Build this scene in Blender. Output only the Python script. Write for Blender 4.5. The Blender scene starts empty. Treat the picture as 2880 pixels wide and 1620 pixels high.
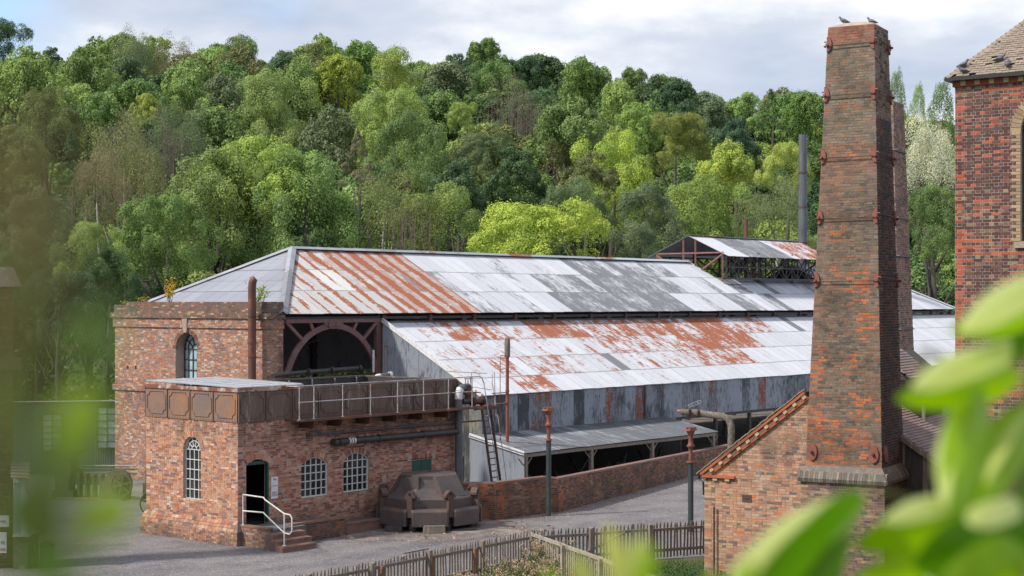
import bpy, math, random
import numpy as np
from mathutils import Vector, Matrix
R = math.radians
rnd = random.Random(7)
nr = np.random.default_rng(11)
sc = bpy.context.scene
col = sc.collection
# ------------------------------------------------------------------ camera
CAM = (0.0, 0.0, 8.03)
cam = bpy.data.cameras.new('camera'); camo = bpy.data.objects.new('camera', cam); col.objects.link(camo)
camo.location = CAM; camo.rotation_euler = (R(90), 0, 0)
cam.lens = 57.5; cam.sensor_width = 36; cam.shift_y = 40 / 2880
cam.clip_start = 0.05; cam.clip_end = 6000
cam.dof.use_dof = True; cam.dof.focus_distance = 58; cam.dof.aperture_fstop = 4.3
sc.camera = camo
sc.render.resolution_x = 1024; sc.render.resolution_y = 576
sc.cycles.use_denoising = True
sc.cycles.max_bounces = 6; sc.cycles.diffuse_bounces = 3; sc.cycles.transparent_max_bounces = 6
sc.cycles.transmission_bounces = 3; sc.cycles.caustics_reflective = False; sc.cycles.caustics_refractive = False
# ------------------------------------------------------------------ light
SUN = Vector((-0.66, -0.26, 0.70)).normalized()
w = bpy.data.worlds.new('World'); sc.world = w; w.use_nodes = True
nt = w.node_tree; N = nt.nodes; Lk = nt.links; N.clear()
out = N.new('ShaderNodeOutputWorld'); bg = N.new('ShaderNodeBackground'); bg.inputs[1].default_value = 0.1
sky = N.new('ShaderNodeTexSky'); sky.sky_type = 'NISHITA'; sky.sun_disc = False
sky.sun_elevation = math.asin(SUN.z); sky.sun_rotation = math.atan2(SUN.x, SUN.y)
sky.dust_density = 1.5
tc = N.new('ShaderNodeTexCoord')
def mth(op, a, b=None, c=None, clamp=False, nodes=None, links=None):
    nodes = nodes or N; links = links or Lk
    n = nodes.new('ShaderNodeMath'); n.operation = op; n.use_clamp = clamp
    for i, v in enumerate((a, b, c)):
        if v is None: continue
        if isinstance(v, (int, float)): n.inputs[i].default_value = v
        else: links.new(v, n.inputs[i])
    return n.outputs[0]
sep = N.new('ShaderNodeSeparateXYZ'); Lk.new(tc.outputs['Generated'], sep.inputs[0])
zz = mth('ADD', mth('MAXIMUM', sep.outputs[2], 0.0), 0.22)
cx = mth('DIVIDE', sep.outputs[0], zz); cy = mth('DIVIDE', sep.outputs[1], zz)
cmb = N.new('ShaderNodeCombineXYZ'); Lk.new(cx, cmb.inputs[0]); Lk.new(cy, cmb.inputs[1])
def wnoise(scale, detail, off, rough=0.5):
    mp = N.new('ShaderNodeMapping'); mp.inputs['Location'].default_value = off; Lk.new(cmb.outputs[0], mp.inputs[0])
    n = N.new('ShaderNodeTexNoise'); n.inputs['Scale'].default_value = scale; n.inputs['Detail'].default_value = detail
    n.inputs['Roughness'].default_value = rough; Lk.new(mp.outputs[0], n.inputs['Vector']); return n.outputs[0]
n1 = wnoise(1.7, 7, (1.3, 0.4, 0.0), 0.55); n2 = wnoise(0.75, 4, (5.1, 2.0, 3.0), 0.5)
ramp = N.new('ShaderNodeValToRGB'); Lk.new(n1, ramp.inputs[0])
e = ramp.color_ramp.elements
e[0].position = 0.36; e[0].color = (4.0, 4.65, 5.9, 1); e[1].position = 0.62; e[1].color = (8.1, 8.2, 8.4, 1)
m = e.new(0.5); m.color = (5.3, 5.75, 6.6, 1)
# a break in the cloud towards the west: blue between the clouds
gx = mth('SUBTRACT', mth('DIVIDE', sep.outputs[0], mth('MAXIMUM', sep.outputs[1], 0.05)), -0.325)
gap = mth('SUBTRACT', 1.0, mth('MULTIPLY', mth('ABSOLUTE', gx), 14.0), None, True)
cov = mth('MULTIPLY_ADD', mth('SUBTRACT', n2, 0.60), 9.0, gap, True)
mix = N.new('ShaderNodeMix'); mix.data_type = 'RGBA'
Lk.new(cov, mix.inputs[0]); Lk.new(ramp.outputs[0], mix.inputs[6])
skm = N.new('ShaderNodeMix'); skm.data_type = 'RGBA'; skm.blend_type = 'ADD'; skm.inputs[0].default_value = 1.0
Lk.new(sky.outputs[0], skm.inputs[6]); skm.inputs[7].default_value = (1.2, 2.6, 4.6, 1)
Lk.new(skm.outputs[2], mix.inputs[7])
Lk.new(mix.outputs[2], bg.inputs[0]); Lk.new(bg.outputs[0], out.inputs[0])
sl = bpy.data.lights.new('sun', 'SUN'); slo = bpy.data.objects.new('sun', sl); col.objects.link(slo)
sl.energy = 3.3; sl.angle = R(4); sl.color = (1.0, 0.94, 0.84)
slo.rotation_euler = (-SUN).to_track_quat('-Z', 'Y').to_euler(); slo.location = (-30, -20, 60)
sc.view_settings.view_transform = 'Standard'; sc.view_settings.look = 'None'
sc.view_settings.exposure = 0.42; sc.view_settings.gamma = 1.0; sc.view_settings.use_curve_mapping = False

# ------------------------------------------------------------------ works frame: s along the shed, t across it
F = 4600.0; HV = 850.0
C0 = Vector((-9.0509, 54.0, 0)); E1 = Vector((0.6401844, 0.7682213, 0)); E2 = Vector((-0.7682213, 0.6401844, 0)); UP = Vector((0, 0, 1))
def W(s, t, z=0.0): return C0 + E1 * s + E2 * t + UP * z
def A(u, v, d): return Vector(((u - 1440) / F * d, d, CAM[2] + (HV - v) / F * d))   # a point d metres away

# ------------------------------------------------------------------ object helpers
def tagit(o, label=None, cat=None, group=None, kind=None):
    if label: o['label'] = label
    if cat: o['category'] = cat
    if group: o['group'] = group
    if kind: o['kind'] = kind
    return o
def empty(name, loc, label=None, cat=None, group=None, kind=None):
    o = bpy.data.objects.new(name, None); col.objects.link(o); o.location = loc; o.empty_display_size = 0.2
    return tagit(o, label, cat, group, kind)
def root_loc(p):
    v = Vector((0, 0, 0))
    while p is not None: v += p.location; p = p.parent
    return v
class MB:
    def __init__(s): s.v = []; s.f = []; s.c = []; s.cc = None
    def add(s, vs, fs, c=None):
        b = len(s.v); s.v += [tuple(x) for x in vs]; s.f += [tuple(i + b for i in f) for f in fs]
        s.c += [c or (1, 1, 1)] * len(fs); return s
    def hexa(s, p, c=None, skip=()):   # p: 8 corners, bottom ring 0-3, top ring 4-7
        fs = [(0, 3, 2, 1), (4, 5, 6, 7), (0, 1, 5, 4), (1, 2, 6, 5), (2, 3, 7, 6), (3, 0, 4, 7)]
        return s.add(p, [f for i, f in enumerate(fs) if i not in skip], c)
    def box(s, o, x, y, z, c=None):    # corner o and three edge vectors
        o = Vector(o); x = Vector(x); y = Vector(y); z = Vector(z)
        return s.hexa([o, o + x, o + x + y, o + y, o + z, o + x + z, o + x + y + z, o + y + z], c)
    def bar(s, a, b, w, h=None, upv=UP, c=None):   # square bar between two points
        a = Vector(a); b = Vector(b); h = h or w; d = (b - a).normalized()
        x = d.cross(Vector(upv));
        if x.length < 1e-4: x = d.cross(Vector((1, 0, 0)))
        x.normalize(); y = x.cross(d).normalized(); x *= w / 2; y *= h / 2
        return s.hexa([a - x - y, a + x - y, a + x + y, a - x + y, b - x - y, b + x - y, b + x + y, b - x + y], c)
    def tube(s, pts, r, n=10, cap=True, c=None):
        pts = [Vector(p) for p in pts]; rs = r if isinstance(r, (list, tuple)) else [r] * len(pts)
        base = len(s.v); prev = None; vs = []; fs = []
        for i, p in enumerate(pts):
            d = (pts[min(i + 1, len(pts) - 1)] - pts[max(i - 1, 0)])
            d = d.normalized() if d.length > 1e-7 else UP
            if prev is None:
                x = d.cross(UP)
                if x.length < 1e-3: x = d.cross(Vector((1, 0, 0)))
            else: x = prev - d * prev.dot(d)
            x.normalize(); prev = x; y = d.cross(x)
            for k in range(n):
                a = 2 * math.pi * k / n; vs.append(p + (x * math.cos(a) + y * math.sin(a)) * rs[i])
        for i in range(len(pts) - 1):
            for k in range(n): fs.append((i * n + k, i * n + (k + 1) % n, (i + 1) * n + (k + 1) % n, (i + 1) * n + k))
        if cap:
            fs.append(tuple(range(n - 1, -1, -1))); fs.append(tuple((len(pts) - 1) * n + k for k in range(n)))
        return s.add(vs, fs, c)
    def prism(s, poly, ext, c=None):   # polygon of 3D points extruded by vector
        poly = [Vector(p) for p in poly]; n = len(poly); ext = Vector(ext)
        fs = [tuple(range(n - 1, -1, -1)), tuple(range(n, 2 * n))] + [(i, (i + 1) % n, n + (i + 1) % n, n + i) for i in range(n)]
        return s.add(poly + [p + ext for p in poly], fs, c)
    def build(s, name, mat, parent=None, label=None, cat=None, group=None, kind=None, smooth=False, off=None):
        me = bpy.data.meshes.new(name); o_ = root_loc(parent) if off is None else off
        v = np.array(s.v, dtype=np.float32).reshape(-1, 3) - np.array(o_, dtype=np.float32)
        me.from_pydata(v.tolist(), [], s.f)
        if any(c != (1, 1, 1) for c in s.c):
            at = me.attributes.new('Col', 'FLOAT_COLOR', 'FACE')
            at.data.foreach_set('color', np.array([(c[0], c[1], c[2], 1) for c in s.c], dtype=np.float32).ravel())
        me.materials.append(mat)
        if smooth: me.shade_smooth(); me.set_sharp_from_angle(angle=R(38))
        ob = bpy.data.objects.new(name, me); col.objects.link(ob); ob.parent = parent
        if 'corrugated' in mat.name: ob.color = (0.08, 0.35, 0.5, 1)
        return tagit(ob, label, cat, group, kind)
def np_mesh(name, verts, nper, mat, attr=None, smooth=False):
    me = bpy.data.meshes.new(name); nv = len(verts); nf = nv // nper
    me.vertices.add(nv); me.vertices.foreach_set('co', np.asarray(verts, dtype=np.float32).ravel())
    me.loops.add(nv); me.loops.foreach_set('vertex_index', np.arange(nv, dtype=np.int32))
    me.polygons.add(nf); me.polygons.foreach_set('loop_start', np.arange(0, nv, nper, dtype=np.int32))
    if attr is not None:
        at = me.attributes.new('lv', 'FLOAT', 'FACE'); at.data.foreach_set('value', np.asarray(attr, dtype=np.float32))
    me.update(calc_edges=True); me.validate(); me.materials.append(mat); return me
def obj(name, me, parent=None, loc=(0, 0, 0), **k):
    o = bpy.data.objects.new(name, me); col.objects.link(o); o.parent = parent; o.location = loc; return tagit(o, **k)

# ------------------------------------------------------------------ materials
class NT:
    def __init__(s, name):
        s.m = bpy.data.materials.new(name); s.m.use_nodes = True; s.n = s.m.node_tree.nodes; s.l = s.m.node_tree.links
        s.b = s.n['Principled BSDF']; s.out = s.n['Material Output']; s.pos = None
    def new(s, t, **k):
        n = s.n.new(t)
        for a, b in k.items(): setattr(n, a, b)
        return n
    def P(s):
        if s.pos is None: s.pos = s.new('ShaderNodeNewGeometry').outputs['Position']
        return s.pos
    def math(s, op, a, b=None, c=None, clamp=False): return mth(op, a, b, c, clamp, s.n, s.l)
    def dot(s, vec, v):
        n = s.new('ShaderNodeVectorMath', operation='DOT_PRODUCT'); s.l.new(vec, n.inputs[0]); n.inputs[1].default_value = v; return n.outputs['Value']
    def comb(s, x, y, z=0.0):
        n = s.new('ShaderNodeCombineXYZ')
        for i, v in enumerate((x, y, z)):
            if isinstance(v, (int, float)): n.inputs[i].default_value = v
            else: s.l.new(v, n.inputs[i])
        return n.outputs[0]
    def noise(s, vec, scale, detail=3, rough=0.5, off=None):
        if off:
            a = s.new('ShaderNodeVectorMath', operation='ADD'); s.l.new(vec, a.inputs[0]); a.inputs[1].default_value = off; vec = a.outputs[0]
        n = s.new('ShaderNodeTexNoise'); n.inputs['Scale'].default_value = scale; n.inputs['Detail'].default_value = detail
        n.inputs['Roughness'].default_value = rough; s.l.new(vec, n.inputs['Vector']); return n.outputs[0]
    def mix(s, f, a, b, blend='MIX'):
        n = s.new('ShaderNodeMix', data_type='RGBA', blend_type=blend)
        for i, v in ((0, f), (6, a), (7, b)):
            if isinstance(v, (int, float)): n.inputs[i].default_value = v
            elif isinstance(v, tuple): n.inputs[i].default_value = (*v, 1) if len(v) == 3 else v
            else: s.l.new(v, n.inputs[i])
        return n.outputs[2]
    def thr(s, v, t, k): return s.math('MULTIPLY_ADD', s.math('SUBTRACT', v, t), k, 0.5, True)
    def bump(s, h, st, dist=0.02):
        n = s.new('ShaderNodeBump'); n.inputs['Strength'].default_value = st; n.inputs['Distance'].default_value = dist
        s.l.new(h, n.inputs['Height']); s.l.new(n.outputs[0], s.b.inputs['Normal'])
    def fin(s, colr, rough=0.8, metal=0.0, spec=None):
        if isinstance(colr, tuple): s.b.inputs['Base Color'].default_value = (*colr, 1)
        else: s.l.new(colr, s.b.inputs['Base Color'])
        if isinstance(rough, (int, float)): s.b.inputs['Roughness'].default_value = rough
        else: s.l.new(rough, s.b.inputs['Roughness'])
        s.b.inputs['Metallic'].default_value = metal
        if spec is not None: s.b.inputs['Specular IOR Level'].default_value = spec
        return s.m
def m_mottle(name, c1, c2, c3=None, scale=3.0, rough=0.8, bump=0.3, metal=0.0, streak=False, t3=0.6, spec=None):
    t = NT(name); p = t.P()
    if streak:
        sp = t.new('ShaderNodeSeparateXYZ'); t.l.new(p, sp.inputs[0])
        vec = t.comb(t.math('MULTIPLY', sp.outputs[0], 3.0), t.math('MULTIPLY', sp.outputs[1], 3.0), t.math('MULTIPLY', sp.outputs[2], 0.45))
    else: vec = p
    a = t.noise(vec, scale, 5, 0.65); c = t.mix(t.thr(a, 0.5, 4.0), c1, c2)
    if c3: b = t.noise(vec, scale * 0.6, 4, 0.7, (7, 3, 1)); c = t.mix(t.thr(b, t3, 9.0), c, c3)
    f = t.noise(p, scale * 14, 2); c = t.mix(0.35, c, t.mix(f, (0.2, 0.2, 0.2), (1.6, 1.6, 1.6)), 'MULTIPLY')
    t.bump(f, bump, 0.01); return t.fin(c, rough, metal, spec)
def m_brick(name, src, grime=(0.05, 0.045, 0.04), gt=0.66, eff=0.72):
    t = NT(name); p = t.P()
    if src == 'attr': base = t.new('ShaderNodeAttribute', attribute_name='Col').outputs['Color']
    else: base = t.new('ShaderNodeObjectInfo').outputs['Color']
    f = t.noise(p, 28, 3, 0.6); c = t.mix(0.6, base, t.mix(f, (0.5, 0.5, 0.5), (1.6, 1.6, 1.6)), 'MULTIPLY')
    g = t.noise(p, 0.9, 5, 0.7); c = t.mix(t.math('MULTIPLY', t.thr(g, gt, 6), 0.6), c, grime)
    h = t.noise(p, 2.2, 4, 0.7, (4, 8, 2)); c = t.mix(t.math('MULTIPLY', t.thr(h, eff, 8), 0.35), c, (0.6, 0.55, 0.5))
    sz = t.new('ShaderNodeSeparateXYZ'); t.l.new(p, sz.inputs[0]); z = sz.outputs[2]
    st = t.noise(t.comb(t.math('MULTIPLY', sz.outputs[0], 1.6), t.math('MULTIPLY', sz.outputs[1], 1.6), t.math('MULTIPLY', z, 0.5)), 1.0, 4, 0.7)
    damp = t.math('MULTIPLY', t.math('SUBTRACT', 1.0, t.math('DIVIDE', z, 1.0), None, True), t.thr(st, 0.45, 5))
    run_ = t.math('MULTIPLY', t.math('SUBTRACT', 1.0, t.math('ABSOLUTE', t.math('DIVIDE', t.math('SUBTRACT', z, 3.8), 0.9)), None, True), t.thr(st, 0.52, 8))
    c = t.mix(t.math('MULTIPLY', t.math('MAXIMUM', damp, run_), 0.6), c, (0.07, 0.058, 0.05))
    t.bump(f, 0.5, 0.006); return t.fin(c, 0.9, 0, 0.2)
BR = {}
for k, gt, eff in (('pale', 0.68, 0.62), ('sooty', 0.56, 0.78), ('plain', 0.62, 0.68)):
    BR[k] = (m_brick('brick_%s' % k, 'attr', gt=gt, eff=eff), m_brick('brick_%s_single' % k, 'obj', gt=gt, eff=eff))
M = {}
M['mortar'] = m_mottle('mortar', (0.46, 0.36, 0.30), (0.36, 0.28, 0.235), scale=2)
M['mortar_pale'] = m_mottle('mortar_pale', (0.52, 0.43, 0.38), (0.42, 0.34, 0.30), scale=3)
M['mortar_dark'] = m_mottle('mortar_dark', (0.27, 0.225, 0.185), (0.17, 0.145, 0.12), scale=2)
M['mortar_yellow'] = m_mottle('mortar_yellow', (0.36, 0.30, 0.20), (0.22, 0.185, 0.135), scale=2)
M['iron_brown'] = m_mottle('weathered_brown_iron', (0.115, 0.08, 0.068), (0.155, 0.10, 0.075), (0.28, 0.26, 0.24), scale=2.2, rough=0.65, streak=True, t3=0.62)
M['iron_rust'] = m_mottle('orange_rusted_iron', (0.19, 0.135, 0.12), (0.27, 0.155, 0.10), (0.33, 0.15, 0.07), scale=1.3, rough=0.75, t3=0.60, bump=0.1)
M['iron_cast'] = m_mottle('rusted_casting', (0.105, 0.08, 0.074), (0.075, 0.062, 0.062), (0.14, 0.085, 0.065), scale=1.6, rough=0.62, bump=0.4)
M['iron_lug'] = m_mottle('rusty_lug', (0.12, 0.07, 0.056), (0.085, 0.052, 0.044), scale=4, rough=0.8)
M['iron_red'] = m_mottle('red_oxide_paint', (0.29, 0.09, 0.062), (0.21, 0.07, 0.052), (0.15, 0.07, 0.05), scale=5, rough=0.6)
M['iron_redgrey'] = m_mottle('faded_red_ironwork', (0.20, 0.085, 0.08), (0.14, 0.075, 0.075), (0.16, 0.14, 0.15), scale=4, rough=0.7)
M['iron_pink'] = m_mottle('dull_pink_red_ironwork', (0.30, 0.135, 0.105), (0.2, 0.095, 0.08), scale=5, rough=0.7)
M['iron_orange'] = m_mottle('orange_red_iron', (0.38, 0.15, 0.10), (0.28, 0.11, 0.075), scale=5, rough=0.6)
M['iron_stack'] = m_mottle('rust_brown_stack', (0.14, 0.055, 0.035), (0.09, 0.045, 0.035), (0.22, 0.08, 0.04), scale=2.5, rough=0.6)
M['iron_dark'] = m_mottle('dark_pipe_iron', (0.035, 0.036, 0.04), (0.06, 0.052, 0.048), (0.14, 0.10, 0.08), scale=4, rough=0.5, t3=0.68)
M['pipe_grey'] = m_mottle('grey_pipe', (0.13, 0.14, 0.16), (0.08, 0.085, 0.10), (0.25, 0.11, 0.06), scale=2, rough=0.5, streak=True, t3=0.66)
M['pipe_green'] = m_mottle('green_black_column_paint', (0.035, 0.052, 0.055), (0.055, 0.068, 0.068), (0.10, 0.11, 0.09), scale=4, rough=0.45, t3=0.66)
M['rail_white'] = m_mottle('chipped_white_paint', (0.72, 0.69, 0.67), (0.6, 0.57, 0.55), (0.25, 0.12, 0.08), scale=9, rough=0.5, t3=0.64)
M['rail_grey'] = m_mottle('worn_white_rail', (0.48, 0.46, 0.48), (0.36, 0.33, 0.34), (0.26, 0.09, 0.06), scale=6, rough=0.55, t3=0.6)
M['cover'] = m_mottle('dull_white_cover_sheet', (0.40, 0.41, 0.44), (0.30, 0.305, 0.33), (0.22, 0.2, 0.2), scale=2.5, rough=0.6, t3=0.66)
M['white_band'] = m_mottle('bare_white_band', (0.8, 0.8, 0.82), (0.6, 0.6, 0.62), scale=7, rough=0.4)
M['rim'] = m_mottle('flaking_white_and_rust', (0.55, 0.5, 0.47), (0.26, 0.09, 0.055), (0.22, 0.075, 0.045), scale=3.2, rough=0.7, t3=0.5)
M['timber'] = m_mottle('weathered_grey_timber', (0.27, 0.22, 0.185), (0.18, 0.147, 0.125), (0.34, 0.295, 0.24), scale=5, rough=0.85, streak=True)
M['timber_dark'] = m_mottle('dark_timber', (0.05, 0.043, 0.043), (0.085, 0.075, 0.075), scale=5, rough=0.85, streak=True)
M['timber_pale'] = m_mottle('bleached_timber', (0.42, 0.37, 0.29), (0.32, 0.27, 0.21), (0.18, 0.15, 0.12), scale=5, rough=0.85)
M['timber_red'] = m_mottle('reddish_timber', (0.24, 0.125, 0.085), (0.17, 0.09, 0.06), scale=5, rough=0.85)
M['log'] = m_mottle('lichened_lagging', (0.22, 0.19, 0.15), (0.12, 0.105, 0.09), (0.33, 0.31, 0.27), scale=9, rough=0.95, bump=0.9, t3=0.62)
M['stone'] = m_mottle('pale_stone', (0.42, 0.31, 0.25), (0.33, 0.25, 0.2), scale=4)
M['stone_cream'] = m_mottle('cream_brick', (0.52, 0.40, 0.24), (0.42, 0.32, 0.2), scale=6)
M['cap'] = m_mottle('mortar_cap', (0.48, 0.36, 0.29), (0.36, 0.28, 0.23), scale=3)
M['coping'] = m_mottle('worn_brick_edge', (0.27, 0.14, 0.105), (0.19, 0.11, 0.09), (0.12, 0.10, 0.09), scale=3)
M['coping_grey'] = m_mottle('grey_lichened_brick', (0.2, 0.17, 0.145), (0.14, 0.12, 0.105), (0.28, 0.25, 0.21), scale=5)
M['slab'] = m_mottle('blue_grey_slab', (0.14, 0.145, 0.15), (0.10, 0.105, 0.11), scale=3)
M['black'] = m_mottle('soot_and_shade_black', (0.012, 0.011, 0.011), (0.02, 0.018, 0.017), scale=3, rough=0.9)  # near-black; also paints the shade inside rooms, holes and openings
M['green_door'] = m_mottle('dark_green_paint', (0.012, 0.085, 0.07), (0.015, 0.065, 0.055), scale=3, rough=0.45)
M['paint_white'] = m_mottle('white_joinery_paint', (0.7, 0.69, 0.67), (0.6, 0.59, 0.58), scale=5, rough=0.5)
M['sign_white'] = m_mottle('white_sign_board', (0.72, 0.72, 0.75), (0.66, 0.66, 0.7), scale=5, rough=0.5, bump=0.05)
M['ink'] = m_mottle('black_lettering', (0.06, 0.06, 0.075), (0.1, 0.1, 0.12), scale=9, rough=0.6)
M['ink_red'] = m_mottle('red_lettering', (0.45, 0.05, 0.03), (0.4, 0.06, 0.04), scale=9, rough=0.6)
M['ink_green'] = m_mottle('green_lettering', (0.03, 0.2, 0.08), (0.03, 0.16, 0.07), scale=9, rough=0.6)
M['gutter'] = m_mottle('black_gutter', (0.018, 0.017, 0.017), (0.03, 0.028, 0.026), scale=6, rough=0.45)
M['zinc'] = m_mottle('galvanised_bin', (0.3, 0.32, 0.33), (0.2, 0.22, 0.22), scale=6, rough=0.5)
def m_glass(name, c=(0.012, 0.014, 0.016), r=0.12):
    t = NT(name); f = t.noise(t.P(), 3.0, 3); rr = t.new('ShaderNodeObjectInfo').outputs['Random']; cc = t.mix(f, c, tuple(x * 2.2 for x in c)); cc = t.mix(t.math('MULTIPLY', t.thr(rr, 0.72, 6), 0.35), cc, (0.09, 0.10, 0.10)); t.bump(t.noise(t.P(), 6, 2), 0.3, 0.02); return t.fin(cc, r, 0, 0.5)  # some panes paler: a faint grey-green reflection painted into the colour
M['glass'] = m_glass('dark_window_glass')
M['glass_pale'] = m_glass('painted_sky_glass', (0.22, 0.3, 0.33), 0.35)  # pale base colour paints in the reflected sky
def m_corr(name, base, darkc, stripe=None, wall=False, yel=False):
    t = NT(name); p = t.P(); s = t.dot(p, tuple(E1)); c_ = t.dot(p, tuple(E2)); sz = t.new('ShaderNodeSeparateXYZ'); t.l.new(p, sz.inputs[0]); z = sz.outputs[2]
    if wall:
        s = t.math('ADD', s, c_); q = z
    else: q = t.math('MULTIPLY', z, 2.1)
    oi = t.new('ShaderNodeObjectInfo').outputs['Color']; so = t.new('ShaderNodeSeparateColor'); t.l.new(oi, so.inputs[0])
    rust, dark, tint = so.outputs[0], so.outputs[1], so.outputs[2]
    vA = t.comb(t.math('MULTIPLY', s, 1.3), t.math('MULTIPLY', q, 0.8)); vB = t.comb(t.math('MULTIPLY', s, 11.0), t.math('MULTIPLY', q, 1.1))
    vC = t.comb(t.math('MULTIPLY', s, 3.0), t.math('MULTIPLY', q, 9.0))
    a = t.noise(vA, 1.0, 3, 0.6); b = t.noise(vB, 1.0, 4, 0.65); c3 = t.noise(vC, 1.0, 3, 0.6, (3, 5, 0))
    n = t.math('ADD', t.math('MULTIPLY', a, 0.40), t.math('ADD', t.math('MULTIPLY', b, 0.36), t.math('MULTIPLY', c3, 0.24)))
    rm = t.thr(n, t.math('MULTIPLY_ADD', rust, -0.34, 0.70), 17)
    d1 = t.noise(vB, 1.6, 4, 0.7, (9, 2, 0)); d2 = t.noise(vA, 0.8, 3, 0.6, (1, 7, 0))
    dm = t.thr(t.math('ADD', t.math('MULTIPLY', d1, 0.6), t.math('MULTIPLY', d2, 0.4)), t.math('MULTIPLY_ADD', dark, -0.42, 0.72), 9)
    soft = t.noise(vA, 3.0, 4, 0.7, (5, 5, 0)); bc = t.mix(soft, tuple(x * 0.86 for x in base), tuple(min(x * 1.08, 0.86) for x in base))
    bc = t.mix(t.math('MULTIPLY', t.thr(d_ := t.noise(vB, 2.3, 3, 0.7, (2, 2, 0)), 0.56, 7), 0.22), bc, tuple(x * 0.55 for x in base))
    bc = t.mix(1.0, bc, t.mix(tint, (0.70, 0.70, 0.72), (1.05, 1.05, 1.05)), 'MULTIPLY')
    if yel: bc = t.mix(t.math('MULTIPLY', t.thr(a, 0.52, 5), 0.7), bc, (0.36, 0.30, 0.17))
    c = t.mix(t.math('MULTIPLY', dm, 0.88), bc, darkc)
    if not wall:   # overlap shade painted in as dark lines, with grime, along every sheet's laps
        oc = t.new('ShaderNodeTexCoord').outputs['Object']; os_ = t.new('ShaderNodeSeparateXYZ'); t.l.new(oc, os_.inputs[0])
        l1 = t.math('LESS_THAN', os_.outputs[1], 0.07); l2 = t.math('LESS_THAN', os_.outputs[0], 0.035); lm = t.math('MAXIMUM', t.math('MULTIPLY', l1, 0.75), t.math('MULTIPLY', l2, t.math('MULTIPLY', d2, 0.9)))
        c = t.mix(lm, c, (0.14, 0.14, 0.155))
    if stripe:
        wob = t.noise(t.comb(t.math('MULTIPLY', s, 0.9), t.math('MULTIPLY', q, 0.02)), 1.0, 2); wv = t.math('SINE', t.math('MULTIPLY', t.math('ADD', s, t.math('MULTIPLY', wob, 0.9)), 2 * math.pi / 0.92))
        sm = t.thr(t.math('ADD', wv, t.math('MULTIPLY', t.math('SUBTRACT', n, 0.5), 8.5)), t.math('MULTIPLY_ADD', rust, -1.3, 1.0), 7)
        rm = t.math('MAXIMUM', t.math('MULTIPLY', rm, 0.5), sm)
    rc = t.mix(t.noise(vB, 2.0, 3), (0.21, 0.072, 0.042), (0.34, 0.125, 0.07)); c = t.mix(rm, c, rc)
    # grime caught in the valleys of the corrugation and rivet rust
    t.bump(t.noise(p, 9, 3), 0.15, 0.01)
    return t.fin(c, t.math('MULTIPLY_ADD', rm, 0.3, 0.5), 0, 0.35)
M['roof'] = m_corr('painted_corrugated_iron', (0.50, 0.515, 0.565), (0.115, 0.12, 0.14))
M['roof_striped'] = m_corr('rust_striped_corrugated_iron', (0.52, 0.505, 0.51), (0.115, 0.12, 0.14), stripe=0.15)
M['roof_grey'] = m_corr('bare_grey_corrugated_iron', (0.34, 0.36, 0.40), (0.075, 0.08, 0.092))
M['cwall'] = m_corr('blue_grey_corrugated_cladding', (0.32, 0.35, 0.40), (0.05, 0.052, 0.06), wall=True)
M['cwall_y'] = m_corr('yellowed_corrugated_cladding', (0.27, 0.29, 0.30), (0.05, 0.052, 0.06), wall=True, yel=True)
M['cwall_g'] = m_corr('green_grey_corrugated_cladding', (0.22, 0.25, 0.235), (0.05, 0.055, 0.05), wall=True)
def m_tile(name, a, b, c):
    t = NT(name); p = t.P(); r = t.new('ShaderNodeObjectInfo').outputs['Random']
    f = t.noise(p, 9, 4, 0.7); bc = t.mix(r, a, b); g = t.noise(p, 1.4, 4, 0.7)
    cc = t.mix(t.thr(t.math('ADD', t.math('MULTIPLY', f, 0.5), t.math('MULTIPLY', g, 0.5)), 0.55, 8), bc, c)
    t.bump(f, 0.4, 0.008); return t.fin(cc, 0.85)
M['tile'] = m_tile('clay_tile_brown', (0.23, 0.18, 0.145), (0.32, 0.25, 0.20), (0.25, 0.22, 0.165))
M['tile_pink'] = m_tile('clay_tile_pinkish', (0.20, 0.17, 0.165), (0.34, 0.21, 0.19), (0.19, 0.17, 0.145))
def m_ground():
    t = NT('grey_gravel'); p = t.P(); a = t.noise(p, 0.16, 4, 0.6); b = t.noise(p, 1.1, 5, 0.7, (3, 3, 3)); f = t.noise(p, 9, 4, 0.8)
    vo = t.new('ShaderNodeTexVoronoi'); vo.inputs['Scale'].default_value = 22; t.l.new(p, vo.inputs['Vector'])
    c = t.mix(t.thr(a, 0.5, 3.5), (0.15, 0.139, 0.146), (0.215, 0.198, 0.20)); c = t.mix(t.math('MULTIPLY', t.thr(b, 0.56, 7), 0.55), c, (0.10, 0.095, 0.11))
    c = t.mix(0.85, c, t.mix(f, (0.4, 0.4, 0.4), (1.65, 1.65, 1.65)), 'MULTIPLY')
    al = t.dot(p, tuple(E1)); ac = t.dot(p, tuple(E2)); tr = t.noise(t.comb(t.math('MULTIPLY', al, 0.12), t.math('MULTIPLY', ac, 1.1)), 1.0, 3, 0.5); c = t.mix(t.math('MULTIPLY', t.thr(tr, 0.54, 6), 0.4), c, (0.25, 0.226, 0.222))
    wet = t.noise(p, 0.45, 4, 0.6, (9, 1, 0)); c = t.mix(t.math('MULTIPLY', t.thr(wet, 0.58, 6), 0.5), c, (0.11, 0.10, 0.11))
    sp = t.new('ShaderNodeSeparateColor'); t.l.new(vo.outputs['Color'], sp.inputs[0])
    c = t.mix(t.math('MULTIPLY', t.thr(sp.outputs[0], 0.93, 30), 0.6), c, (0.42, 0.39, 0.37)); c = t.mix(t.math('MULTIPLY', t.thr(sp.outputs[1], 0.86, 30), 0.4), c, (0.09, 0.085, 0.1))
    t.bump(vo.outputs['Distance'], 0.5, 0.03); return t.fin(c, 0.92, 0, 0.2)
M['gravel'] = m_ground()
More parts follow.
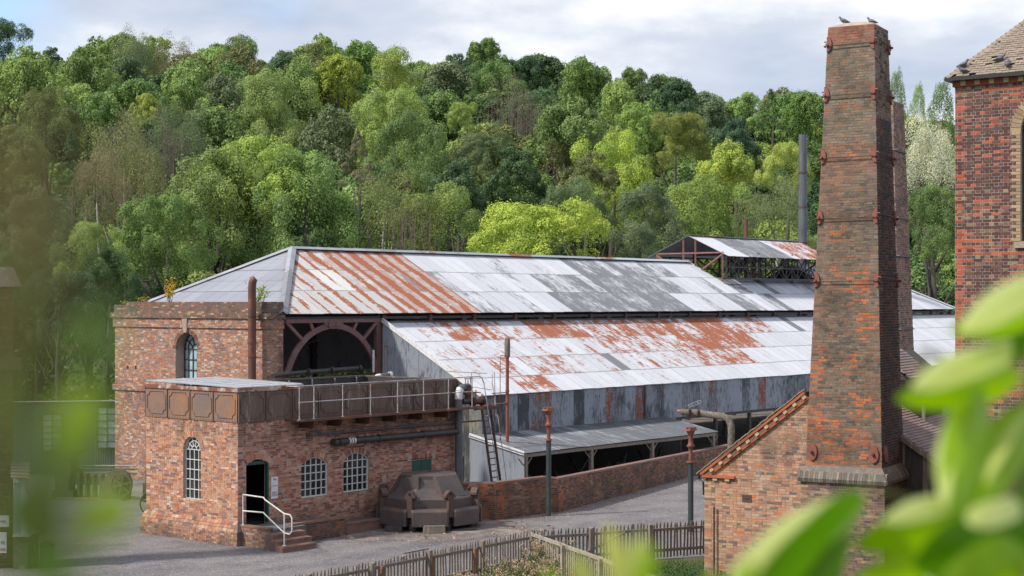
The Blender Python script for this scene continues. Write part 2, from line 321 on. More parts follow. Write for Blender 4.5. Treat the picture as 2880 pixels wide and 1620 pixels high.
M['earth'] = m_mottle('dark_leafy_soil', (0.055, 0.05, 0.03), (0.035, 0.045, 0.02), (0.09, 0.075, 0.05), scale=0.4, rough=1.0)
M['dirt'] = m_mottle('brown_rubbly_soil', (0.20, 0.16, 0.145), (0.12, 0.10, 0.095), (0.28, 0.22, 0.19), scale=2.0, rough=1.0, bump=0.8)
M['grassy'] = m_mottle('rough_grass_ground', (0.06, 0.085, 0.025), (0.09, 0.085, 0.045), (0.12, 0.095, 0.07), scale=1.2, rough=1.0, t3=0.62)
def m_leaf(name, c=None, trans=0.4, obj_col=True, varied=0.42):
    t = NT(name); lv = t.new('ShaderNodeAttribute', attribute_name='lv').outputs['Fac']
    base = t.new('ShaderNodeObjectInfo').outputs['Color'] if obj_col else None
    if base is None: base = t.new('ShaderNodeRGB').outputs[0]; base.default_value = (*c, 1)
    cc = t.mix(1.0, base, t.mix(lv, (1 - varied * 0.75, 1 - varied * 0.6, 1 - varied * 0.5), (1 + varied * 1.1, 1 + varied * 0.9, 1 + varied * 0.5)), 'MULTIPLY')
    g = t.noise(t.P(), 0.35, 3, 0.6); cc = t.mix(0.5, cc, t.mix(g, (0.6, 0.65, 0.7), (1.45, 1.35, 1.1)), 'MULTIPLY')
    t.l.new(cc, t.b.inputs['Base Color']); t.b.inputs['Roughness'].default_value = 0.6; t.b.inputs['Specular IOR Level'].default_value = 0.25
    tr = t.new('ShaderNodeBsdfTranslucent'); t.l.new(t.mix(1.0, cc, (1.1, 1.2, 0.75), 'MULTIPLY'), tr.inputs[0])
    ms = t.new('ShaderNodeMixShader'); ms.inputs[0].default_value = trans
    t.l.new(t.b.outputs[0], ms.inputs[1]); t.l.new(tr.outputs[0], ms.inputs[2]); t.l.new(ms.outputs[0], t.out.inputs[0]); return t.m
M['leaf'] = m_leaf('tree_foliage', trans=0.22)
M['bark'] = m_mottle('bark', (0.10, 0.085, 0.07), (0.06, 0.05, 0.042), scale=4, rough=0.95)
M['bark_pale'] = m_mottle('pale_birch_bark', (0.42, 0.38, 0.34), (0.25, 0.22, 0.19), scale=4, rough=0.9)
# ------------------------------------------------------------------ brickwork: every brick is its own box on a recessed mortar bed
UNIT = {}
def unit_brick(mat):
    if mat.name not in UNIT:
        q = [(-.5, -.5, -.5), (.5, -.5, -.5), (.5, .5, -.5), (-.5, .5, -.5), (-.5, -.5, .5), (.5, -.5, .5), (.5, .5, .5), (-.5, .5, .5)]
        me = bpy.data.meshes.new('brick'); me.from_pydata(q, [], [(0, 3, 2, 1), (4, 5, 6, 7), (0, 1, 5, 4), (1, 2, 6, 5), (3, 0, 4, 7)]); me.materials.append(mat); UNIT[mat.name] = me
    return UNIT[mat.name]
def pick(pal):
    r = rnd.random() * sum(p[0] for p in pal)
    for wgt, c in pal:
        r -= wgt
        if r <= 0: break
    k = rnd.uniform(0.88, 1.12); return tuple(min(x * k * rnd.uniform(0.95, 1.05), 0.8) for x in c)
def cut(iv, holes):
    for (a, b) in holes:
        nv = []
        for (x0, x1) in iv:
            if b <= x0 or a >= x1: nv.append((x0, x1)); continue
            if a > x0 + 0.01: nv.append((x0, a))
            if b < x1 - 0.01: nv.append((b, x1))
        iv = nv
    return iv
def arch_hole(xc, hw, z0, zs, rise):
    """opening centred xc, half width hw, sill z0, spring zs, arch rise"""
    def h(z, extra=0.0):
        if z < z0: return None
        if z <= zs: return (xc - hw, xc + hw)
        r = (hw * hw + rise * rise) / (2 * rise); cz = zs + rise - r; R_ = r + extra
        if z >= cz + R_: return None
        k = math.sqrt(max(R_ * R_ - (z - cz) ** 2, 0)); return (xc - min(k, hw + extra), xc + min(k, hw + extra))
    h.args = (xc, hw, z0, zs, rise); return h
WALLS = []
def brick_wall(root, P, spans, z0, z1, pal, mats, mortar, holes=(), ch=0.075, bl=0.225, thick=0.25, singles=300, name='brick_infill', bond='english', arch_ring=0.2, jo=0.013, rough=0.004, mname='mortar_bed', ring=True, pp=None):
    """P(x,z,y) maps wall coordinates (y outward) to the world; spans(z) gives the wall's extent at height z"""
    pp = pp or (lambda x, z: pal)
    nrows = max(1, round((z1 - z0) / ch)); h = (z1 - z0) / nrows; items = []; mb = MB()
    for r in range(nrows):
        za = z0 + r * h; zb = za + h; zm = (za + zb) / 2; sp = spans(zm)
        if sp is None or sp[1] - sp[0] < 0.03: continue
        hs = [q for q in (H_(zm) for H_ in holes) if q]
        for (a, b) in cut([sp], hs):
            mb.hexa([P(a, za, -thick), P(b, za, -thick), P(b, za, -0.004), P(a, za, -0.004), P(a, zb, -thick), P(b, zb, -thick), P(b, zb, -0.004), P(a, zb, -0.004)])
        hs = []
        for H_ in holes:
            q = H_(zm, arch_ring if ring and zm > H_.args[3] - 0.02 else 0.0)
            if q: hs.append(q)
        if bond == 'english': heads = (r % 2 == 1)
        elif bond == 'garden': heads = (r % 4 == 3)
        else: heads = None
        for (a, b) in cut([sp], hs):
            x = a - (0.0 if r % 2 == 0 else bl * 0.5) if heads is not True else a - bl * 0.25
            k = r
            while x < b:
                ln = bl
                if heads is True: ln = bl / 2
                elif heads is None: ln = bl if (k % 2 == 0 or rnd.random() < 0.3) else bl / 2
                k += 1; xa = max(x, a); xb = min(x + ln, b); x += ln
                if xb - xa < 0.035: continue
                items.append((xa + jo / 2, xb - jo / 2, za + jo / 2, zb - jo / 2, rnd.uniform(0.0, rough * 2), pick(pp((xa + xb) / 2, zm))))
        for H_ in holes:   # nothing more here; arches follow below
            pass
    # arches
    arcs = MB(); acol = []
    for H_ in holes:
        xc, hw, s0, zs, rise = H_.args
        if rise <= 0 or not ring: continue
        r = (hw * hw + rise * rise) / (2 * rise); cz = zs + rise - r; a0 = math.asin(min(1, hw / r)); n = max(5, int(2 * a0 * (r + arch_ring / 2) / 0.085))
        for i in range(n):
            ta = -a0 + 2 * a0 * (i + 0.06) / n; tb = -a0 + 2 * a0 * (i + 0.94) / n; c = pick(pp(xc, zs)); q = []
            for y in (-0.12, 0.006):
                q.append([P(xc + math.sin(t_) * rr, cz + math.cos(t_) * rr, y) for (t_, rr) in ((ta, r), (tb, r), (tb, r + arch_ring - 0.01), (ta, r + arch_ring - 0.01))])
            arcs.hexa(q[0] + q[1], c)
    camv = Vector(CAM); sc_ = []
    for i, it in enumerate(items):
        p = P((it[0] + it[1]) / 2, (it[2] + it[3]) / 2, 0); d = (p - camv).length_squared
        u = p.x / p.y * F + 1440; v = HV - (p.z - CAM[2]) / p.y * F
        vis = 1 if (0 <= u <= 2880 and 0 <= v <= 1620) else 0.001
        sc_.append(((it[1] - it[0]) * vis / d, i))
    sc_.sort(reverse=True); single = set(i for _, i in sc_[:singles]); rest = MB(); ro = root_loc(root); um = unit_brick(mats[1])
    for i, it in enumerate(items):
        xa, xb, za, zb, y, c = it
        if i in single:
            o_ = P(xa, za, -0.05); X = P(xb, za, -0.05) - o_; Y = P(xa, za, y) - o_; Z = P(xa, zb, -0.05) - o_
            Y = -Y   # unit mesh has its open face at +y
            cen = P((xa + xb) / 2, (za + zb) / 2, (y - 0.05) / 2) - ro
            b = bpy.data.objects.new('brick', um); col.objects.link(b); b.parent = root
            b.matrix_local = Matrix(((X.x, Y.x, Z.x, cen.x), (X.y, Y.y, Z.y, cen.y), (X.z, Y.z, Z.z, cen.z), (0, 0, 0, 1))); b.color = (*c, 1)
        else:
            rest.hexa([P(xa, za, -0.05), P(xb, za, -0.05), P(xb, za, y), P(xa, za, y), P(xa, zb, -0.05), P(xb, zb, -0.05), P(xb, zb, y), P(xa, zb, y)], c, skip=(2,))
    mb.build(mname, mortar, root)
    if rest.v: rest.build('brickwork', mats[0], root, kind='stuff')
    if arcs.v: arcs.build('brick_arch', mats[0], root)
def plane_P(o, x, n, lean=0.0):
    o = Vector(o); x = Vector(x).normalized(); n = Vector(n).normalized()
    return lambda a, z, y: o + x * a + UP * z + n * (y - lean * z)
# ------------------------------------------------------------------ corrugated sheets
CS = {}
def corr_mesh(mat, wd, ln, amp=0.015, per=0.0762, top=None, bot=None, segs=None):
    n = segs or max(6, int(round(wd / (per / 2)))); v = []; f = []
    for i in range(n + 1):
        x = wd * i / n; z = amp if i % 2 else -amp; t0 = 0.0 if top is None else top(x); t1 = ln if bot is None else bot(x)
        t0 = min(t0, t1)
        v += [(x, t0, z), (x, t1, z)]
    for i in range(n): f.append((2 * i, 2 * i + 1, 2 * i + 3, 2 * i + 2))
    me = bpy.data.meshes.new('corrugated_sheet'); me.from_pydata(v, [], f); me.materials.append(mat); return me
def sheets(root, o, ex, ey, xs, rows, wd, mat, colf, top=None, lift=0.014, name='corrugated_sheet', skip=None, jit=0.006):
    """sheets lie in the plane through o spanned by ex (across) and ey (down the slope)"""
    ex = Vector(ex).normalized(); ey = Vector(ey).normalized(); ez = ey.cross(ex)
    if ez.z < 0: ez = -ez
    if abs(ez.z) < 0.2 and ez.dot(Vector(CAM) - Vector(o)) < 0: ez = -ez
    ro = root_loc(root); n = int(round((xs[1] - xs[0]) / wd)); x0 = xs[0]
    for r, (ya, yb) in enumerate(rows):
        for i in range(n):
            xa = x0 + i * wd; m = mat(xa + wd / 2, r) if callable(mat) and not isinstance(mat, bpy.types.Material) else mat
            if skip and skip(xa + wd / 2, r): continue
            cutf = None
            if top is not None:
                ta, tb = top(xa), top(xa + wd)
                if ta >= yb - 0.02 and tb >= yb - 0.02: continue
                if ta > ya or tb > ya: cutf = (lambda xx, xa=xa, ya=ya, yb=yb: min(max(top(xa + xx), ya), yb) - ya)
            if cutf: me = corr_mesh(m, wd + 0.03, yb - ya, top=cutf)
            else:
                key = (m.name, round(wd, 3), round(yb - ya, 3))
                if key not in CS: CS[key] = corr_mesh(m, wd + 0.03, yb - ya)
                me = CS[key]
            p = Vector(o) + ex * xa + ey * (ya + rnd.uniform(-jit, jit) * 3) + ez * (lift * (len(rows) - r) * -1 + rnd.uniform(-jit, jit) * 0.7) - ro
            ob = bpy.data.objects.new(name, me); col.objects.link(ob); ob.parent = root
            ob.matrix_local = Matrix(((ex.x, ey.x, ez.x, p.x), (ex.y, ey.y, ez.y, p.y), (ex.z, ey.z, ez.z, p.z), (0, 0, 0, 1)))
            c = colf(xa + wd / 2, r); ob.color = (c[0], c[1], c[2], 1)
# ------------------------------------------------------------------ windows
def bars_window(root, P, xc, hw, z0, zs, rise, nx, nz, mat, glass, y=-0.12, name='window', fan=False, bw=0.028, grille=True):
    """glazed frame set in the opening; P is the wall's map"""
    fr = MB(); r = (hw * hw + rise * rise) / (2 * rise) if rise > 0 else None
    def topz(x):
        if not r: return zs
        cz = zs + rise - r; return cz + math.sqrt(max(r * r - x * x, 0))
    def bar(xa, za, xb, zb, b=bw):
        fr.bar(P(xc + xa, za, y), P(xc + xb, zb, y), b, b * 1.4, upv=(P(0, 0, 1) - P(0, 0, 0)))
    bar(-hw + bw / 2, z0, -hw + bw / 2, topz(hw - bw), bw * 1.5); bar(hw - bw / 2, z0, hw - bw / 2, topz(hw - bw), bw * 1.5); bar(-hw, z0 + bw / 2, hw, z0 + bw / 2, bw * 1.6)
    n = 14
    if r:
        for i in range(n):
            a = -hw + 2 * hw * i / n; b = -hw + 2 * hw * (i + 1) / n
            bar(a * .98, topz(a) - .015, b * .98, topz(b) - .015, bw * 1.5)
    else: bar(-hw, zs, hw, zs, bw * 1.5)
    ztop = zs if fan else (zs + rise)
    for i in range(1, nx):
        x = -hw + 2 * hw * i / nx; bar(x, z0, x, zs if fan else topz(x))
    for k in range(1, nz + (1 if fan else 0)):
        z = z0 + (ztop - z0) * k / nz; kx = hw
        if r and z > zs: cz = zs + rise - r; kx = math.sqrt(max(r * r - (z - cz) ** 2, 0))
        bar(-kx, z, kx, z)
    if fan:
        for rr in (hw * 0.28, hw * 0.66):
            for i in range(10): a = math.pi * i / 10; b = math.pi * (i + 1) / 10; bar(-math.cos(a) * rr, zs + math.sin(a) * rr, -math.cos(b) * rr, zs + math.sin(b) * rr)
        for a in (R(36), R(72), R(108), R(144)): bar(-math.cos(a) * hw * .28, zs + math.sin(a) * hw * .28, -math.cos(a) * hw, zs + math.sin(a) * hw)
    wn = fr.build(name, mat, root)
    # one pane per light, set a little behind the bars and tilted by a hair so each catches its own reflection
    pn = []
    for i in range(nx):
        for k in range(nz):
            xa = -hw + 2 * hw * i / nx; xb = -hw + 2 * hw * (i + 1) / nx; za = z0 + (ztop - z0) * k / nz; zb = z0 + (ztop - z0) * (k + 1) / nz
            if r and not fan and k == nz - 1: zl, zr_ = topz(xa), topz(xb)
            else: zl = zr_ = zb
            if min(zl, zr_) <= za + 0.01: zl = max(zl, za + 0.01); zr_ = max(zr_, za + 0.01)
            t = rnd.uniform(-0.006, 0.006); yy = y - 0.02
            g = MB(); g.add([P(xc + xa, za, yy), P(xc + xb, za, yy + t), P(xc + xb, zr_, yy - t), P(xc + xa, zl, yy)], [(0, 1, 2, 3)]); g.build('pane', glass, wn)
    if fan:
        g = MB(); vs = [P(xc, zs, y - 0.02)] + [P(xc - math.cos(math.pi * i / 12) * hw, zs + math.sin(math.pi * i / 12) * rise, y - 0.02) for i in range(13)]
        g.add(vs, [(0, i + 2, i + 1) for i in range(12)]); g.build('pane', glass, wn)
    return wn

# ================================================================== GROUND
def ground_sheet():
    xs = sorted(set([-3000, -800, -300] + list(range(-150, 160, 6)) + [300, 800, 3000])); ys = sorted(set([-400, -60, 0] + list(range(6, 132, 6)) + [140, 300, 900, 5000]))
    m = MB(); nx = len(xs)
    for y in ys:
        for x in xs: m.v.append((x, y, 0.0 if (y < 200) else -0.02))
    for j in range(len(ys) - 1):
        for i in range(nx - 1): a = j * nx + i; m.f.append((a, a + 1, a + nx + 1, a + nx)); m.c.append((1, 1, 1))
    m.build('ground', M['gravel'], kind='structure')
ground_sheet()
# wooded hillside behind the works: a ridge that falls from left to right
SKY = [(-2500, 60), (0, 120), (60, 140), (330, 115), (700, 112), (1000, 128), (1150, 168), (1330, 120), (1560, 168), (1800, 205), (2000, 270), (2180, 262), (2320, 268), (2600, 300), (2900, 330), (5000, 420)]
def ridge(X):
    u = 1440 + X * F / 255.0; k = [a for a, b in SKY]; v = [b for a, b in SKY]
    return 8.03 + (HV - float(np.interp(u, k, v))) / F * 255 - 13.5
def hill_z(X, Y):
    y0 = float(np.interp(X, (-60, -20, 10, 60), (92, 100, 128, 150)))
    if Y <= y0: return -0.5
    t = min((Y - y0) / (255 - y0), 1.0); s = t * t * (3 - 2 * t); s = 0.35 * t + 0.65 * s
    return ridge(X) * s - max(0, Y - 262) * 0.10
hm = MB(); gx_ = list(range(-170, 190, 8)); gy_ = list(range(88, 360, 8))
for y in gy_:
    for x in gx_: hm.v.append((x, y, hill_z(x, y) + rnd.uniform(-.3, .3)))
for j in range(len(gy_) - 1):
    for i in range(len(gx_) - 1): a = j * len(gx_) + i; hm.f.append((a, a + 1, a + len(gx_) + 1, a + len(gx_))); hm.c.append((1, 1, 1))
hm.build('hillside', M['earth'], kind='structure', smooth=True)
# slope under the foreground shrubs, and the rough grass behind the fence
sb = MB(); rows_ = [(-30, 5.9), (-2, 6.2), (3, 6.3), (8, 5.1), (20, 2.6), (30, 0.9), (36, 0.004)]
for (y, z) in rows_:
    for x in range(-60, 61, 6): sb.v.append((x, y, z))
for j in range(len(rows_) - 1):
    for i in range(20): a = j * 21 + i; sb.f.append((a, a + 1, a + 22, a + 21)); sb.c.append((1, 1, 1))
sb.build('grass_bank', M['grassy'], kind='structure', smooth=True)
FA, FM, FB = Vector((-8.1, 37.7, 0)), Vector((0.5, 49.3, 0)), Vector((6.15, 51.8, 0))
gp = MB(); vs = [(-12, 33, .005), (12, 33, .005), (13, 47, .005), (6.6, 51.9, .005), (6.15, 51.7, .005), (0.5, 49.15, .005), (-8.1, 37.5, .005)]
gp.add(vs, [(0, 1, 2, 3, 4, 5, 6)]); gp.build('grass_verge', M['grassy'], kind='structure')
# soil heaped under the casting and along the raised path
ds = MB(); cx_, cy_ = -3.3, 58.0; n = 22
ds.v.append((cx_, cy_, 0.06))
for k, (rr, z) in enumerate(((1.5, .055), (2.5, .05), (3.3, 0.006))):
    for i in range(n): a = 2 * math.pi * i / n; q = rr * rnd.uniform(.9, 1.12); ds.v.append((cx_ + math.cos(a) * q * 1.2, cy_ + math.sin(a) * q * .95, z + (rnd.uniform(-.03, .03) if k < 2 else 0)))
for i in range(n): ds.f.append((0, 1 + i, 1 + (i + 1) % n))
for k in range(2):
    for i in range(n): a = 1 + k * n; ds.f.append((a + i, a + n + i, a + n + (i + 1) % n, a + (i + 1) % n))
ds.c = [(1, 1, 1)] * len(ds.f); ds.build('soil_patch', M['dirt'], kind='structure', smooth=True)

# ================================================================== TANK HOUSE
TH = empty('tank_house', W(0, 0, 0), 'red brick pump house carrying the rusty iron tank, with white barred windows and open doorway', 'building')
palT = [(5, (0.48, 0.24, 0.145)), (4, (0.50, 0.285, 0.19)), (1.6, (0.37, 0.15, 0.10)), (1.0, (0.20, 0.145, 0.15)), (1.4, (0.33, 0.19, 0.15)), (.8, (0.58, 0.42, 0.35))]
palTr = [(5, (0.42, 0.215, 0.155)), (3, (0.33, 0.15, 0.11)), (1.8, (0.25, 0.10, 0.08)), (1.0, (0.16, 0.11, 0.115)), (3, (0.50, 0.29, 0.23))]
PL = lambda a, z, y: W(-y, 4.84 - a, z)          # left face, a from far left to the corner
PR = lambda a, z, y: W(a, -y, z)                 # right face, a from the corner
hL = arch_hole(2.48, 0.46, 1.33, 3.02, 0.46)
brick_wall(TH, PL, lambda z: (0, 4.84), 0, 4.05, palT, BR['pale'], M['mortar'], [hL], bond='x', thick=0.24, singles=120)
doorH = arch_hole(0.86, 0.50, -1, 2.62, 0.16); w1H = arch_hole(3.46, 0.63, 1.30, 2.42, 0.24); w2H = arch_hole(5.48, 0.63, 1.31, 2.44, 0.24); hatchH = arch_hole(8.9, 0.54, 1.55, 2.20, 0.0001)
def palRf(x, z): return palTr
brick_wall(TH, PR, lambda z: (0.0, 10.86), 0, 4.05, palTr, BR['pale'], M['mortar'], [doorH, w1H, w2H, hatchH], bond='x', thick=0.24, singles=170)
m = MB(); m.box(W(10.84, 0.3, 0), E1 * 0.02, E2 * 4.54, UP * 4.04); m.box(W(0.3, 4.82, 0), E1 * 10.5, E2 * 0.02, UP * 4.04); m.build('rear_wall', M['coping'], TH)
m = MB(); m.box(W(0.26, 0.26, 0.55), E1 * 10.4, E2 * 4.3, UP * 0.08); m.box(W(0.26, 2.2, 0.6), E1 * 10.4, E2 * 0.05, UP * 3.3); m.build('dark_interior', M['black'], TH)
bars_window(TH, PL, 2.48, 0.46, 1.33, 3.02, 0.46, 4, 5, M['paint_white'], M['glass'], fan=True, bw=0.026)
bars_window(TH, PR, 3.46, 0.63, 1.30, 2.42, 0.24, 5, 5, M['paint_white'], M['glass'], bw=0.03, y=-0.08)
bars_window(TH, PR, 5.48, 0.63, 1.31, 2.44, 0.24, 5, 5, M['paint_white'], M['glass'], bw=0.03, y=-0.08)
d = MB(); d.box(W(1.30, 0.0, 0.66), E1 * 0.05, E2 * 0.14, UP * 2.0); d.box(W(0.36, 0.06, 2.60), E1 * 1.0, E2 * 0.06, UP * 0.12); d.build('door_frame', M['green_door'], TH)
d = MB(); d.tube([W(0.4, 1.5, 1.75), W(1.3, 1.6, 1.66)], .02, 6); d.tube([W(0.4, 1.5, 1.25), W(1.3, 1.6, 1.17)], .02, 6)
d.build('inner_handrail', M['rail_grey'], TH)
for k in range(3):
    d = MB(); d.tube([W(0.93 + k * .09, 1.9, 1.92), W(0.93 + k * .09, 1.9, 2.16), W(0.93 + k * .09, 1.9, 2.2), W(0.93 + k * .09, 1.9, 2.3)], [.035, .035, .012, .012], 8)
    d.build('pale_bottle', M['sign_white'], None, label='%s pale bottle standing in the shade just inside the pump house doorway' % ('leftmost', 'middle', 'rightmost')[k], cat='bottle', group='bottles inside the doorway')
for k in range(2):
    d = MB(); d.box(W(8.37 + k * 0.535, 0.03, 1.56), E1 * 0.52, E2 * 0.03, UP * 0.62); d.build('shutter', M['green_door'], TH)
d = MB(); d.box(W(8.32, -0.006, 2.2), E1 * 1.16, E2 * 0.10, UP * 0.05); d.build('hatch_frame', M['green_door'], TH)
# battered plinth on the left face
PP = MB(); n = 26
for a, b, za, zb, c in ((0, .13, 0, .44, 0), (0, .08, .44, .58, 1)): pass
for i in range(n):
    a = 4.9 * i / n - 0.06; b = 4.9 * (i + 1) / n - 0.07; c = pick(palT)
    for z0q, z1q, y0q, y1q in ((.455, .55, .20, .15), (.56, .655, .145, .095), (.665, .76, .09, .012)): PP.hexa([PL(a, z0q, -0.02), PL(b, z0q, -0.02), PL(b, z0q, y0q), PL(a, z0q, y0q), PL(a, z1q, -0.02), PL(b, z1q, -0.02), PL(b, z1q, y1q), PL(a, z1q, y1q)], pick(palT))
PP.build('plinth', BR['sooty'][0], TH)
brick_wall(TH, lambda a, z, y: PL(a, z, y + .205), lambda z: (-0.1, 5.04), 0, .455, palT, BR['sooty'], M['mortar_dark'], bond='x', thick=.2, singles=0, mname='plinth_mortar')
m = MB(); m.box(W(-.2, -.2, 0), E1 * .3, E2 * .19, UP * .46); m.hexa([W(-.2, -.2, .46), W(.1, -.2, .46), W(.1, 0, .46), W(-.2, 0, .46), W(-.01, -.01, .8), W(.1, -.01, .8), W(.1, 0, .8), W(-.01, 0, .8)]); m.build('plinth_corner', M['coping_grey'], TH)

# ---- iron tank
TK = empty('water_tank', W(0, 0, 4.04), 'long panelled cast iron water tank with bolted seams on top of the brick pump house', 'tank')
def tank_panel(a0, a1, P, mat, right):
    z0, z1 = 4.05, 5.06; m = MB()
    m.hexa([P(a0 + .006, z0, -.02), P(a1 - .006, z0, -.02), P(a1 - .006, z0, 0), P(a0 + .006, z0, 0), P(a0 + .006, z1, -.02), P(a1 - .006, z1, -.02), P(a1 - .006, z1, 0), P(a0 + .006, z1, 0)])
    # raised border with scooped corners
    i = .10; r = .15; pts = []
    cs = [(a0 + i, z0 + i + .04), (a1 - i, z0 + i + .04), (a1 - i, z1 - i), (a0 + i, z1 - i)]
    for q, (cx, cz) in enumerate(cs):
        st = {0: 90, 1: 180, 2: 270, 3: 0}[q]
        for k in range(5): a = R(st - 90 * k / 4); pts.append((cx + r * math.cos(a), cz + r * math.sin(a)))
    for k in range(len(pts)):
        p, q = pts[k], pts[(k + 1) % len(pts)]
        if math.hypot(q[0] - p[0], q[1] - p[1]) < 1e-4: continue
        m.bar(P(p[0], p[1], .008), P(q[0], q[1], .008), .024, .028, upv=P(0, 0, 1) - P(0, 0, 0))
    if True:
        for k in range(8):
            x = a0 + (a1 - a0) * (k + .5) / 8; m.box(P(x - .012, z0 + .035, 0), P(.024, 0, 0) - P(0, 0, 0), UP * .024, P(0, 0, .016) - P(0, 0, 0))
    m.build('tank_panel', mat, TK)
for k in range(4): tank_panel(k * 1.21, (k + 1) * 1.21, lambda a, z, y: PL(a, z, y + .03), M['iron_rust'], False)
for k in range(9): tank_panel(k * 1.207, (k + 1) * 1.207, lambda a, z, y: PR(a, z, y + .03), M['iron_brown'], True)
for k in range(0, 10): m = MB(); m.box(W(k * 1.207 - .02, -.075, 4.05), E1 * .04, E2 * .045, UP * 1.01); m.build('seam_flange', M['iron_brown'], TK)
for k in range(1, 4): m = MB(); m.box(W(-.06, k * 1.21 - .015, 4.05), E1 * .03, E2 * .03, UP * 1.01); m.build('seam_flange', M['iron_brown'], TK)
m = MB(); m.box(W(10.83, -.03, 4.05), E1 * .03, E2 * 4.9, UP * 1.01); m.box(W(-.03, 4.84, 4.05), E1 * 10.9, E2 * .03, UP * 1.01)
m.box(W(2.9, .3, 4.9), E1 * .03, E2 * 4.5, UP * .25); m.build('tank_back', M['iron_dark'], TK)
m = MB(); m.box(W(0, 0, 4.05), E1 * 10.8, E2 * 4.8, UP * .03); m.box(W(.02, .02, 4.6), E1 * 10.7, E2 * 4.78, UP * .02); m.build('tank_floor', M['black'], TK)
m = MB(); m.box(W(-.07, -.07, 5.06), E1 * 3.0, E2 * .07, UP * .12); m.box(W(-.07, 0.002, 5.06), E1 * .07, E2 * 4.9, UP * .12); m.build('painted_rim', M['rim'], TK)
m = MB(); m.box(W(2.95, -.05, 5.06), E1 * 7.9, E2 * .06, UP * .05); m.box(W(10.82, 0.02, 5.062), E1 * .05, E2 * 4.85, UP * .05); m.box(W(2.95, 4.8, 5.06), E1 * 7.8, E2 * .07, UP * .06); m.build('tank_rim', M['iron_brown'], TK)
m = MB()
for k in range(6): m.box(W(4.2 + k * 1.2, 4.74, 4.2), E1 * .04, E2 * .05, UP * .86)
m.build('inner_rib', M['rail_grey'], TK)
for k in range(4):     # loose cover sheets over the near end
    x0 = 0.0 + k * .74; p = MB(); zt = 5.19
    a, b = x0, x0 + .72
    p.hexa([W(a, .0, zt), W(b, .0, zt), W(b + .25, 4.85, zt + .10), W(a + .25 * (k > 0), 4.85, zt + .10), W(a, .0, zt + .025), W(b, .0, zt + .025), W(b + .25, 4.85, zt + .125), W(a + .25 * (k > 0), 4.85, zt + .125)])
    p.box(W(b - .01, .1, zt + .03), E1 * .03, E2 * 4.6 + UP * .10, UP * .02)
    p.build('cover_sheet', M['cover'], TK)
# ---- walkway and railing
WK = empty('walkway', W(2.0, -.75, 4.0), 'narrow rusty iron walkway bracketed out below the tank, ending at the ladder', 'walkway')
m = MB(); m.box(W(2.05, -.78, 4.0), E1 * 10.25, E2 * .74, UP * .05); m.box(W(11.0, -.78, 3.93), E1 * 1.3, E2 * .05, UP * .075); m.box(W(2.05, -.80, 3.99), E1 * 10.25, E2 * .02, UP * .08); m.build('deck_plate', M['iron_stack'], WK)
for s_ in (2.75, 4.08, 5.45, 6.82, 8.18, 9.6):
    m = MB(); m.box(W(s_ - .07, -.72, 3.96), E1 * .14, E2 * .72, UP * .03); m.box(W(s_ - .01, -.72, 3.76), E1 * .025, E2 * .72, UP * .20); m.box(W(s_ - .07, -.72, 3.73), E1 * .14, E2 * .72, UP * .03)
    m.build('bracket_beam', M['iron_stack'], WK)
RL = empty('walkway_railing', W(2.05, -.75, 4.05), 'worn white tubular railing with two rails along the tank walkway', 'railing')
for s_ in (2.05, 2.72, 4.08, 5.44, 6.82, 8.19, 9.55, 10.88):
    m = MB(); m.tube([W(s_, -.75, 4.05), W(s_, -.75, 5.19)], .019, 8); m.tube([W(s_, -.75, 4.05), W(s_, -.75, 4.07)], .06, 8); m.tube([W(s_, -.75, 4.6), W(s_, -.75, 4.69)], .03, 8); m.build('post', M['rail_grey'], RL)
m = MB(); m.tube([W(2.05, -.1, 5.18), W(2.05, -.70, 5.19), W(2.1, -.75, 5.2), W(11.3, -.75, 5.21), W(11.45, -.75, 5.15), W(11.55, -.76, 4.95), W(11.75, -.85, 3.6)], .02, 8, c=None); m.build('top_rail', M['rail_grey'], RL)
m = MB(); m.tube([W(2.05, -.75, 4.65), W(10.88, -.75, 4.65)], .017, 8); m.build('mid_rail', M['rail_grey'], RL)
# ---- pipes on the wall
m = MB(); m.tube([W(4.3, .1, 3.12), W(4.3, -.25, 3.14), W(4.42, -.27, 3.15), W(10.5, -.3, 3.14)], .115, 12)
for s_ in (4.35, 6.3, 8.6, 10.5): m.tube([W(s_, -.28, 3.145), W(s_ + .07, -.28, 3.145)], .145, 12)
m.build('wall_pipe', M['iron_dark'], None, smooth=True, label='thick black pipe with white bands running along the pump house wall above the windows', cat='pipe')
PB = bpy.data.objects['wall_pipe']
for s_ in (4.80, 4.92, 5.04): m = MB(); m.tube([W(s_, -.272, 3.148), W(s_ + .07, -.272, 3.148)], .125, 12); m.build('white_band', M['white_band'], PB, off=(0, 0, 0), smooth=True)
m = MB(); m.tube([W(3.1, -.02, 3.46), W(3.1, -.15, 3.47), W(10.7, -.15, 3.47), W(12.2, -.2, 3.46)], .035, 8); m.build('thin_conduit', M['pipe_grey'], None, label='thin grey conduit pipe high on the pump house wall under the walkway brackets', cat='pipe', smooth=True)
m = MB(); s_, t_ = 10.62, -.3
m.tube([W(s_, t_, 0), W(s_, t_, 4.5), W(s_ + .02, t_, 4.64), W(s_ + .12, t_, 4.75), W(s_ + .28, t_, 4.79), W(s_ + .62, t_, 4.79)], .145, 14); m.build('stand_pipe', M['pipe_grey'], None, smooth=True, label='fat grey upright pipe with white lagged elbow at the pump house right corner', cat='pipe')
SPp = bpy.data.objects['stand_pipe']
m = MB(); m.tube([W(s_ - .002, t_, 4.36), W(s_, t_, 4.52), W(s_ + .03, t_, 4.64), W(s_ + .1, t_, 4.735)], .152, 14); m.tube([W(s_ + .55, t_, 4.79), W(s_ + .64, t_, 4.79)], .156, 14); m.build('white_lagging', M['white_band'], SPp, off=(0, 0, 0), smooth=True)
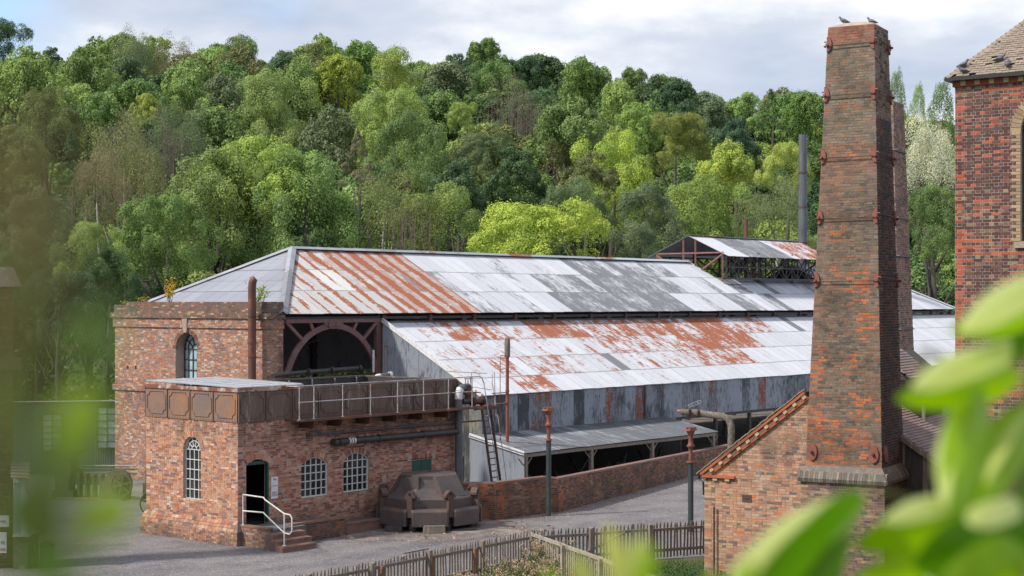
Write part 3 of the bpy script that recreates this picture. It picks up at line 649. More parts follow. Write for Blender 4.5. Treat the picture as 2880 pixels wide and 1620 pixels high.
VG = empty('valve_group', W(11.0, -.35, 4.06), 'rusty stop valves and flanged pipe on the platform at the head of the ladder', 'valve')
m = MB(); m.tube([W(10.75, -.35, 4.27), W(11.25, -.35, 4.27)], .12, 12); m.build('flanged_pipe', M['iron_dark'], VG, smooth=True)
m = MB(); m.tube([W(11.25, -.4, 4.25), W(11.9, -.4, 4.22)], .12, 12)
for q in (11.25, 11.33, 11.8, 11.88): m.tube([W(q, -.4, 4.24), W(q + .04, -.4, 4.24)], .18, 12)
m.build('valve_body', M['iron_stack'], VG, smooth=True)
m = MB(); m.tube([W(11.1, -.35, 4.3), W(11.1, -.35, 4.5), W(11.1, -.35, 4.52), W(11.1, -.35, 4.85), W(11.1, -.35, 4.87)], [.1, .13, .2, .14, .2], 10); m.build('bonnet', M['iron_stack'], VG, smooth=True)
m = MB()
for q in (-.14, .14): m.tube([W(11.1 + q, -.35, 4.85), W(11.1 + q, -.35, 5.12)], .016, 6)
m.tube([W(10.9, -.35, 5.12), W(11.3, -.35, 5.12)], .016, 6); m.tube([W(11.1, -.35, 4.85), W(11.1, -.35, 5.08)], .022, 6); m.tube([W(11.25, -.35, 4.98), W(11.24, -.35, 5.2), W(11.2, -.35, 5.2)], .014, 6); m.build('valve_spindle', M['iron_stack'], VG)
m = MB()
for k in range(12): a = 2 * math.pi * k / 12; b = 2 * math.pi * (k + 1) / 12; m.bar(W(11.5 + .19 * math.cos(a), -.4 + .19 * math.sin(a), 4.58), W(11.5 + .19 * math.cos(b), -.4 + .19 * math.sin(b), 4.58), .025)
m.bar(W(11.31, -.4, 4.58), W(11.69, -.4, 4.58), .022); m.bar(W(11.5, -.4, 4.25), W(11.5, -.4, 4.68), .035); m.build('hand_wheel', M['iron_stack'], VG)
GD = empty('guard_rail', W(12, -.7, 4.06), 'thin bent rusty guard rail round the valve platform at the ladder head', 'railing')
m = MB(); m.tube([W(9.9, -.35, 5.43), W(12.2, -.35, 5.28)], .012, 6); m.tube([W(11.2, -.5, 4.8), W(12.1, -.7, 4.66)], .012, 6); m.tube([W(11.3, -.35, 4.06), W(11.3, -.35, 5.33)], .012, 6); m.build('rail', M['iron_orange'], GD)
m = MB(); m.tube([W(12.25, -.75, 3.6), W(12.15, -.75, 4.6), W(12.05, -.75, 4.9), W(12.05, -.75, 5.2), W(12.18, -.75, 5.35), W(12.2, -.75, 4.7), W(12.3, -.76, 3.55)], .016, 6); m.build('hoop', M['rail_grey'], GD)
LD = empty('ladder', W(11.9, -1.0, 1.2), 'steep rusty iron ladder with side handrails up to the valve platform', 'ladder')
def lerp(a, b, t): return a + (b - a) * t
tl_, tr_, bl_, br_ = W(11.45, -.72, 4.1), W(11.95, -.72, 4.1), W(11.6, -1.15, 1.0), W(12.1, -1.15, 1.0)
for nm, a, b in (('stile', tl_, bl_), ('stile', tr_, br_)): m = MB(); m.bar(a, b, .05, .09); m.build(nm, M['iron_lug'] if nm else None, LD)
for k in range(13): q = (k + .5) / 13; m = MB(); m.bar(lerp(tl_, bl_, q), lerp(tr_, br_, q), .10, .03); m.build('rung', M['iron_lug'], LD)
off_ = E2 * -.32
for a, b in ((tl_, bl_), (tr_, br_)):
    m = MB(); a2 = lerp(a, b, .12) + off_; b2 = lerp(a, b, .93) + off_; m.tube([lerp(a, b, .12), a2, b2, lerp(a, b, .93)], .016, 6); m.build('handrail', M['rail_grey'], LD)

# ---- entrance steps
ST = empty('entrance_steps', W(.1, -1.2, 0), 'worn brick steps with a landing at the pump house doorway', 'steps')
z0_ = [(.0, -1.33, .66), ]
LP = lambda a, z, y: W(.06 - y, -a, z)
brick_wall(ST, lambda a, z, y: W(.04 - y, -a, z), lambda z: (0.0, 1.36 + max(0, (.55 - z)) * 1.6), 0, .62, palT, BR['sooty'], M['mortar_dark'], bond='x', thick=.2, singles=0)
m = MB(); m.box(W(.02, -1.38, .62), E1 * .30, E2 * 1.37, UP * .055); m.build('landing_edge', M['coping'], ST)
m = MB(); m.box(W(.3, -1.36, .0), E1 * 1.5, E2 * 1.35, UP * .6); m.build('landing', M['slab'], ST)
for (t_, z_, sa, sb_) in ((-1.72, .50, .0, 1.45), (-2.06, .34, -.08, 1.40), (-2.40, .18, -.2, 1.3)):
    m = MB(); m.box(W(sa + .01, t_ + .02, 0), E1 * (sb_ - sa - .02), E2 * .36, UP * (z_ - .05)); m.box(W(sa, t_, z_ - .06), E1 * (sb_ - sa), E2 * .36, UP * .06); m.build('step', M['coping'], ST)
HR = empty('step_handrail', W(.12, -.3, .66), 'chipped white tubular handrail beside the doorway steps', 'handrail')
p1, p2 = W(.12, -.12, .66), W(-.02, -2.28, .2)
for a, h_ in ((p1, 1.04), (p2, 1.03)): m = MB(); m.tube([a, a + UP * h_], .024, 8); m.tube([a, a + UP * .02], .07, 8); m.build('post', M['rail_white'], HR)
k1 = W(.1, -1.15, 0); m = MB(); m.tube([p1 + UP * 1.02, k1 + UP * 1.66, W(.04, -1.3, 1.6), p2 + UP * 1.04, p2 + UP * 1.02 - E2 * .28, p2 + UP * .92 - E2 * .36, p2 + UP * .5 - E2 * .36, p2 + UP * .4 - E2 * .25, p2 + UP * .42, W(.04, -1.3, 1.12), k1 + UP * 1.17, p1 + UP * .48], .024, 8); m.build('rail', M['rail_white'], HR)
KB = empty('path_kerb_wall', W(1.5, -1.1, 0), 'low stepped brick kerb wall holding up the path along the pump house', 'wall')
brick_wall(KB, lambda a, z, y: W(1.36 + a, -1.12 - y, z), lambda z: (0, 2.55), 0, .60, [(2, (.20, .10, .08)), (2, (.11, .075, .07)), (1, (.3, .12, .07))], BR['sooty'], M['mortar_dark'], thick=.2, singles=60)
m = MB(); m.box(W(1.3, -1.16, .60), E1 * 2.62, E2 * .30, UP * .065); m.build('coping', M['coping'], KB)
m = MB(); m.box(W(3.95, -1.10, 0), E1 * 3.2, E2 * .20, UP * .36); m.box(W(3.94, -1.13, .36), E1 * 3.2, E2 * .26, UP * .06); m.build('lower_kerb', M['coping'], KB)
m = MB(); m.box(W(1.6, -.95, 0), E1 * 9.2, E2 * .94, UP * .33); m.box(W(1.6, -1.0, .3), E1 * 2.3, E2 * .99, UP * .26); m.build('raised_path', M['slab'], None, kind='structure')
# ---- notice by the door
SG = empty('door_notice', W(1.43, -.01, 1.39), 'tall white notice board with faint black lettering beside the pump house doorway', 'sign')
m = MB(); m.box(W(1.44, -.030, 1.84), E1 * .30, E2 * .02, UP * .30); m.build('upper_board', M['sign_white'], SG); m = MB(); m.box(W(1.44, -.030, 1.40), E1 * .30, E2 * .02, UP * .42); m.build('lower_board', M['sign_white'], SG)
def text(body, loc, xdir, nrm, size, mat, parent, align='CENTER'):
    c = bpy.data.curves.new('lettering', 'FONT'); c.body = body; c.size = size; c.align_x = align; c.align_y = 'CENTER'; c.extrude = 0.002; c.materials.append(mat)
    t_ = bpy.data.objects.new('lettering', c); dg = bpy.context.evaluated_depsgraph_get(); col.objects.link(t_); dg.update()
    me = bpy.data.meshes.new_from_object(t_.evaluated_get(dg)); bpy.data.objects.remove(t_); me.materials.clear(); me.materials.append(mat)
    o = bpy.data.objects.new('lettering', me); col.objects.link(o); o.parent = parent; x = Vector(xdir).normalized(); n_ = Vector(nrm).normalized(); l = Vector(loc) - root_loc(parent)
    o.matrix_local = Matrix(((x.x, 0, n_.x, l.x), (x.y, 0, n_.y, l.y), (x.z, 1, n_.z, l.z), (0, 0, 0, 1))); return o
for (tx, z_, sz) in (('The', 2.05, .10), ('GREAT', 1.60, .082), ('SYSTEM', 1.52, .078)): text(tx, W(1.59, -.033, z_), E1, -E2, sz, M['ink'], SG)
# ================================================================== ROLLING MILL SHED: brick end wall
EW = empty('brick_end_wall', W(10.4, 15, 0), 'tall parapeted brick end wall of the long shed with one deep arched window and corbelled bands', 'wall')
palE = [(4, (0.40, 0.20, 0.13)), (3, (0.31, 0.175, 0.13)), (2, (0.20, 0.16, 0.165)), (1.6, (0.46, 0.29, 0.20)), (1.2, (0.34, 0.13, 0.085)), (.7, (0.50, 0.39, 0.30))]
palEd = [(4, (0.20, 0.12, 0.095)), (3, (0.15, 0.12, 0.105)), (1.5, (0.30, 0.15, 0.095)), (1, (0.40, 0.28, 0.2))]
PE = lambda a, z, y: W(10.4 - y, 20.65 - a, z)       # a from far-left end towards the right corner
ewH = arch_hole(5.12, 0.74, 4.1, 5.95, 0.74)
def E_y(z):   # corbelled bands stand proud
    if 7.33 < z < 7.55: return .14
    if 6.91 < z < 7.33: return .07
    if 4.02 < z < 4.27: return .08
    return 0.0
def PEb(a, z, y): return PE(a, z, y + E_y(z))
brick_wall(EW, PE, lambda z: (0, 10.39), 0, 4.02, palE, BR['pale'], M['mortar'], [arch_hole(0.5, 0.01, 9, 9, 0)], bond='x', thick=.3, singles=60)
brick_wall(EW, PE, lambda z: (0, 10.39), 4.27, 6.91, palE, BR['pale'], M['mortar'], [ewH], bond='x', thick=.62, singles=240, arch_ring=.24)
brick_wall(EW, lambda a, z, y: PE(a, z, y + .08), lambda z: (-.08, 3.2), 4.02, 4.27, palE, BR['pale'], M['mortar'], bond='x', thick=.4, singles=0)
brick_wall(EW, PE, lambda z: (3.2, 10.39), 4.02, 4.27, palE, BR['pale'], M['mortar'], [ewH], bond='x', thick=.6, singles=0)
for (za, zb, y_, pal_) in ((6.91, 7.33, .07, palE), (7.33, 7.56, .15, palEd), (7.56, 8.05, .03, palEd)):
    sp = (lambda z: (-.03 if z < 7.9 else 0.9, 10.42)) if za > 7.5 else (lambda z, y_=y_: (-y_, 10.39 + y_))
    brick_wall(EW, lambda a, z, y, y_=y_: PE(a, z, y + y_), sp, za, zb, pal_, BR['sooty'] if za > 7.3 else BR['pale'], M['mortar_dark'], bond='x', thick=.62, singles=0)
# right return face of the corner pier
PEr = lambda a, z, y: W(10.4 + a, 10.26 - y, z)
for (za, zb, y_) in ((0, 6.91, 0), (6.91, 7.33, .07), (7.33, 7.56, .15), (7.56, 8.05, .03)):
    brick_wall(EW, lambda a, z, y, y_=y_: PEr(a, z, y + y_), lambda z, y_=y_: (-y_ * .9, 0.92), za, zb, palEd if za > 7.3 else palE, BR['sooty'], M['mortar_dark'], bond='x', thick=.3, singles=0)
m = MB(); m.hexa([PE(5.02, 6.7, 0), PE(5.24, 6.7, 0), PE(5.24, 6.7, .10), PE(5.02, 6.7, .10), PE(4.95, 7.36, 0), PE(5.31, 7.36, 0), PE(5.31, 7.36, .13), PE(4.95, 7.36, .13)]); m.build('keystone', M['stone'], EW)
bars_window(EW, PE, 5.12, 0.74, 4.1, 5.95, 0.74, 5, 4, M['iron_dark'], M['glass_pale'], y=-.5, fan=True, bw=.035)
m = MB()
for a in (.9, 1.5): m.box(PE(a, 5.0, -.02), PE(a + .1, 5.0, -.02) - PE(a, 5.0, -.02), UP * .14, PE(a, 5.0, .012) - PE(a, 5.0, -.02))
m.build('putlog_hole', M['black'], EW)
for za in (7.42, 5.72):
    m = MB(); m.bar(W(10.1, 10.65, za), W(10.1, 9.8, za), .05, .03); m.tube([W(9.9 + .17 * math.cos(k * .7), 10.62 + .17 * math.sin(k * .7), za) for k in range(10)], .018, 6); m.build('stack_bracket', M['iron_dark'], None, label='iron strap bracket tying the rusty flue pipe to the end wall, %s of the two' % ('upper' if za > 7 else 'lower'), cat='bracket', group='flue pipe brackets')
m = MB(); zt = [(W(9.9, 10.62, 4.7), .17), (W(9.9, 10.62, 8.6), .17), (W(9.905, 10.6, 8.85), .17), (W(9.93, 10.55, 8.98), .165), (W(9.98, 10.5, 9.04), .12)]
m.tube([a for a, b in zt], [b for a, b in zt], 16); m.build('flue_pipe', M['iron_stack'], None, smooth=True, label='fat rusty upright flue pipe standing against the right end of the brick end wall', cat='pipe')
fp = bpy.data.objects['flue_pipe']
for z_ in (5.72, 7.42, 6.3): m = MB(); m.tube([W(9.9, 10.62, z_), W(9.9, 10.62, z_ + .05)], .19, 16); m.build('collar', M['iron_stack'], fp, off=(0, 0, 0), smooth=True)
# saplings rooted on the parapet
def sapling(s_, t_, z_, h_, c_, lab, n=260, spread=.32):
    r_ = empty('sapling', W(s_, t_, z_), lab, 'shrub'); m = MB(); tips = []
    for k in range(9):
        a = rnd.uniform(0, 6.28); q = rnd.uniform(.3, 1) * spread * h_; b0 = W(s_ + rnd.uniform(-.1, .1), t_ + rnd.uniform(-.2, .2), z_); b1 = b0 + Vector((math.cos(a) * q, math.sin(a) * q, h_ * rnd.uniform(.55, 1)))
        m.tube([b0, lerp(b0, b1, .5) + UP * .05, b1], [.014, .009, .004], 5); tips.append((b0, b1))
    m.build('stem', M['bark'], r_); vs = []
    for k in range(n):
        b0, b1 = rnd.choice(tips); p = lerp(b0, b1, rnd.uniform(.25, 1.02)) + Vector((rnd.gauss(0, .06), rnd.gauss(0, .06), rnd.gauss(0, .06))) - r_.location
        d1 = Vector((rnd.gauss(0, 1), rnd.gauss(0, 1), rnd.gauss(0, .6))).normalized() * .055; d2 = d1.cross(Vector((rnd.gauss(0, 1), rnd.gauss(0, 1), rnd.gauss(0, 1)))).normalized() * .035
        vs += [p - d1, p + d2, p + d1, p - d2]
    o = obj('foliage', np_mesh('sapling_leaves', [tuple(v) for v in vs], 4, M['leaf'], [rnd.random() for _ in range(n)]), r_); o.color = (*c_, 1)
sapling(10.6, 16.9, 8.0, 1.15, (0.50, 0.34, 0.03), 'golden yellow birch sapling growing from the brick parapet in front of the hipped roof')
sapling(10.6, 10.95, 8.0, .72, (0.34, 0.40, 0.08), 'pale green sapling growing from the parapet just right of the flue pipe', spread=.6)
sapling(10.5, 20.0, 7.8, .3, (0.22, 0.24, 0.06), 'small weed tuft rooted in the broken left corner of the parapet', n=90, spread=.5)
sapling(10.5, 18.6, 8.0, .25, (0.35, 0.26, 0.05), 'tiny yellowish weed on the parapet left of the golden sapling', n=60, spread=.5)

# ================================================================== ROLLING MILL SHED: roofs
SH = empty('rolling_mill_shed', W(17, 10, 0), 'very long open-sided ironworks shed with white and rust streaked corrugated roofs', 'building')
RZ, EZ = 10.57, 7.55; run = 5.55; LS = math.hypot(run, RZ - EZ); dn = (-E2 * run + UP * (EZ - RZ)) / LS
rowsM = [(0.02, LS * .345), (LS * .33, LS * .675), (LS * .66, LS)]
def c_main(x, r):
    s = x; rust = 0.0; dark = 0.03; tint = rnd.uniform(.55, 1)
    if s < 23.6: rust = (.45 if s < 16.5 else (.62 if s < 19 else .78)) - (.22 if r == 2 and s < 19 else 0) - (.06 if r else 0); tint = rnd.uniform(.3, .7)
    if s < 23.6 and r == 1 and 15.8 < s < 17.5: rust = .0; tint = 1
    if r == 0 and 23.6 < s < 32: rust = .12
    if r == 0 and (36.5 < s < 46): dark = rnd.choice((.52, .66, .7, .6))
    if r == 1 and (32.0 < s < 43.5): dark = rnd.choice((.6, .72, .66))
    if r == 2 and (31 < s < 42.5): dark = rnd.choice((.62, .72, .66))
    if r >= 1 and s > 43.5 and rnd.random() < .28: dark = rnd.choice((.5, .7))
    if r < 2 and 25 < s < 36.5 and rnd.random() < .13: dark = .42
    if r == 2 and abs(s - 24.6) < .5: dark = .5
    if rnd.random() < .05: dark = max(dark, .5)
    return (rust, dark, tint)
hipx = lambda s: (16.6 - s) / 5.62 * LS if s < 16.6 else (0 if s < 71 else (s - 71) / 5.6 * LS)
def mat_main(x, r): return M['roof_striped'] if x < 23.6 else M['roof']
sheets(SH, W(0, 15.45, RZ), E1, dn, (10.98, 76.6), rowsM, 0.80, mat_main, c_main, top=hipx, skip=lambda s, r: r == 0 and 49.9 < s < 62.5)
# far slope (seen from beneath and at the hip), plain
up_far = (E2 * run + UP * (EZ - RZ)) / LS
m = MB(); th = UP * -.02
def slab(mb, q): mb.hexa([p + th for p in q] + list(q))
slab(m, [W(16.6, 15.45, RZ), W(10.98, 21.0, EZ), W(49.9, 21.0, EZ), W(49.9, 15.45, RZ)])
slab(m, [W(49.9, 17.4, 9.5), W(49.9, 21.0, EZ), W(76, 21.0, EZ), W(76, 17.4, 9.5)]); slab(m, [W(62.5, 15.45, RZ), W(62.5, 17.4, 9.5), W(76, 17.4, 9.5), W(71, 15.45, RZ)])
m.build('far_roof_slope', M['roof_grey'], SH)
# hipped end behind the parapet
hx = lambda t: abs(t - 15.45) / 5.55 * LS
def c_hip(x, r): return (0.10, 0.22 if r < 2 else .3, rnd.uniform(.1, .5))
lsn = (-E1 * 5.62 + UP * (EZ - RZ)); L2 = lsn.length
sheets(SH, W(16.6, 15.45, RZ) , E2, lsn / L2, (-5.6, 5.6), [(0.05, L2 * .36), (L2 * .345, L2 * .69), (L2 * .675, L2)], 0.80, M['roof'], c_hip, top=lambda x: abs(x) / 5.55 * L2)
# ridge and hip cappings
def capping(name, pts, wd, mats, lab=None):
    for i in range(len(pts) - 1):
        m = MB(); a, b = pts[i], pts[i + 1]; d = (b - a).normalized(); sd = d.cross(UP).normalized() * wd
        n_ = max(1, int((b - a).length / 1.9))
        for k in range(n_):
            p, q = lerp(a, b, k / n_), lerp(a, b, (k + 1) / n_) + d * .02; j = UP * rnd.uniform(0, .012); m = MB(); dr = UP * -wd * .42
            m.add([p - sd + dr + j, q - sd + dr + j, q + UP * .035 + j, p + UP * .035 + j, p + sd + dr + j, q + sd + dr + j], [(0, 1, 2, 3), (3, 2, 5, 4)])
            mm = mats(k, n_) if callable(mats) else mats; o = m.build(name, mm, SH); r_, g_ = (rnd.uniform(.3, .75), .1) if rnd.random() < .35 else (.05, rnd.uniform(0, .4)); o.color = (r_, g_, .8, 1)
capping('ridge_cap', [W(16.6, 15.45, RZ + .05), W(49.9, 15.45, RZ + .05)], .20, lambda k, n: M['roof'] if k < 3 or k > n * .72 else M['roof_grey'])
capping('hip_cap', [W(16.6, 15.45, RZ + .06), W(10.98, 9.9, EZ + .06)], .19, M['roof'])
capping('hip_cap', [W(16.6, 15.45, RZ + .06), W(10.98, 21.0, EZ + .06)], .19, M['roof'])
capping('hip_cap', [W(71, 15.45, RZ + .06), W(76.6, 9.9, EZ + .06)], .19, M['roof'])
# lean-to roof
LT0, LZ0, LT1, LZ1 = 10.12, 7.22, 4.18, 4.05; LL = math.hypot(LT0 - LT1, LZ0 - LZ1); dl = (-E2 * (LT0 - LT1) + UP * (LZ1 - LZ0)) / LL
rowsL = [(0, LL * .30), (LL * .285, LL * .55), (LL * .535, LL * .80), (LL * .785, LL)]
def c_lean(x, r):
    s = x; rust = 0.12; dark = 0.02; tint = rnd.uniform(.6, 1)
    if r == 0:
        if s < 18.4: rust = .1
        elif s < 20.3: rust = .5
        elif s < 24.4: rust = rnd.choice((.6, .72, .68))
        elif s < 27: rust = .5
        elif s < 45: rust = rnd.choice((.62, .70, .76, .68, .58))
        elif s < 49: rust = .56
        else: rust = .0
    elif r == 1: rust = .42 if s < 30 else (.56 if s < 38 else (.74 if s < 45 else (.4 if s < 47 else 0)))
    elif r == 2: rust = .40 if s < 20 else (.56 if s < 26 else (.46 if s < 36 else (.6 if s < 42 else (.3 if s < 46 else 0))))
    else: rust = .60 if 20.0 < s < 22.6 else (.3 if s < 40 else .05)
    if r == 2 and abs(s - 29.5) < .42: dark = .95; rust = 0
    if r == 0 and abs(s - 52) < .45: dark = .8
    if rnd.random() < .07 and rust < .7: rust = 0; tint = 1.0
    return (rust, dark, tint)
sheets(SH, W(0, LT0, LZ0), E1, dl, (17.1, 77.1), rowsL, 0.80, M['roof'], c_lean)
# eaves shadow gap: fascia beams, purlins and trusses under the main roof
m = MB(); m.box(W(11.0, 10.2, 7.28), E1 * 65, E2 * .12, UP * .12); m.build('eaves_beam', M['iron_dark'], SH)
m = MB(); m.box(W(17.1, 10.0, 7.02), E1 * 60, E2 * .10, UP * .14); m.build('valley_beam', M['iron_dark'], SH)
m = MB()
for k in range(20): m.box(W(17.2 + k * 3.1, 10.12, 7.0), E1 * .2, E2 * .2, UP * .45)
m.build('bracket_shoe', M['iron_lug'], SH)
m = MB()
for (t_, z_) in ((10.3, 7.55), (12.0, 8.5), (13.8, 9.47)):
    for tt in (t_, 30.9 - t_): m.box(W(11.5 + (t_ - 10.3), tt, z_ - .1), E1 * (38 if t_ > 12.5 else 64), E2 * .08, UP * .1)
m.build('purlin', M['black'], SH)
for k in range(11):
    s_ = 17.0 + k * 5.8; m = MB(); m.bar(W(s_, 10.2, 7.45), W(s_, 15.45, 10.35 if s_ < 50 or s_ > 62 else 9.5), .08); m.bar(W(s_, 20.7, 7.45), W(s_, 15.45, 10.35 if s_ < 50 or s_ > 62 else 9.5), .08); m.bar(W(s_, 10.2, 7.4), W(s_, 20.7, 7.4), .06)
    if s_ < 50 or s_ > 62: m.bar(W(s_, 15.45, 7.4), W(s_, 15.45, 10.3), .05)
    m.bar(W(s_, 12.8, 7.4), W(s_, 14.0, 9.5), .04); m.bar(W(s_, 18.1, 7.4), W(s_, 16.9, 9.5), .04); m.build('roof_truss', M['iron_dark'], SH)
# columns along both sides
for k in range(12):
    for tt in (10.26, 20.6):
        m = MB(); s_ = 17.0 + k * 5.8; m.box(W(s_ - .16, tt - .1, 0), E1 * .32, E2 * .2, UP * 7.3)
        for z_ in (5.2, 5.9, 6.6): m.box(W(s_ + .1, tt - .16, z_), E1 * .08, E2 * .06, UP * .08)
        m.build('column', M['iron_redgrey'] if k == 0 else M['iron_dark'], SH)
# far wall curtain with daylight beneath, dark floor stuff
m = MB(); m.box(W(11, 20.7, 4.45), E1 * 65, E2 * .04, UP * 3.1)
m.build('far_cladding', M['cwall'], SH)
m = MB(); m.box(W(11.2, 10.6, 0.004), E1 * 64, E2 * 10, UP * .02); m.box(W(17.2, 4.3, .004), E1 * 58, E2 * 6.2, UP * .02); m.build('mill_floor', M['dirt'], SH)
m = MB(); m.tube([W(13.6, 13, 2), W(13.6, 13, 7.4)], .06, 8); m.build('hanging_pole', M['rail_grey'], SH)
for a, b in ((W(11.6, 17, 4.0), W(17, 12, 6.9)), (W(17, 18, 4.3), W(12, 19.5, 6.8))): m = MB(); m.bar(a, b, .05); m.build('tie_rod', M['iron_dark'], SH)
# decorative arch between the end wall and the first column
AR = empty('cast_iron_arch', W(14.1, 10.26, 4.0), 'faded red cast iron arch frame with spokes filling the open bay beside the end wall', 'arch')
sc0, cz0, ri = 14.12, 4.22, 2.66; m = MB(); n = 30; PA = lambda s, z, y: W(s, 10.2 - y, z)
for i in range(n):
    a, b = R(8 + 164 * i / n), R(8 + 164 * (i + 1) / n); q = []
    for y in (0, .12): q += [[PA(sc0 - math.cos(t_) * rr, cz0 + math.sin(t_) * rr, y) for (t_, rr) in ((a, ri), (b, ri), (b, ri + .24), (a, ri + .24))]]
    m.hexa(q[0] + q[1])
m.build('arch_ring', M['iron_redgrey'], AR)
m = MB(); m.box(W(11.32, 10.06, 7.14), E1 * 5.6, E2 * .16, UP * .16); m.build('top_beam', M['iron_redgrey'], AR)
m = MB(); m.box(W(13.55, 10.05, 6.98), E1 * 1.1, E2 * .14, UP * .20)
m.tube([PA(13.85, 7.05, .16), PA(13.85, 7.05, .19)], .13, 16); m.box(W(14.2, 10.03, 6.97), E1 * .05, E2 * .02, UP * .19); m.build('centre_panel', M['iron_redgrey'], AR)
for (a, b) in (((11.4, 7.16), (12.42, 6.32)), ((12.75, 7.16), (12.98, 6.68)), ((15.55, 7.16), (15.28, 6.7)), ((16.82, 7.16), (15.85, 6.3))): m = MB(); m.bar(PA(a[0], a[1], .06), PA(b[0], b[1], .06), .14, .1, upv=-E2); m.build('spoke', M['iron_redgrey'], AR)
m = MB(); m.box(W(16.42, 9.98, 4.9), E1 * .1, E2 * .04, UP * 1.0); m.build('pale_plate', M['white_band'], AR)
# long black pipe crossing the arch behind the tank
m = MB(); m.tube([W(9.6, 9.0, 5.0), W(11.3, 9.9, 5.02), W(15.6, 9.9, 5.13)], .10, 12)
for q in (.02, .3, .6, .97): p = lerp(W(11.0, 9.8, 5.01), W(15.6, 9.9, 5.13), q); m.tube([p - E1 * .05, p + E1 * .05], .16, 12)
m.build('black_pipe', M['iron_dark'], None, smooth=True, label='black flanged pipe crossing the foot of the cast iron arch behind the tank', cat='pipe')
HF = empty('hoop_frame', W(12.4, 5.4, 4.9), 'thin rusty rectangular hoop standing on a banded pipe behind the tank', 'frame')
u1, u2 = W(12.42, 5.4, 4.98), W(12.62, 5.4, 4.98); m = MB(); m.tube([u1, u1 + UP * 1.25], .02, 6); m.tube([u2, u2 + UP * 1.25], .02, 6); m.tube([u1 + UP * 1.25, u2 + UP * 1.25], .02, 6); m.build('hoop', M['iron_lug'], HF)
m = MB(); m.tube([W(12.15, 5.4, 5.02), W(12.75, 5.4, 5.05)], .09, 12); m.build('banded_pipe', M['pipe_grey'], HF, smooth=True)
m = MB(); m.tube([W(11.9, 5.4, 4.90), W(12.02, 5.4, 5.0), W(12.18, 5.4, 5.02)], .10, 12); m.tube([W(12.72, 5.4, 5.05), W(12.85, 5.4, 5.055)], .12, 12); m.build('white_band', M['white_band'], HF, smooth=True)
m = MB(); m.box(W(11.9, 5.2, 0), E1 * .9, E2 * .4, UP * 4.92); m.build('support_pier', M['iron_dark'], HF)
# lean-to gable end (faces left) and front wall
GX = lambda t, z, x: W(17.12 - x, t, z)
def vsheets(root, Pf, a0, a1, wd, z0f, z1f, mat, colf, name='corrugated_sheet'):
    """upright sheets: Pf(a,z,y)"""
    n = max(1, int(round((a1 - a0) / wd))); w_ = (a1 - a0) / n; ro = root_loc(root)
    for i in range(n):
        xa = a0 + i * w_; seg = max(4, int(round(w_ / .0381))); vs = []; fs = []; yo = rnd.uniform(0, .012)
        for k in range(seg + 1):
            x = xa + (w_ + .02) * k / seg; y = (.011 if k % 2 else -.011) + yo
            zl = z0f(x) if callable(z0f) else z0f; zh = z1f(x) if callable(z1f) else z1f
            vs += [tuple(Pf(x, zl, y) - ro), tuple(Pf(x, max(zh, zl + .001), y) - ro)]
        for k in range(seg): fs.append((2 * k, 2 * k + 2, 2 * k + 3, 2 * k + 1))
        me = bpy.data.meshes.new('sheet'); me.from_pydata(vs, [], fs); me.materials.append(mat(xa) if callable(mat) and not isinstance(mat, bpy.types.Material) else mat)
        o = bpy.data.objects.new(name, me); col.objects.link(o); o.parent = root; c = colf(xa, i); o.color = (*c, 1)
zg = lambda t: LZ0 - .04 - (LT0 - t) / (LT0 - LT1) * (LZ0 - LZ1)
vsheets(SH, lambda a, z, y: W(17.16 - y, 10.12 - a, z), 0, 5.94, .75, 0, lambda a: zg(10.12 - a), lambda x: M['cwall_y'] if x > 4.4 else M['cwall'], lambda x, i: (.25, (.36 if x < 4 else (.68 if i == 6 else .46)), .7 if x < 4 else .2))
m = MB(); p0, p1_ = W(17.12, LT0, LZ0), W(17.12, LT1, LZ1); m.bar(p0 + UP * .02, p1_ + UP * .02, .05, .20); m.build('verge_flashing', M['white_band'], SH)
ctr = {'k': 0}
def c_wall(x, i):
    q = rnd.random()
    if q < .14: return (.05, .66, .2)
    if q < .30: return (.56, .40, .3)
    if q < .6: return (.28, .52, .5)
    return (.2, .40, .9)
vsheets(SH, lambda a, z, y: W(a, 4.28 - y, z), 17.2, 76, .80, 2.2, 4.06, M['cwall'], c_wall)
m = MB(); m.box(W(17.2, 4.34, 3.97), E1 * 59, E2 * .1, UP * .1); m.box(W(32, 4.26, 2.17), E1 * 44, E2 * .14, UP * .14); m.build('wall_plate', M['timber_dark'], SH)
for s_ in (29.2,): m = MB(); m.tube([W(s_, 4.18, 2.2), W(s_, 4.18, 4.0)], .05, 8); m.build('downpipe', M['iron_lug'], SH)
for k in range(8): m = MB(); s_ = 32.5 + k * 3.3; m.tube([W(s_, 4.4, 0), W(s_, 4.4, 2.2)], .11, 10); m.build('column', M['iron_dark'], SH)
# ---- front shelter
FS = empty('front_shelter', W(16.4, 1.2, 0), 'low dark-roofed corrugated shelter built against the front of the long shed', 'shelter')
fz = lambda t: 1.80 + (t - 1.2) / 3.0 * .60
LF = math.hypot(3.0, .6); df = (-E2 * 3.0 - UP * .6) / LF
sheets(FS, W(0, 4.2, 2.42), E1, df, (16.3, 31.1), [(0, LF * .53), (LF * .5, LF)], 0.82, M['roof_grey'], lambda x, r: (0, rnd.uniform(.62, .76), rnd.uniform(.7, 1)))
vsheets(FS, lambda a, z, y: W(16.42 - y, 4.2 - a, z), 0, 2.95, .74, 0, lambda a: fz(4.2 - a) - .04, M['cwall'], lambda x, i: (.05, .2, .85))
m = MB(); m.bar(W(16.36, 4.2, 2.40), W(16.36, 1.2, 1.80), .05, .17); m.build('verge_board', M['white_band'], FS)
m = MB(); m.box(W(16.4, 1.26, 1.62), E1 * 14.6, E2 * .07, UP * .14); m.build('front_beam', M['timber'], FS)
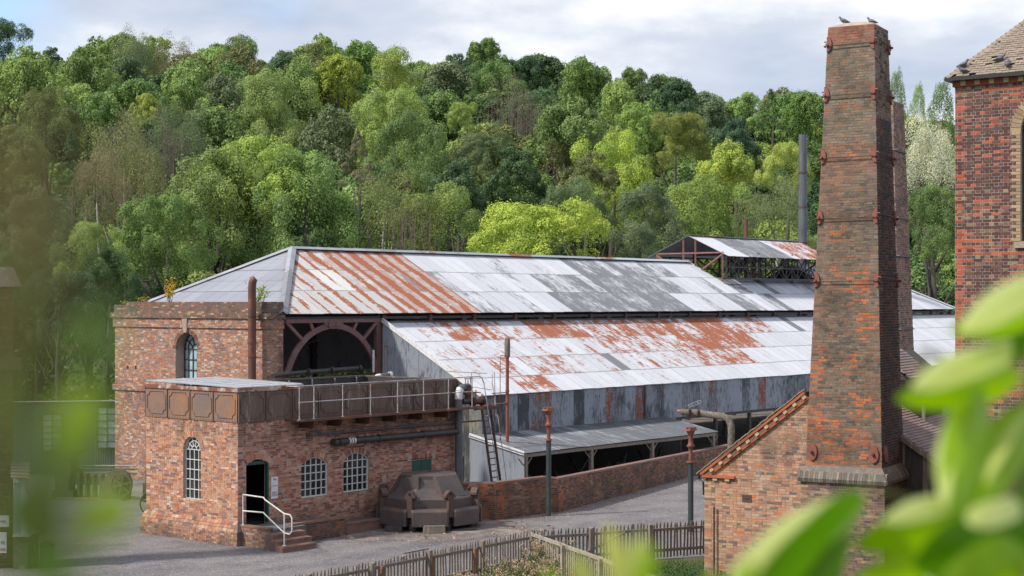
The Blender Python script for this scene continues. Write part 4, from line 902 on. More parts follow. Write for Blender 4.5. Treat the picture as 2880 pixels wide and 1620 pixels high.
for s_ in (16.5, 21.0, 25.6, 30.7):
    m = MB(); m.box(W(s_, 1.24, 0), E1 * .16, E2 * .14, UP * 1.64); m.bar(W(s_ + .1, 1.31, 1.2), W(s_ + .5, 1.31, 1.62), .04); m.bar(W(s_, 1.31, 1.25), W(s_ - .4, 1.31, 1.62), .04); m.build('post', M['timber'], FS)
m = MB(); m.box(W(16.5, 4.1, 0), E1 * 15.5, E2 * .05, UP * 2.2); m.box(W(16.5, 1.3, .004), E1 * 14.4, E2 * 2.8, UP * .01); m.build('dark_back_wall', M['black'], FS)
m = MB()
for k in range(14): m.bar(W(17 + k * .9, rnd.uniform(2, 3.6), rnd.uniform(.1, .8)), W(17.8 + k * .9, rnd.uniform(2, 3.6), rnd.uniform(.3, 1.2)), .09)
m.build('stacked_scrap_iron', M['iron_dark'], FS)
# ---- red vent pole on the shelter roof
VP = empty('vent_pole', W(17.3, 2.9, 2.1), 'tall slim red pole with a white cap rising through the dark shelter roof', 'pole')
q = W(17.25, 2.85, 0); m = MB(); m.tube([q + UP * 1.2, q + UP * 5.75], .075, 10); m.tube([q + UP * 5.72, q + UP * 5.82], .13, 10)
for z_ in (4.25, 3.75): m.tube([q + UP * z_, q + UP * (z_ + .07)], .095, 10)
m.build('shaft', M['iron_red'], VP, smooth=True)
m = MB(); m.tube([q + UP * 5.82, q + UP * 6.2, q + UP * 6.5, q + UP * 6.56], [.12, .125, .11, .05], 12); m.build('white_cap', M['coping_grey'], VP, smooth=True)
m = MB(); m.tube([q + UP * 5.75 - E1 * .1, q + UP * 5.8 - E1 * .42, q + UP * 5.6 - E1 * .47, q + UP * 2.2 - E1 * .47], .016, 6); m.build('side_pipe', M['iron_lug'], VP)
m = MB(); m.bar(q + UP * 4.22, q + UP * 4.22 - E1 * 1.0, .04); m.bar(q + UP * 3.78, q + UP * 3.74 - E1 * 3.0, .04); m.build('stay', M['iron_orange'], VP)
m = MB(); m.box(q + UP * 1.98 - E1 * .2 - E2 * .2, E1 * .45, E2 * .4 + UP * .08, UP * .05); m.build('roof_flashing', M['timber_pale'], VP)
LG = empty('short_ladder', W(10.95, .0, 0), 'short dark iron ladder in the gap at the right corner of the pump house', 'ladder')
for s_ in (11.0, 11.45): m = MB(); m.bar(W(s_, .2, .3), W(s_, .2, 2.1), .03); m.build('stile', M['iron_dark'], LG)
for k in range(5): m = MB(); m.bar(W(11.0, .2, .5 + k * .36), W(11.45, .2, .5 + k * .36), .03); m.build('rung', M['iron_dark'], LG)

# ================================================================== YARD WALL
YW = empty('yard_wall', W(13, -2.5, 0), 'long low brick yard wall with a kink, running in front of the shelter', 'wall')
palY = [(3, (0.25, 0.115, 0.08)), (2, (0.16, 0.09, 0.07)), (1.3, (0.33, 0.13, 0.07)), (1.2, (0.10, 0.075, 0.07)), (1, (0.3, 0.2, 0.15))]
palYo = [(4, (0.45, 0.14, 0.065)), (1, (0.3, 0.12, 0.08)), (1, (.12, .08, .07))]
pts = [Vector((-1.9, 60.1, 0)), Vector((-0.60, 60.26, 0)), Vector((1.35, 62.35, 0)), Vector((1.78, 62.45, 0)), Vector((8.20, 75.2, 0)), Vector((12.5, 83.5, 0))]
tops = [1.32, 1.32, 1.32, 1.24, 1.05, .95]
for i in range(5):
    a, b = pts[i], pts[i + 1]; d = (b - a); L_ = d.length; dx = d / L_; nn = Vector((dx.y, -dx.x, 0)); h0, h1 = tops[i], tops[i + 1]
    P_ = (lambda x, z, y, a=a, dx=dx, nn=nn: a + dx * x + nn * y + UP * z)
    hgt = lambda x, h0=h0, h1=h1, L_=L_: h0 + (h1 - h0) * x / L_
    def spn(z, h0=h0, h1=h1, L_=L_):
        if z < min(h0, h1): return (0, L_)
        if z > max(h0, h1): return None
        return (0, L_ * (z - h0) / (h1 - h0)) if h1 < h0 else (0, L_)
    brick_wall(YW, P_, spn, 0, max(h0, h1) - .0, palY, BR['sooty'], M['mortar_dark'], bond='garden', thick=.30, singles=(30, 90, 25, 130, 0)[i], pp=(lambda x, z, i=i: palYo if (i == 1 and x < .5) or (i == 3 and x < .5 and z < .9) or (i == 0) else palY))
    m = MB(); m.hexa([P_(0, h0 - .0, -.31), P_(L_, h1, -.31), P_(L_, h1, .012), P_(0, h0, .012), P_(0, h0 + .075, -.30), P_(L_, h1 + .075, -.30), P_(L_, h1 + .075, .0), P_(0, h0 + .075, .0)]); m.build('coping', M['coping'], YW)
# ================================================================== MONITOR ROOF over the ridge
MR = empty('monitor_canopy', W(50, 15.45, 9.5), 'raised open canopy on rusty lattice frames standing over the ridge of the long shed', 'canopy')
MZ, MEz = 12.2, 10.88; LM = math.hypot(2.95, MZ - MEz); dm_ = (-E2 * 2.95 + UP * (MEz - MZ)) / LM
def c_mon(x, r): return (.06, .05, .9) if x < 52.2 or 57.9 < x < 58.6 else ((.05, .68, .6) if x < 57.9 else (.62, .05, .8))
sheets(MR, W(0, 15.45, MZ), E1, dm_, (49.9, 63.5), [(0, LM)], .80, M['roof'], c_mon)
m = MB(); slab(m, [W(49.9, 15.45, MZ), W(63.5, 15.45, MZ), W(63.5, 18.6, MEz), W(49.9, 18.6, MEz)]); m.build('far_slope', M['roof_grey'], MR)
for k in range(7):
    a, b = W(49.9 + k * 1.95, 15.45, MZ + .03), W(49.9 + (k + 1) * 1.95, 15.45, MZ + .03); m = MB(); m.bar(a, b, .3, .03); o = m.build('ridge_cap', M['roof'], MR); o.color = (.7 if k in (0, 1) else .1, .4, .6, 1)
for k, s_ in enumerate((50.0, 54.2, 58.4, 62.6)):
    mt = M['iron_orange'] if k == 0 else M['iron_dark']; m = MB()
    for t_, zt_ in ((13.0, 11.15), (17.9, 11.15), (15.0, 12.0), (15.9, 12.0)): m.bar(W(s_, t_, 9.3), W(s_, t_, zt_), .10)
    m.bar(W(s_, 13.0, 11.1), W(s_, 17.9, 11.1), .09); m.bar(W(s_, 13.0, 11.0), W(s_, 15.0, 9.75), .10); m.bar(W(s_, 17.9, 11.0), W(s_, 15.9, 9.75), .10); m.build('gable_frame', M['iron_pink'] if k == 0 else mt, MR)
for t_ in (12.75, 13.0, 17.9):
    m = MB(); m.bar(W(50, t_, 9.5), W(63, t_, 9.5), .10); m.bar(W(50, t_, 10.2), W(63, t_, 10.2), .06); m.bar(W(50, t_, 10.9), W(63, t_, 10.9), .08)
    for k in range(9):
        a = 50 + k * 1.45; m.bar(W(a, t_, 9.5), W(a, t_, 10.9), .07); m.bar(W(a, t_, 9.5), W(a + 1.45, t_, 10.9), .045); m.bar(W(a, t_, 10.9), W(a + 1.45, t_, 9.5), .045)
    m.build('lattice_girder', M['iron_lug'] if t_ > 17 else M['iron_dark'], MR)
m = MB(); m.tube([W(54.6, 13.6, 6), W(54.6, 13.6, 10.9)], .2, 10); m.build('inner_flue', M['iron_stack'], MR)
m = MB(); m.hexa([W(62.2, 12.2, 9.1), W(62.3, 12.2, 9.1), W(62.3, 18.5, 9.1), W(62.2, 18.5, 9.1), W(62.2, 15.3, 10.5), W(62.3, 15.3, 10.5), W(62.3, 15.6, 10.5), W(62.2, 15.6, 10.5)]); m.build('dark_gable', M['black'], SH)
m = MB(); p = W(60.5, 17.8, 0); m.tube([p + UP * 8, p + UP * 13.75], .15, 12); m.build('short_flue', M['iron_stack'], None, smooth=True, label='short rusty flue rising behind the raised canopy', cat='flue')
p = A(2258, 850, 114); m = MB(); p.z = 0
m.tube([p + UP * 0, p + UP * 12, p + UP * 19.7], [.34, .31, .285], 16); m.build('tall_flue', M['pipe_grey'], None, smooth=True, label='tall blue grey iron flue with rust patches beside the big chimney', cat='flue')
tf = bpy.data.objects['tall_flue']
for z_ in (12.1, 14.6, 17.0): m = MB(); m.tube([p + UP * z_, p + UP * (z_ + .12)], .335, 16); m.build('joint_band', M['iron_lug'], tf, off=(0, 0, 0), smooth=True)

# ================================================================== MAIN CHIMNEY
TH_ = R(29); ca = Vector((math.cos(TH_), -math.sin(TH_), 0)); cb = Vector((math.sin(TH_), math.cos(TH_), 0))
CR = Vector((10.18, 45.0, 0)); CC = CR - ca * 1.095 + cb * 1.095
ZL, ZT = 3.45, 15.78
CH = empty('main_chimney', CC, 'tall tapering square brick chimney with red oval tie plates and iron tie rods, soot-darkened', 'chimney')
def chw(z): return 1.095 + (0.665 - 1.095) * (z - ZL) / (ZT - ZL)
shift = lambda z: ca * (0.09 * (z - ZL) / (ZT - ZL))
Pf = lambda x, z, y: CC + shift(z) + ca * x - cb * (chw(z) + y) + UP * z
Pr = lambda x, z, y: CC + shift(z) + cb * x + ca * (chw(z) + y) + UP * z
Pl = lambda x, z, y: CC + shift(z) - cb * x - ca * (chw(z) + y) + UP * z
Pk = lambda x, z, y: CC + shift(z) - ca * x + cb * (chw(z) + y) + UP * z
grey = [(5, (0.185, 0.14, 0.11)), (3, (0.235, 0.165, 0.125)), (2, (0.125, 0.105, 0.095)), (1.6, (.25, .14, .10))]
oran = [(4, (0.46, 0.155, 0.07)), (2, (0.38, 0.13, 0.075)), (1, (0.28, .14, .1))]
brn = [(4, (0.27, 0.15, 0.105)), (3, (0.21, 0.125, 0.095)), (2, (.15, .115, .095))]
top_ = [(3, (0.23, 0.185, 0.14)), (3, (0.18, 0.15, 0.12)), (2, (0.26, 0.165, 0.125)), (.6, (.3, .14, .09))]
import mathutils
def nz(x, z, sx, sz, o=0.0): return mathutils.noise.noise(Vector((x * sx + o, z * sz, o * 1.7)))
def pp_chim(x, z):
    if z > 15.35: return [(1, (.30, .13, .09))]
    if z > 12.5: return top_ if rnd.random() > .02 else oran
    k = nz(x, z, 1.6, 1.1, 3.3) + nz(x, z, 5, 4, 8.1) * .5
    edge = max(0, (-x - .55)) * 1.7 if z < 8.2 else 0
    f = -.08 + edge + (0.16 + .22 * max(0, (5.8 - z)) if z < 6.6 else 0)
    if z < 4.5: f += .22
    if k > .40 - f and rnd.random() < .78 or rnd.random() < .018: return oran if rnd.random() < .75 else brn
    if nz(x, z, .9, .7, 5) > .12: return brn
    return grey
spw = lambda z: (-chw(z), chw(z))
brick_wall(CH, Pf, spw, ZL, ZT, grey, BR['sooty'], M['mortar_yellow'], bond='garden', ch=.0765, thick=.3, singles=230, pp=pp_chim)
darkp = [(4, (0.085, 0.07, 0.068)), (3, (0.055, 0.048, 0.05)), (2, (0.12, 0.075, 0.06)), (.6, (.2, .09, .055))]  # darker bricks paint in the shade of the right face
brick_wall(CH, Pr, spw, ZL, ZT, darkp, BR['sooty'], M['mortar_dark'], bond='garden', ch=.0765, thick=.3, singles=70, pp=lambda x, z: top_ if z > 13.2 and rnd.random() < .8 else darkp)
brick_wall(CH, Pl, spw, ZL, ZT, grey, BR['sooty'], M['mortar_dark'], bond='garden', ch=.0765, thick=.3, singles=0)
brick_wall(CH, Pk, spw, ZL, ZT, grey, BR['sooty'], M['mortar_dark'], bond='garden', ch=.0765, thick=.3, singles=0)
# domed mortar cap
m = MB(); hh = chw(ZT) + .0; n = 10; c0 = CC + shift(ZT) + UP * (ZT + .0)
for j in range(n + 1):
    for i in range(n + 1):
        x = -hh + 2 * hh * i / n; y = -hh + 2 * hh * j / n; q = (1 - (x / hh) ** 2) * (1 - (y / hh) ** 2); m.v.append(tuple(c0 + ca * x + cb * y + UP * (.005 + .17 * q ** .5)))
for j in range(n):
    for i in range(n): a = j * (n + 1) + i; m.f.append((a, a + 1, a + n + 2, a + n + 1)); m.c.append((1, 1, 1))
m.build('mortar_cap', M['cap'], CH, smooth=True)
# base block and weathered ledge
bw_ = 1.20
Bf = lambda x, z, y: CC + ca * x - cb * (bw_ + y) + UP * z
Br_ = lambda x, z, y: CC + cb * x + ca * (bw_ + y) + UP * z
palB = [(3, (0.22, 0.14, 0.11)), (2, (0.14, 0.105, 0.10)), (2, (0.30, 0.18, 0.13)), (1, (0.36, 0.26, 0.18))]
brick_wall(CH, Bf, lambda z: (-bw_, bw_), 0, 3.05, palB, BR['sooty'], M['mortar'], bond='garden', thick=.3, singles=0)
brick_wall(CH, Br_, lambda z: (-bw_, bw_), 0, 3.05, darkp, BR['sooty'], M['mortar_dark'], bond='garden', thick=.3, singles=0)
for (P_, n_) in ((Bf, 'f'), (Br_, 'r')):
    m = MB(); k = 34
    for i in range(k):
        a = -1.27 + 2.54 * i / k; b = -1.27 + 2.54 * (i + .9) / k; c = pick([(3, (.2, .175, .15)), (2, (.15, .13, .115)), (1, (.26, .23, .19))])
        m.hexa([P_(a, 3.10, -.2), P_(b, 3.10, -.2), P_(b, 3.10, .09), P_(a, 3.10, .09), P_(a, 3.30, -.2), P_(b, 3.30, -.2), P_(b, 3.30, -.01), P_(a, 3.30, -.01)], c)
        m.hexa([P_(a, 3.0, -.2), P_(b, 3.0, -.2), P_(b, 3.0, .075), P_(a, 3.0, .075), P_(a, 3.095, -.2), P_(b, 3.095, -.2), P_(b, 3.095, .10), P_(a, 3.095, .10)], c)
    m.build('ledge_bricks', BR['plain'][0], CH)
m = MB(); m.hexa([CC + ca * i * 1.2 + cb * j * 1.2 + UP * 3.28 for i, j in ((-1, -1), (1, -1), (1, 1), (-1, 1))] + [CC + ca * i * 1.09 + cb * j * 1.09 + UP * 3.47 for i, j in ((-1, -1), (1, -1), (1, 1), (-1, 1))]); m.build('sloped_shoulder', M['coping_grey'], CH)
# tie rods and oval plates
def plate(P_, xa, sgn, z, w_=.17, h_=.245, full=False):
    m = MB(); n = 16; pts_ = []
    for i in range(n + 1):
        a = -math.pi / 2 + math.pi * i / n; pts_.append((xa + sgn * math.cos(a) * w_, z + math.sin(a) * h_))
    if full:
        pts_ = [(xa + math.cos(2 * math.pi * i / 24) * w_, z + math.sin(2 * math.pi * i / 24) * h_ * (1 if abs(math.sin(2 * math.pi * i / 24)) < .99 else 1.05)) for i in range(24)]
    back = [P_(x, zz_, .012) for x, zz_ in pts_]; front = [P_(xa + (x - xa) * .93, z + (zz_ - z) * .95, .055) for x, zz_ in pts_]; n = len(pts_)
    m.add(back + front, [tuple(range(n, 2 * n))] + [(i, (i + 1) % n, n + (i + 1) % n, n + i) for i in range(n)])
    o = m.build('tie_plate', M['iron_red'], CH); return o
for i, z_ in enumerate((15.3, 13.88, 12.13, 10.43, 8.66)):
    w0 = chw(z_)
    for (P_, xa, sg) in ((Pf, -w0, 1), (Pf, w0, -1), (Pr, -w0, 1), (Pr, w0, -1)):
        if P_ is Pr and sg == 1: continue
        plate(P_, xa, sg, z_, w_=.15, h_=.225)
    m = MB()
    for (P_, xa) in ((Pf, -w0), (Pf, w0), (Pr, w0)):
        for dz in (.07, -.07): m.tube([P_(xa - .02, z_ + dz, .04), P_(xa + (.07 if xa > 0 else -.07), z_ + dz, .04)], .022, 6)
        m.tube([P_(xa * .97, z_ - .02, .02), P_(xa * .97, z_ - .02, .13)], .04, 6)
    m.build('anchor_bolt', M['iron_red'], CH)
    m = MB(); m.tube([Pf(-w0 - .08, z_ - .05, .085), Pf(w0 + .05, z_ - .03, .085)], .014, 6); m.build('tie_rod', M['iron_lug'], CH)
    m = MB(); m.tube([Pr(-w0 - .05, z_ + .05, .085), Pr(w0 + .12, z_ + .0, .085)], .014, 6); m.build('tie_rod', M['iron_lug'], CH)
for x in (-.90, .86): plate(Pf, x, 1, 3.83, .155, .245, True); m = MB(); m.tube([Pf(x, 3.83, .05), Pf(x, 3.83, .12)], .045, 8); m.tube([Pf(x, 3.83, .12), Pf(x, 3.83, .15)], .025, 6); m.build('centre_nut', M['iron_lug'], CH)
plate(Pr, -.8, 1, 3.83, .155, .245, True)
# second chimney behind
C2 = Vector((12.72, 56.6, 0)); CH2 = empty('rear_chimney', C2, 'smaller brown brick chimney standing just behind the right side of the main chimney', 'chimney')
w2_ = lambda z: 1.15 + (.66 - 1.15) * z / 14.9
Qf = lambda x, z, y: C2 + ca * x - cb * (w2_(z) + y) + UP * z
Qr = lambda x, z, y: C2 + cb * x + ca * (w2_(z) + y) + UP * z
pal2 = [(4, (0.26, 0.16, 0.12)), (3, (0.19, 0.125, 0.105)), (2, (0.12, 0.09, 0.085)), (1, (.34, .2, .15))]
for P_ in (Qf, Qr): brick_wall(CH2, P_, lambda z: (-w2_(z), w2_(z)), 0, 14.9, pal2, BR['plain'], M['mortar'], bond='garden', thick=.3, singles=60 if P_ is Qf else 0)
m = MB(); m.hexa([C2 + ca * i * .6 + cb * j * .6 + UP * 14.5 for i, j in ((-1, -1), (1, -1), (1, 1), (-1, 1))] + [C2 + ca * i * .62 + cb * j * .62 + UP * 14.88 for i, j in ((-1, -1), (1, -1), (1, 1), (-1, 1))]); m.build('dark_throat', M['black'], CH2)
for z_ in (13.2, 10.9, 9.6, 7.1):
    m = MB(); m.tube([Qf(-w2_(z_), z_, .03), Qf(w2_(z_) + .05, z_, .03), Qr(w2_(z_), z_, .03)], .02, 6); m.tube([Qf(w2_(z_) - .02, z_, .04), Qf(w2_(z_) + .12, z_, .04)], .04, 6); m.build('tie_band', M['iron_dark'], CH2)

# ================================================================== GABLE HOUSE against the chimney
G0 = CC - ca * 1.2 - cb * .93; GHn = -cb
GH = empty('gabled_brick_building', G0 - ca * 3, 'salmon brick building whose sloping tiled verge with cream dentils climbs to the main chimney', 'building')
GW = 3.02
Pg = lambda x, z, y: G0 - ca * GW + ca * x - cb * y + UP * z      # x from the left corner
palG = [(5, (0.46, 0.255, 0.165)), (3, (0.39, 0.21, 0.145)), (1.2, (0.19, 0.14, 0.13)), (2.6, (0.49, 0.31, 0.21)), (.4, (0.55, 0.2, 0.09))]
rk = lambda x: 3.02 + x * (2.42 / 3.1)
def spg(z): return (0, GW + .3) if z < 3.02 else ((z - 3.02) / (2.42 / 3.1), GW + .3)
brick_wall(GH, Pg, spg, 0, 5.35, palG, BR['pale'], M['mortar'], bond='x', thick=.3, singles=300)
# left return, rear and roof
Pgl = lambda x, z, y: G0 - ca * (GW + y) + cb * x + UP * z
m = MB(); m.box(G0 - ca * GW + cb * .3, cb * 6, ca * .2, UP * 3.0); m.build('side_wall', M['coping'], GH)
ang = math.atan(2.42 / 3.1); rdir = (ca * 3.1 + UP * 2.42).normalized(); rn = Vector((0, 0, 1)).cross(cb); rnorm = cb.cross(rdir);
if rnorm.z < 0: rnorm = -rnorm
v0 = Pg(-.16, rk(-.16) + .02, .02)
tb = MB(); k = 30
for i in range(k):   # verge tiles
    a = v0 + rdir * (4.15 * i / k) + rnorm * .10; q = MB(); q.box(a - cb * .05 + rnorm * rnd.uniform(0, .02), rdir * .17, cb * .17, rnorm * .03 + rdir * .01); q.build('verge_tile', M['tile'], GH)
m = MB(); m.box(v0 + rnorm * .03, rdir * 4.15, cb * 6.5, rnorm * .04); m.build('roof_slope', M['tile'], GH)
for (dz, pr, hh_) in ((.0, .10, .07), (-.17, .07, .06)):
    m = MB(); m.box(v0 + rnorm * dz - cb * (pr - .02) + rdir * .12, rdir * 4.0, cb * .2, rnorm * hh_); m.build('brick_oversail', M['iron_orange'] if False else BR['plain'][1], GH).color = (.42, .12, .06, 1)
for i in range(11):
    m = MB(); m.box(v0 + rnorm * -.11 - cb * .085 + rdir * (.42 + i * .355), rdir * .12, cb * .1, rnorm * .085); m.build('cream_dentil', M['stone_cream'], GH)
m = MB(); m.box(v0 + rnorm * -.105 - cb * .045 + rdir * .2, rdir * 3.9, cb * .1, rnorm * .09); m.build('recess_course', M['coping'], GH)
m = MB(); m.box(Pg(-.04, 2.93, .09), ca * 1.0, cb * .15, UP * .075); m.build('kneeler_course', BR['plain'][1], GH).color = (.45, .14, .07, 1)
for x in (.28, .66): m = MB(); m.box(Pg(x, 2.85, .07), ca * .14, cb * .1, UP * .075); m.build('cream_dentil', M['stone_cream'], GH)
m = MB(); m.box(Pg(-.02, 2.85, .03), ca * .95, cb * .1, UP * .07); m.build('kneeler_backing', M['coping'], GH)
m = MB(); m.box(Pg(1.17, 2.28, .015), ca * .29, cb * .03, UP * .20); m.tube([Pg(1.28, 2.38, .01), Pg(1.28, 2.38, .04)], .016, 6); m.tube([Pg(1.36, 2.38, .01), Pg(1.36, 2.38, .04)], .016, 6); m.build('iron_wall_plate', M['iron_lug'], GH)
m = MB(); m.tube([Pg(.34, .1, .10), Pg(.34, 2.1, .10)], .026, 8)
m.build('rust_downpipe', M['iron_stack'], GH)
m = MB(); m.tube([Pg(-.2, 3.02, .06), Pg(-.2, 3.02, -6)], .055, 8); m.tube([Pg(-.2, 3.0, -.1), Pg(-.2, 2.84, -.1), Pg(-.05, 2.78, -.05), Pg(-.05, 2.4, -.1)], .035, 8); m.build('gutter', M['gutter'], GH)
# right-hand slope: tiles running down from the chimney, timber boarded gable below
RH = empty('tiled_timber_building', A(2513, 1215, 46.8), 'timber boarded building with mossy clay tiles sloping down right of the main chimney', 'building')
r0 = A(2513, 1215, 46.8) - ca * 1.3 + UP * .85; r1d = (ca * 1 - UP * .655).normalized(); rn2 = r1d.cross(cb);
if rn2.z < 0: rn2 = -rn2
m = MB(); m.box(r0 - rn2 * .06, r1d * 5.2, cb * 7.5, rn2 * .04); m.build('roof_deck', M['timber_dark'], RH)
tl = bpy.data.meshes.new('tile'); bxv = MB(); bxv.box((.004, 0, 0), (.158, 0, 0), (0, .15, 0), (0, 0, .03)); tl.from_pydata(bxv.v, [], bxv.f); tl.materials.append(M['tile_pink'])
ct = 0; rl = root_loc(RH); rest = MB()
tiles_ = []
for j in range(46):          # rows down the slope
    for i in range(36):
        p = r0 + r1d * (j * .113) + cb * (i * .17 + (.085 if j % 2 else 0)); u = 1440 + p.x / p.y * F; v = HV - (p.z - 8.03) / p.y * F
        tiles_.append((0 if (2500 < u < 2790 and v < 1500) else 1, j, i, p))
tiles_.sort(key=lambda q: (q[0], q[3].y))
for q, (o_, j, i, p) in enumerate(tiles_):
    x = cb; y = (r1d + rn2 * .20).normalized(); z = x.cross(y)
    if z.z < 0: z = -z
    x2 = x if x.cross(y).dot(z) > 0 else x
    p = p + rn2 * (.022 + rnd.uniform(0, .006))
    if q < 300:
        ob = bpy.data.objects.new('tile', tl); col.objects.link(ob); ob.parent = RH; l = p - rl; ob.matrix_local = Matrix(((x.x, y.x, z.x, l.x), (x.y, y.y, z.y, l.y), (x.z, y.z, z.z, l.z), (0, 0, 0, 1)))
    else: rest.box(p, x * .163, y * .15, z * .018)
rest.build('more_tiles', M['tile_pink'], RH, kind='stuff')
for k in range(26):
    a = r0 + r1d * (k * .2 + .1) - UP * .06 + cb * .12; m = MB(); m.box(Vector((a.x, a.y, 0)), (ca * .185), cb * .03, UP * (a.z - .02)); m.build('board', M['timber_dark'] if k % 4 else M['timber'], RH)
m = MB(); m.box(r0 - rn2 * .08 - cb * .05, r1d * 5.2, cb * .06, rn2 * .13); m.build('barge_board', M['timber'], RH)
# small tiled roof with a dark opening, further back
SR = empty('small_tiled_dormer', A(2560, 1060, 50), 'small tiled roof over a dark opening between the chimney and the leaves', 'dormer')
a0_ = A(2522, 985, 51); dd = (ca * .75 - UP * .62).normalized(); nn_ = dd.cross(cb); nn_ = nn_ if nn_.z > 0 else -nn_
m = MB(); m.box(a0_ - cb * 2.2 - nn_ * .05, dd * 1.3, cb * 4, nn_ * .04); m.build('deck', M['timber_dark'], SR)
for j in range(11):
    for i in range(15):
        ob = bpy.data.objects.new('tile', tl); col.objects.link(ob); ob.parent = SR; l = a0_ - cb * 2.2 + dd * (j * .113) + cb * (i * .17 + (.08 if j % 2 else 0)) + nn_ * .02 - SR.location; x = cb; y = (dd + nn_ * .20).normalized(); z = x.cross(y); z = z if z.z > 0 else -z
        ob.matrix_local = Matrix(((x.x, y.x, z.x, l.x), (x.y, y.y, z.y, l.y), (x.z, y.z, z.z, l.z), (0, 0, 0, 1)))
m = MB(); b0_ = A(2528, 1170, 50.3); m.box(b0_ - UP * 3, ca * .7, cb * 2.5, UP * 4.1); m.build('dark_opening', M['black'], SR)  # solid black block painting the shade of an opening
m = MB(); m.box(b0_ - UP * 3 + ca * .72 - cb * .05, ca * .09, cb * .1, UP * 4.15); m.build('post', M['timber'], SR)

# ================================================================== ENGINE HOUSE
EH0 = Vector((11.106, 41.0, 0)); ea = Vector((.82, -.573, 0)).normalized(); eb = Vector((-ea.y, ea.x, 0))
EHr = empty('engine_house', EH0, 'tall dark and red brick engine house with a clay tiled roof and cream-edged arched window', 'building')
Pe = lambda x, z, y: EH0 + ea * x - eb * y + UP * z
dk = [(6, (0.105, 0.052, 0.05)), (3, (0.15, 0.075, 0.062)), (1, (.10, .075, .07))]; rd = [(3, (0.40, 0.11, 0.06)), (2, (0.29, 0.09, 0.06))]; bf = [(3, (0.22, 0.155, 0.10)), (2, (0.15, 0.09, 0.07)), (1, (.3, .22, .13))]
def pp_eng(x, z):
    row = int(round(z / .0815)); k = nz(x, z, .9, 1.3, 2.2)
    if x < .28 and rnd.random() < .55: return rd
    if 10.9 < z < 12.9: return dk if rnd.random() < (.90 if row % 2 else .80) else rd
    if row % 2 == 0 and rnd.random() < .42: return bf
    if row % 2 == 0: return dk
    return rd if k + rnd.uniform(-.25, .25) > .06 else dk
ewin = arch_hole(2.45, .80, 9.50, 12.2, .80)
brick_wall(EHr, Pe, lambda z: (0, 3.9), 4.0, 13.42, dk, BR['plain'], M['mortar_pale'], [ewin], bond='english', ch=.0815, bl=.232, thick=.3, singles=300, pp=pp_eng, arch_ring=.26, jo=.014, ring=True, name='x')
m = MB(); m.box(Pe(0, 0, -.005), ea * 6, eb * .3, UP * 4.0); m.box(Pe(3.9, 4, -.005), ea * 2.2, eb * .3, UP * 9.4); m.box(Pe(0, 0, -.3), eb * 6, ea * .3, UP * 13.4); m.build('rough_wall', M['coping'], EHr)
# cream surround
m = MB(); r_ = .80
for i in range(26):
    a, b = R(180 * (i + .05) / 26), R(180 * (i + .95) / 26); q = []
    for y in (-.1, .012): q += [Pe(2.45 - math.cos(t_) * rr, 12.2 + math.sin(t_) * rr, y) for (t_, rr) in ((a, .80), (b, .80), (b, 1.04), (a, 1.04))]
    m.hexa(q, pick([(1, (.36, .265, .165)), (1, (.29, .21, .135))]))
for k in range(33):
    z_ = 9.53 + k * .0815; xw = .11 if k % 2 else .23
    m.box(Pe(1.65 - xw, z_, -.1), ea * (xw - .004), -eb * .11, UP * .07, pick([(1, (.40, .30, .19)), (1, (.31, .23, .15))]))
m.build('cream_brick_surround', BR['plain'][0], EHr)
m = MB(); m.box(Pe(1.5, 9.36, -.1), ea * 1.9, -eb * .18, UP * .15); m.build('stone_sill', M['stone'], EHr)
bars_window(EHr, Pe, 2.45, .78, 9.50, 12.2, .78, 5, 5, M['iron_dark'], M['glass_pale'], y=-.14, fan=True, bw=.03)
# cornice with cream blocks and gutter
m = MB(); m.box(Pe(-.05, 13.42, .05), ea * 6, eb * .3, UP * .16); m.build('cornice_course', BR['plain'][1], EHr).color = (.26, .08, .05, 1)
for k in range(9): m = MB(); m.box(Pe(.16 + k * .36, 13.44, .065), ea * .13, eb * .1, UP * .115); m.build('cream_block', M['stone_cream'], EHr)
m = MB(); m.box(Pe(-.20, 13.56, .22), ea * 6.4, eb * .16, UP * .085); m.box(Pe(-.20, 13.56, .06), eb * 5, ea * .12, UP * .085); m.build('gutter', M['gutter'], EHr)
rt = Vector((0, 0, 0)); R0 = Pe(-.16, 13.62, .16); su = (eb + UP).normalized()      # 45 degree slope upwards
m = MB(); far = 6.2
m.add([R0 - su.cross(ea) * .0, R0 + ea * far, R0 + ea * far + (eb + UP) * 3.4, R0 + ea * 3.4 + (eb + UP) * 3.4], [(0, 1, 2, 3)])
m.add([R0, R0 + ea * 3.4 + (eb + UP) * 3.4, R0 + eb * 6.2 + (ea + UP) * 3.4, R0 + eb * 6.2], [(0, 1, 2, 3)]); m.build('roof_deck', M['timber_dark'], EHr)
t2 = bpy.data.meshes.new('tile'); bx2 = MB(); bx2.box((0.004, 0, 0), (.157, 0, 0), (0, .13, 0), (0, 0, .022)); t2.from_pydata(bx2.v, [], bx2.f); t2.materials.append(M['tile'])
nrm = ea.cross(su); nrm = nrm if nrm.z > 0 else -nrm; gauge = .088; rl = root_loc(EHr); rest = MB(); cnt = 0; T_ = []
for j in range(44):
    y0_ = j * gauge; hx_ = y0_ / math.sqrt(2)
    for i in range(30):
        x = i * .165 + (.082 if j % 2 else 0) - .08
        if x < hx_ + .05 or x > 4.6: continue
        p = R0 + ea * x + su * y0_; u = 1440 + p.x / p.y * F; v = HV - (p.z - 8.03) / p.y * F; T_.append((0 if u < 2890 and v > -10 else 1, j * 100 + i, p))
T_.sort(key=lambda q: (q[0], q[1]))
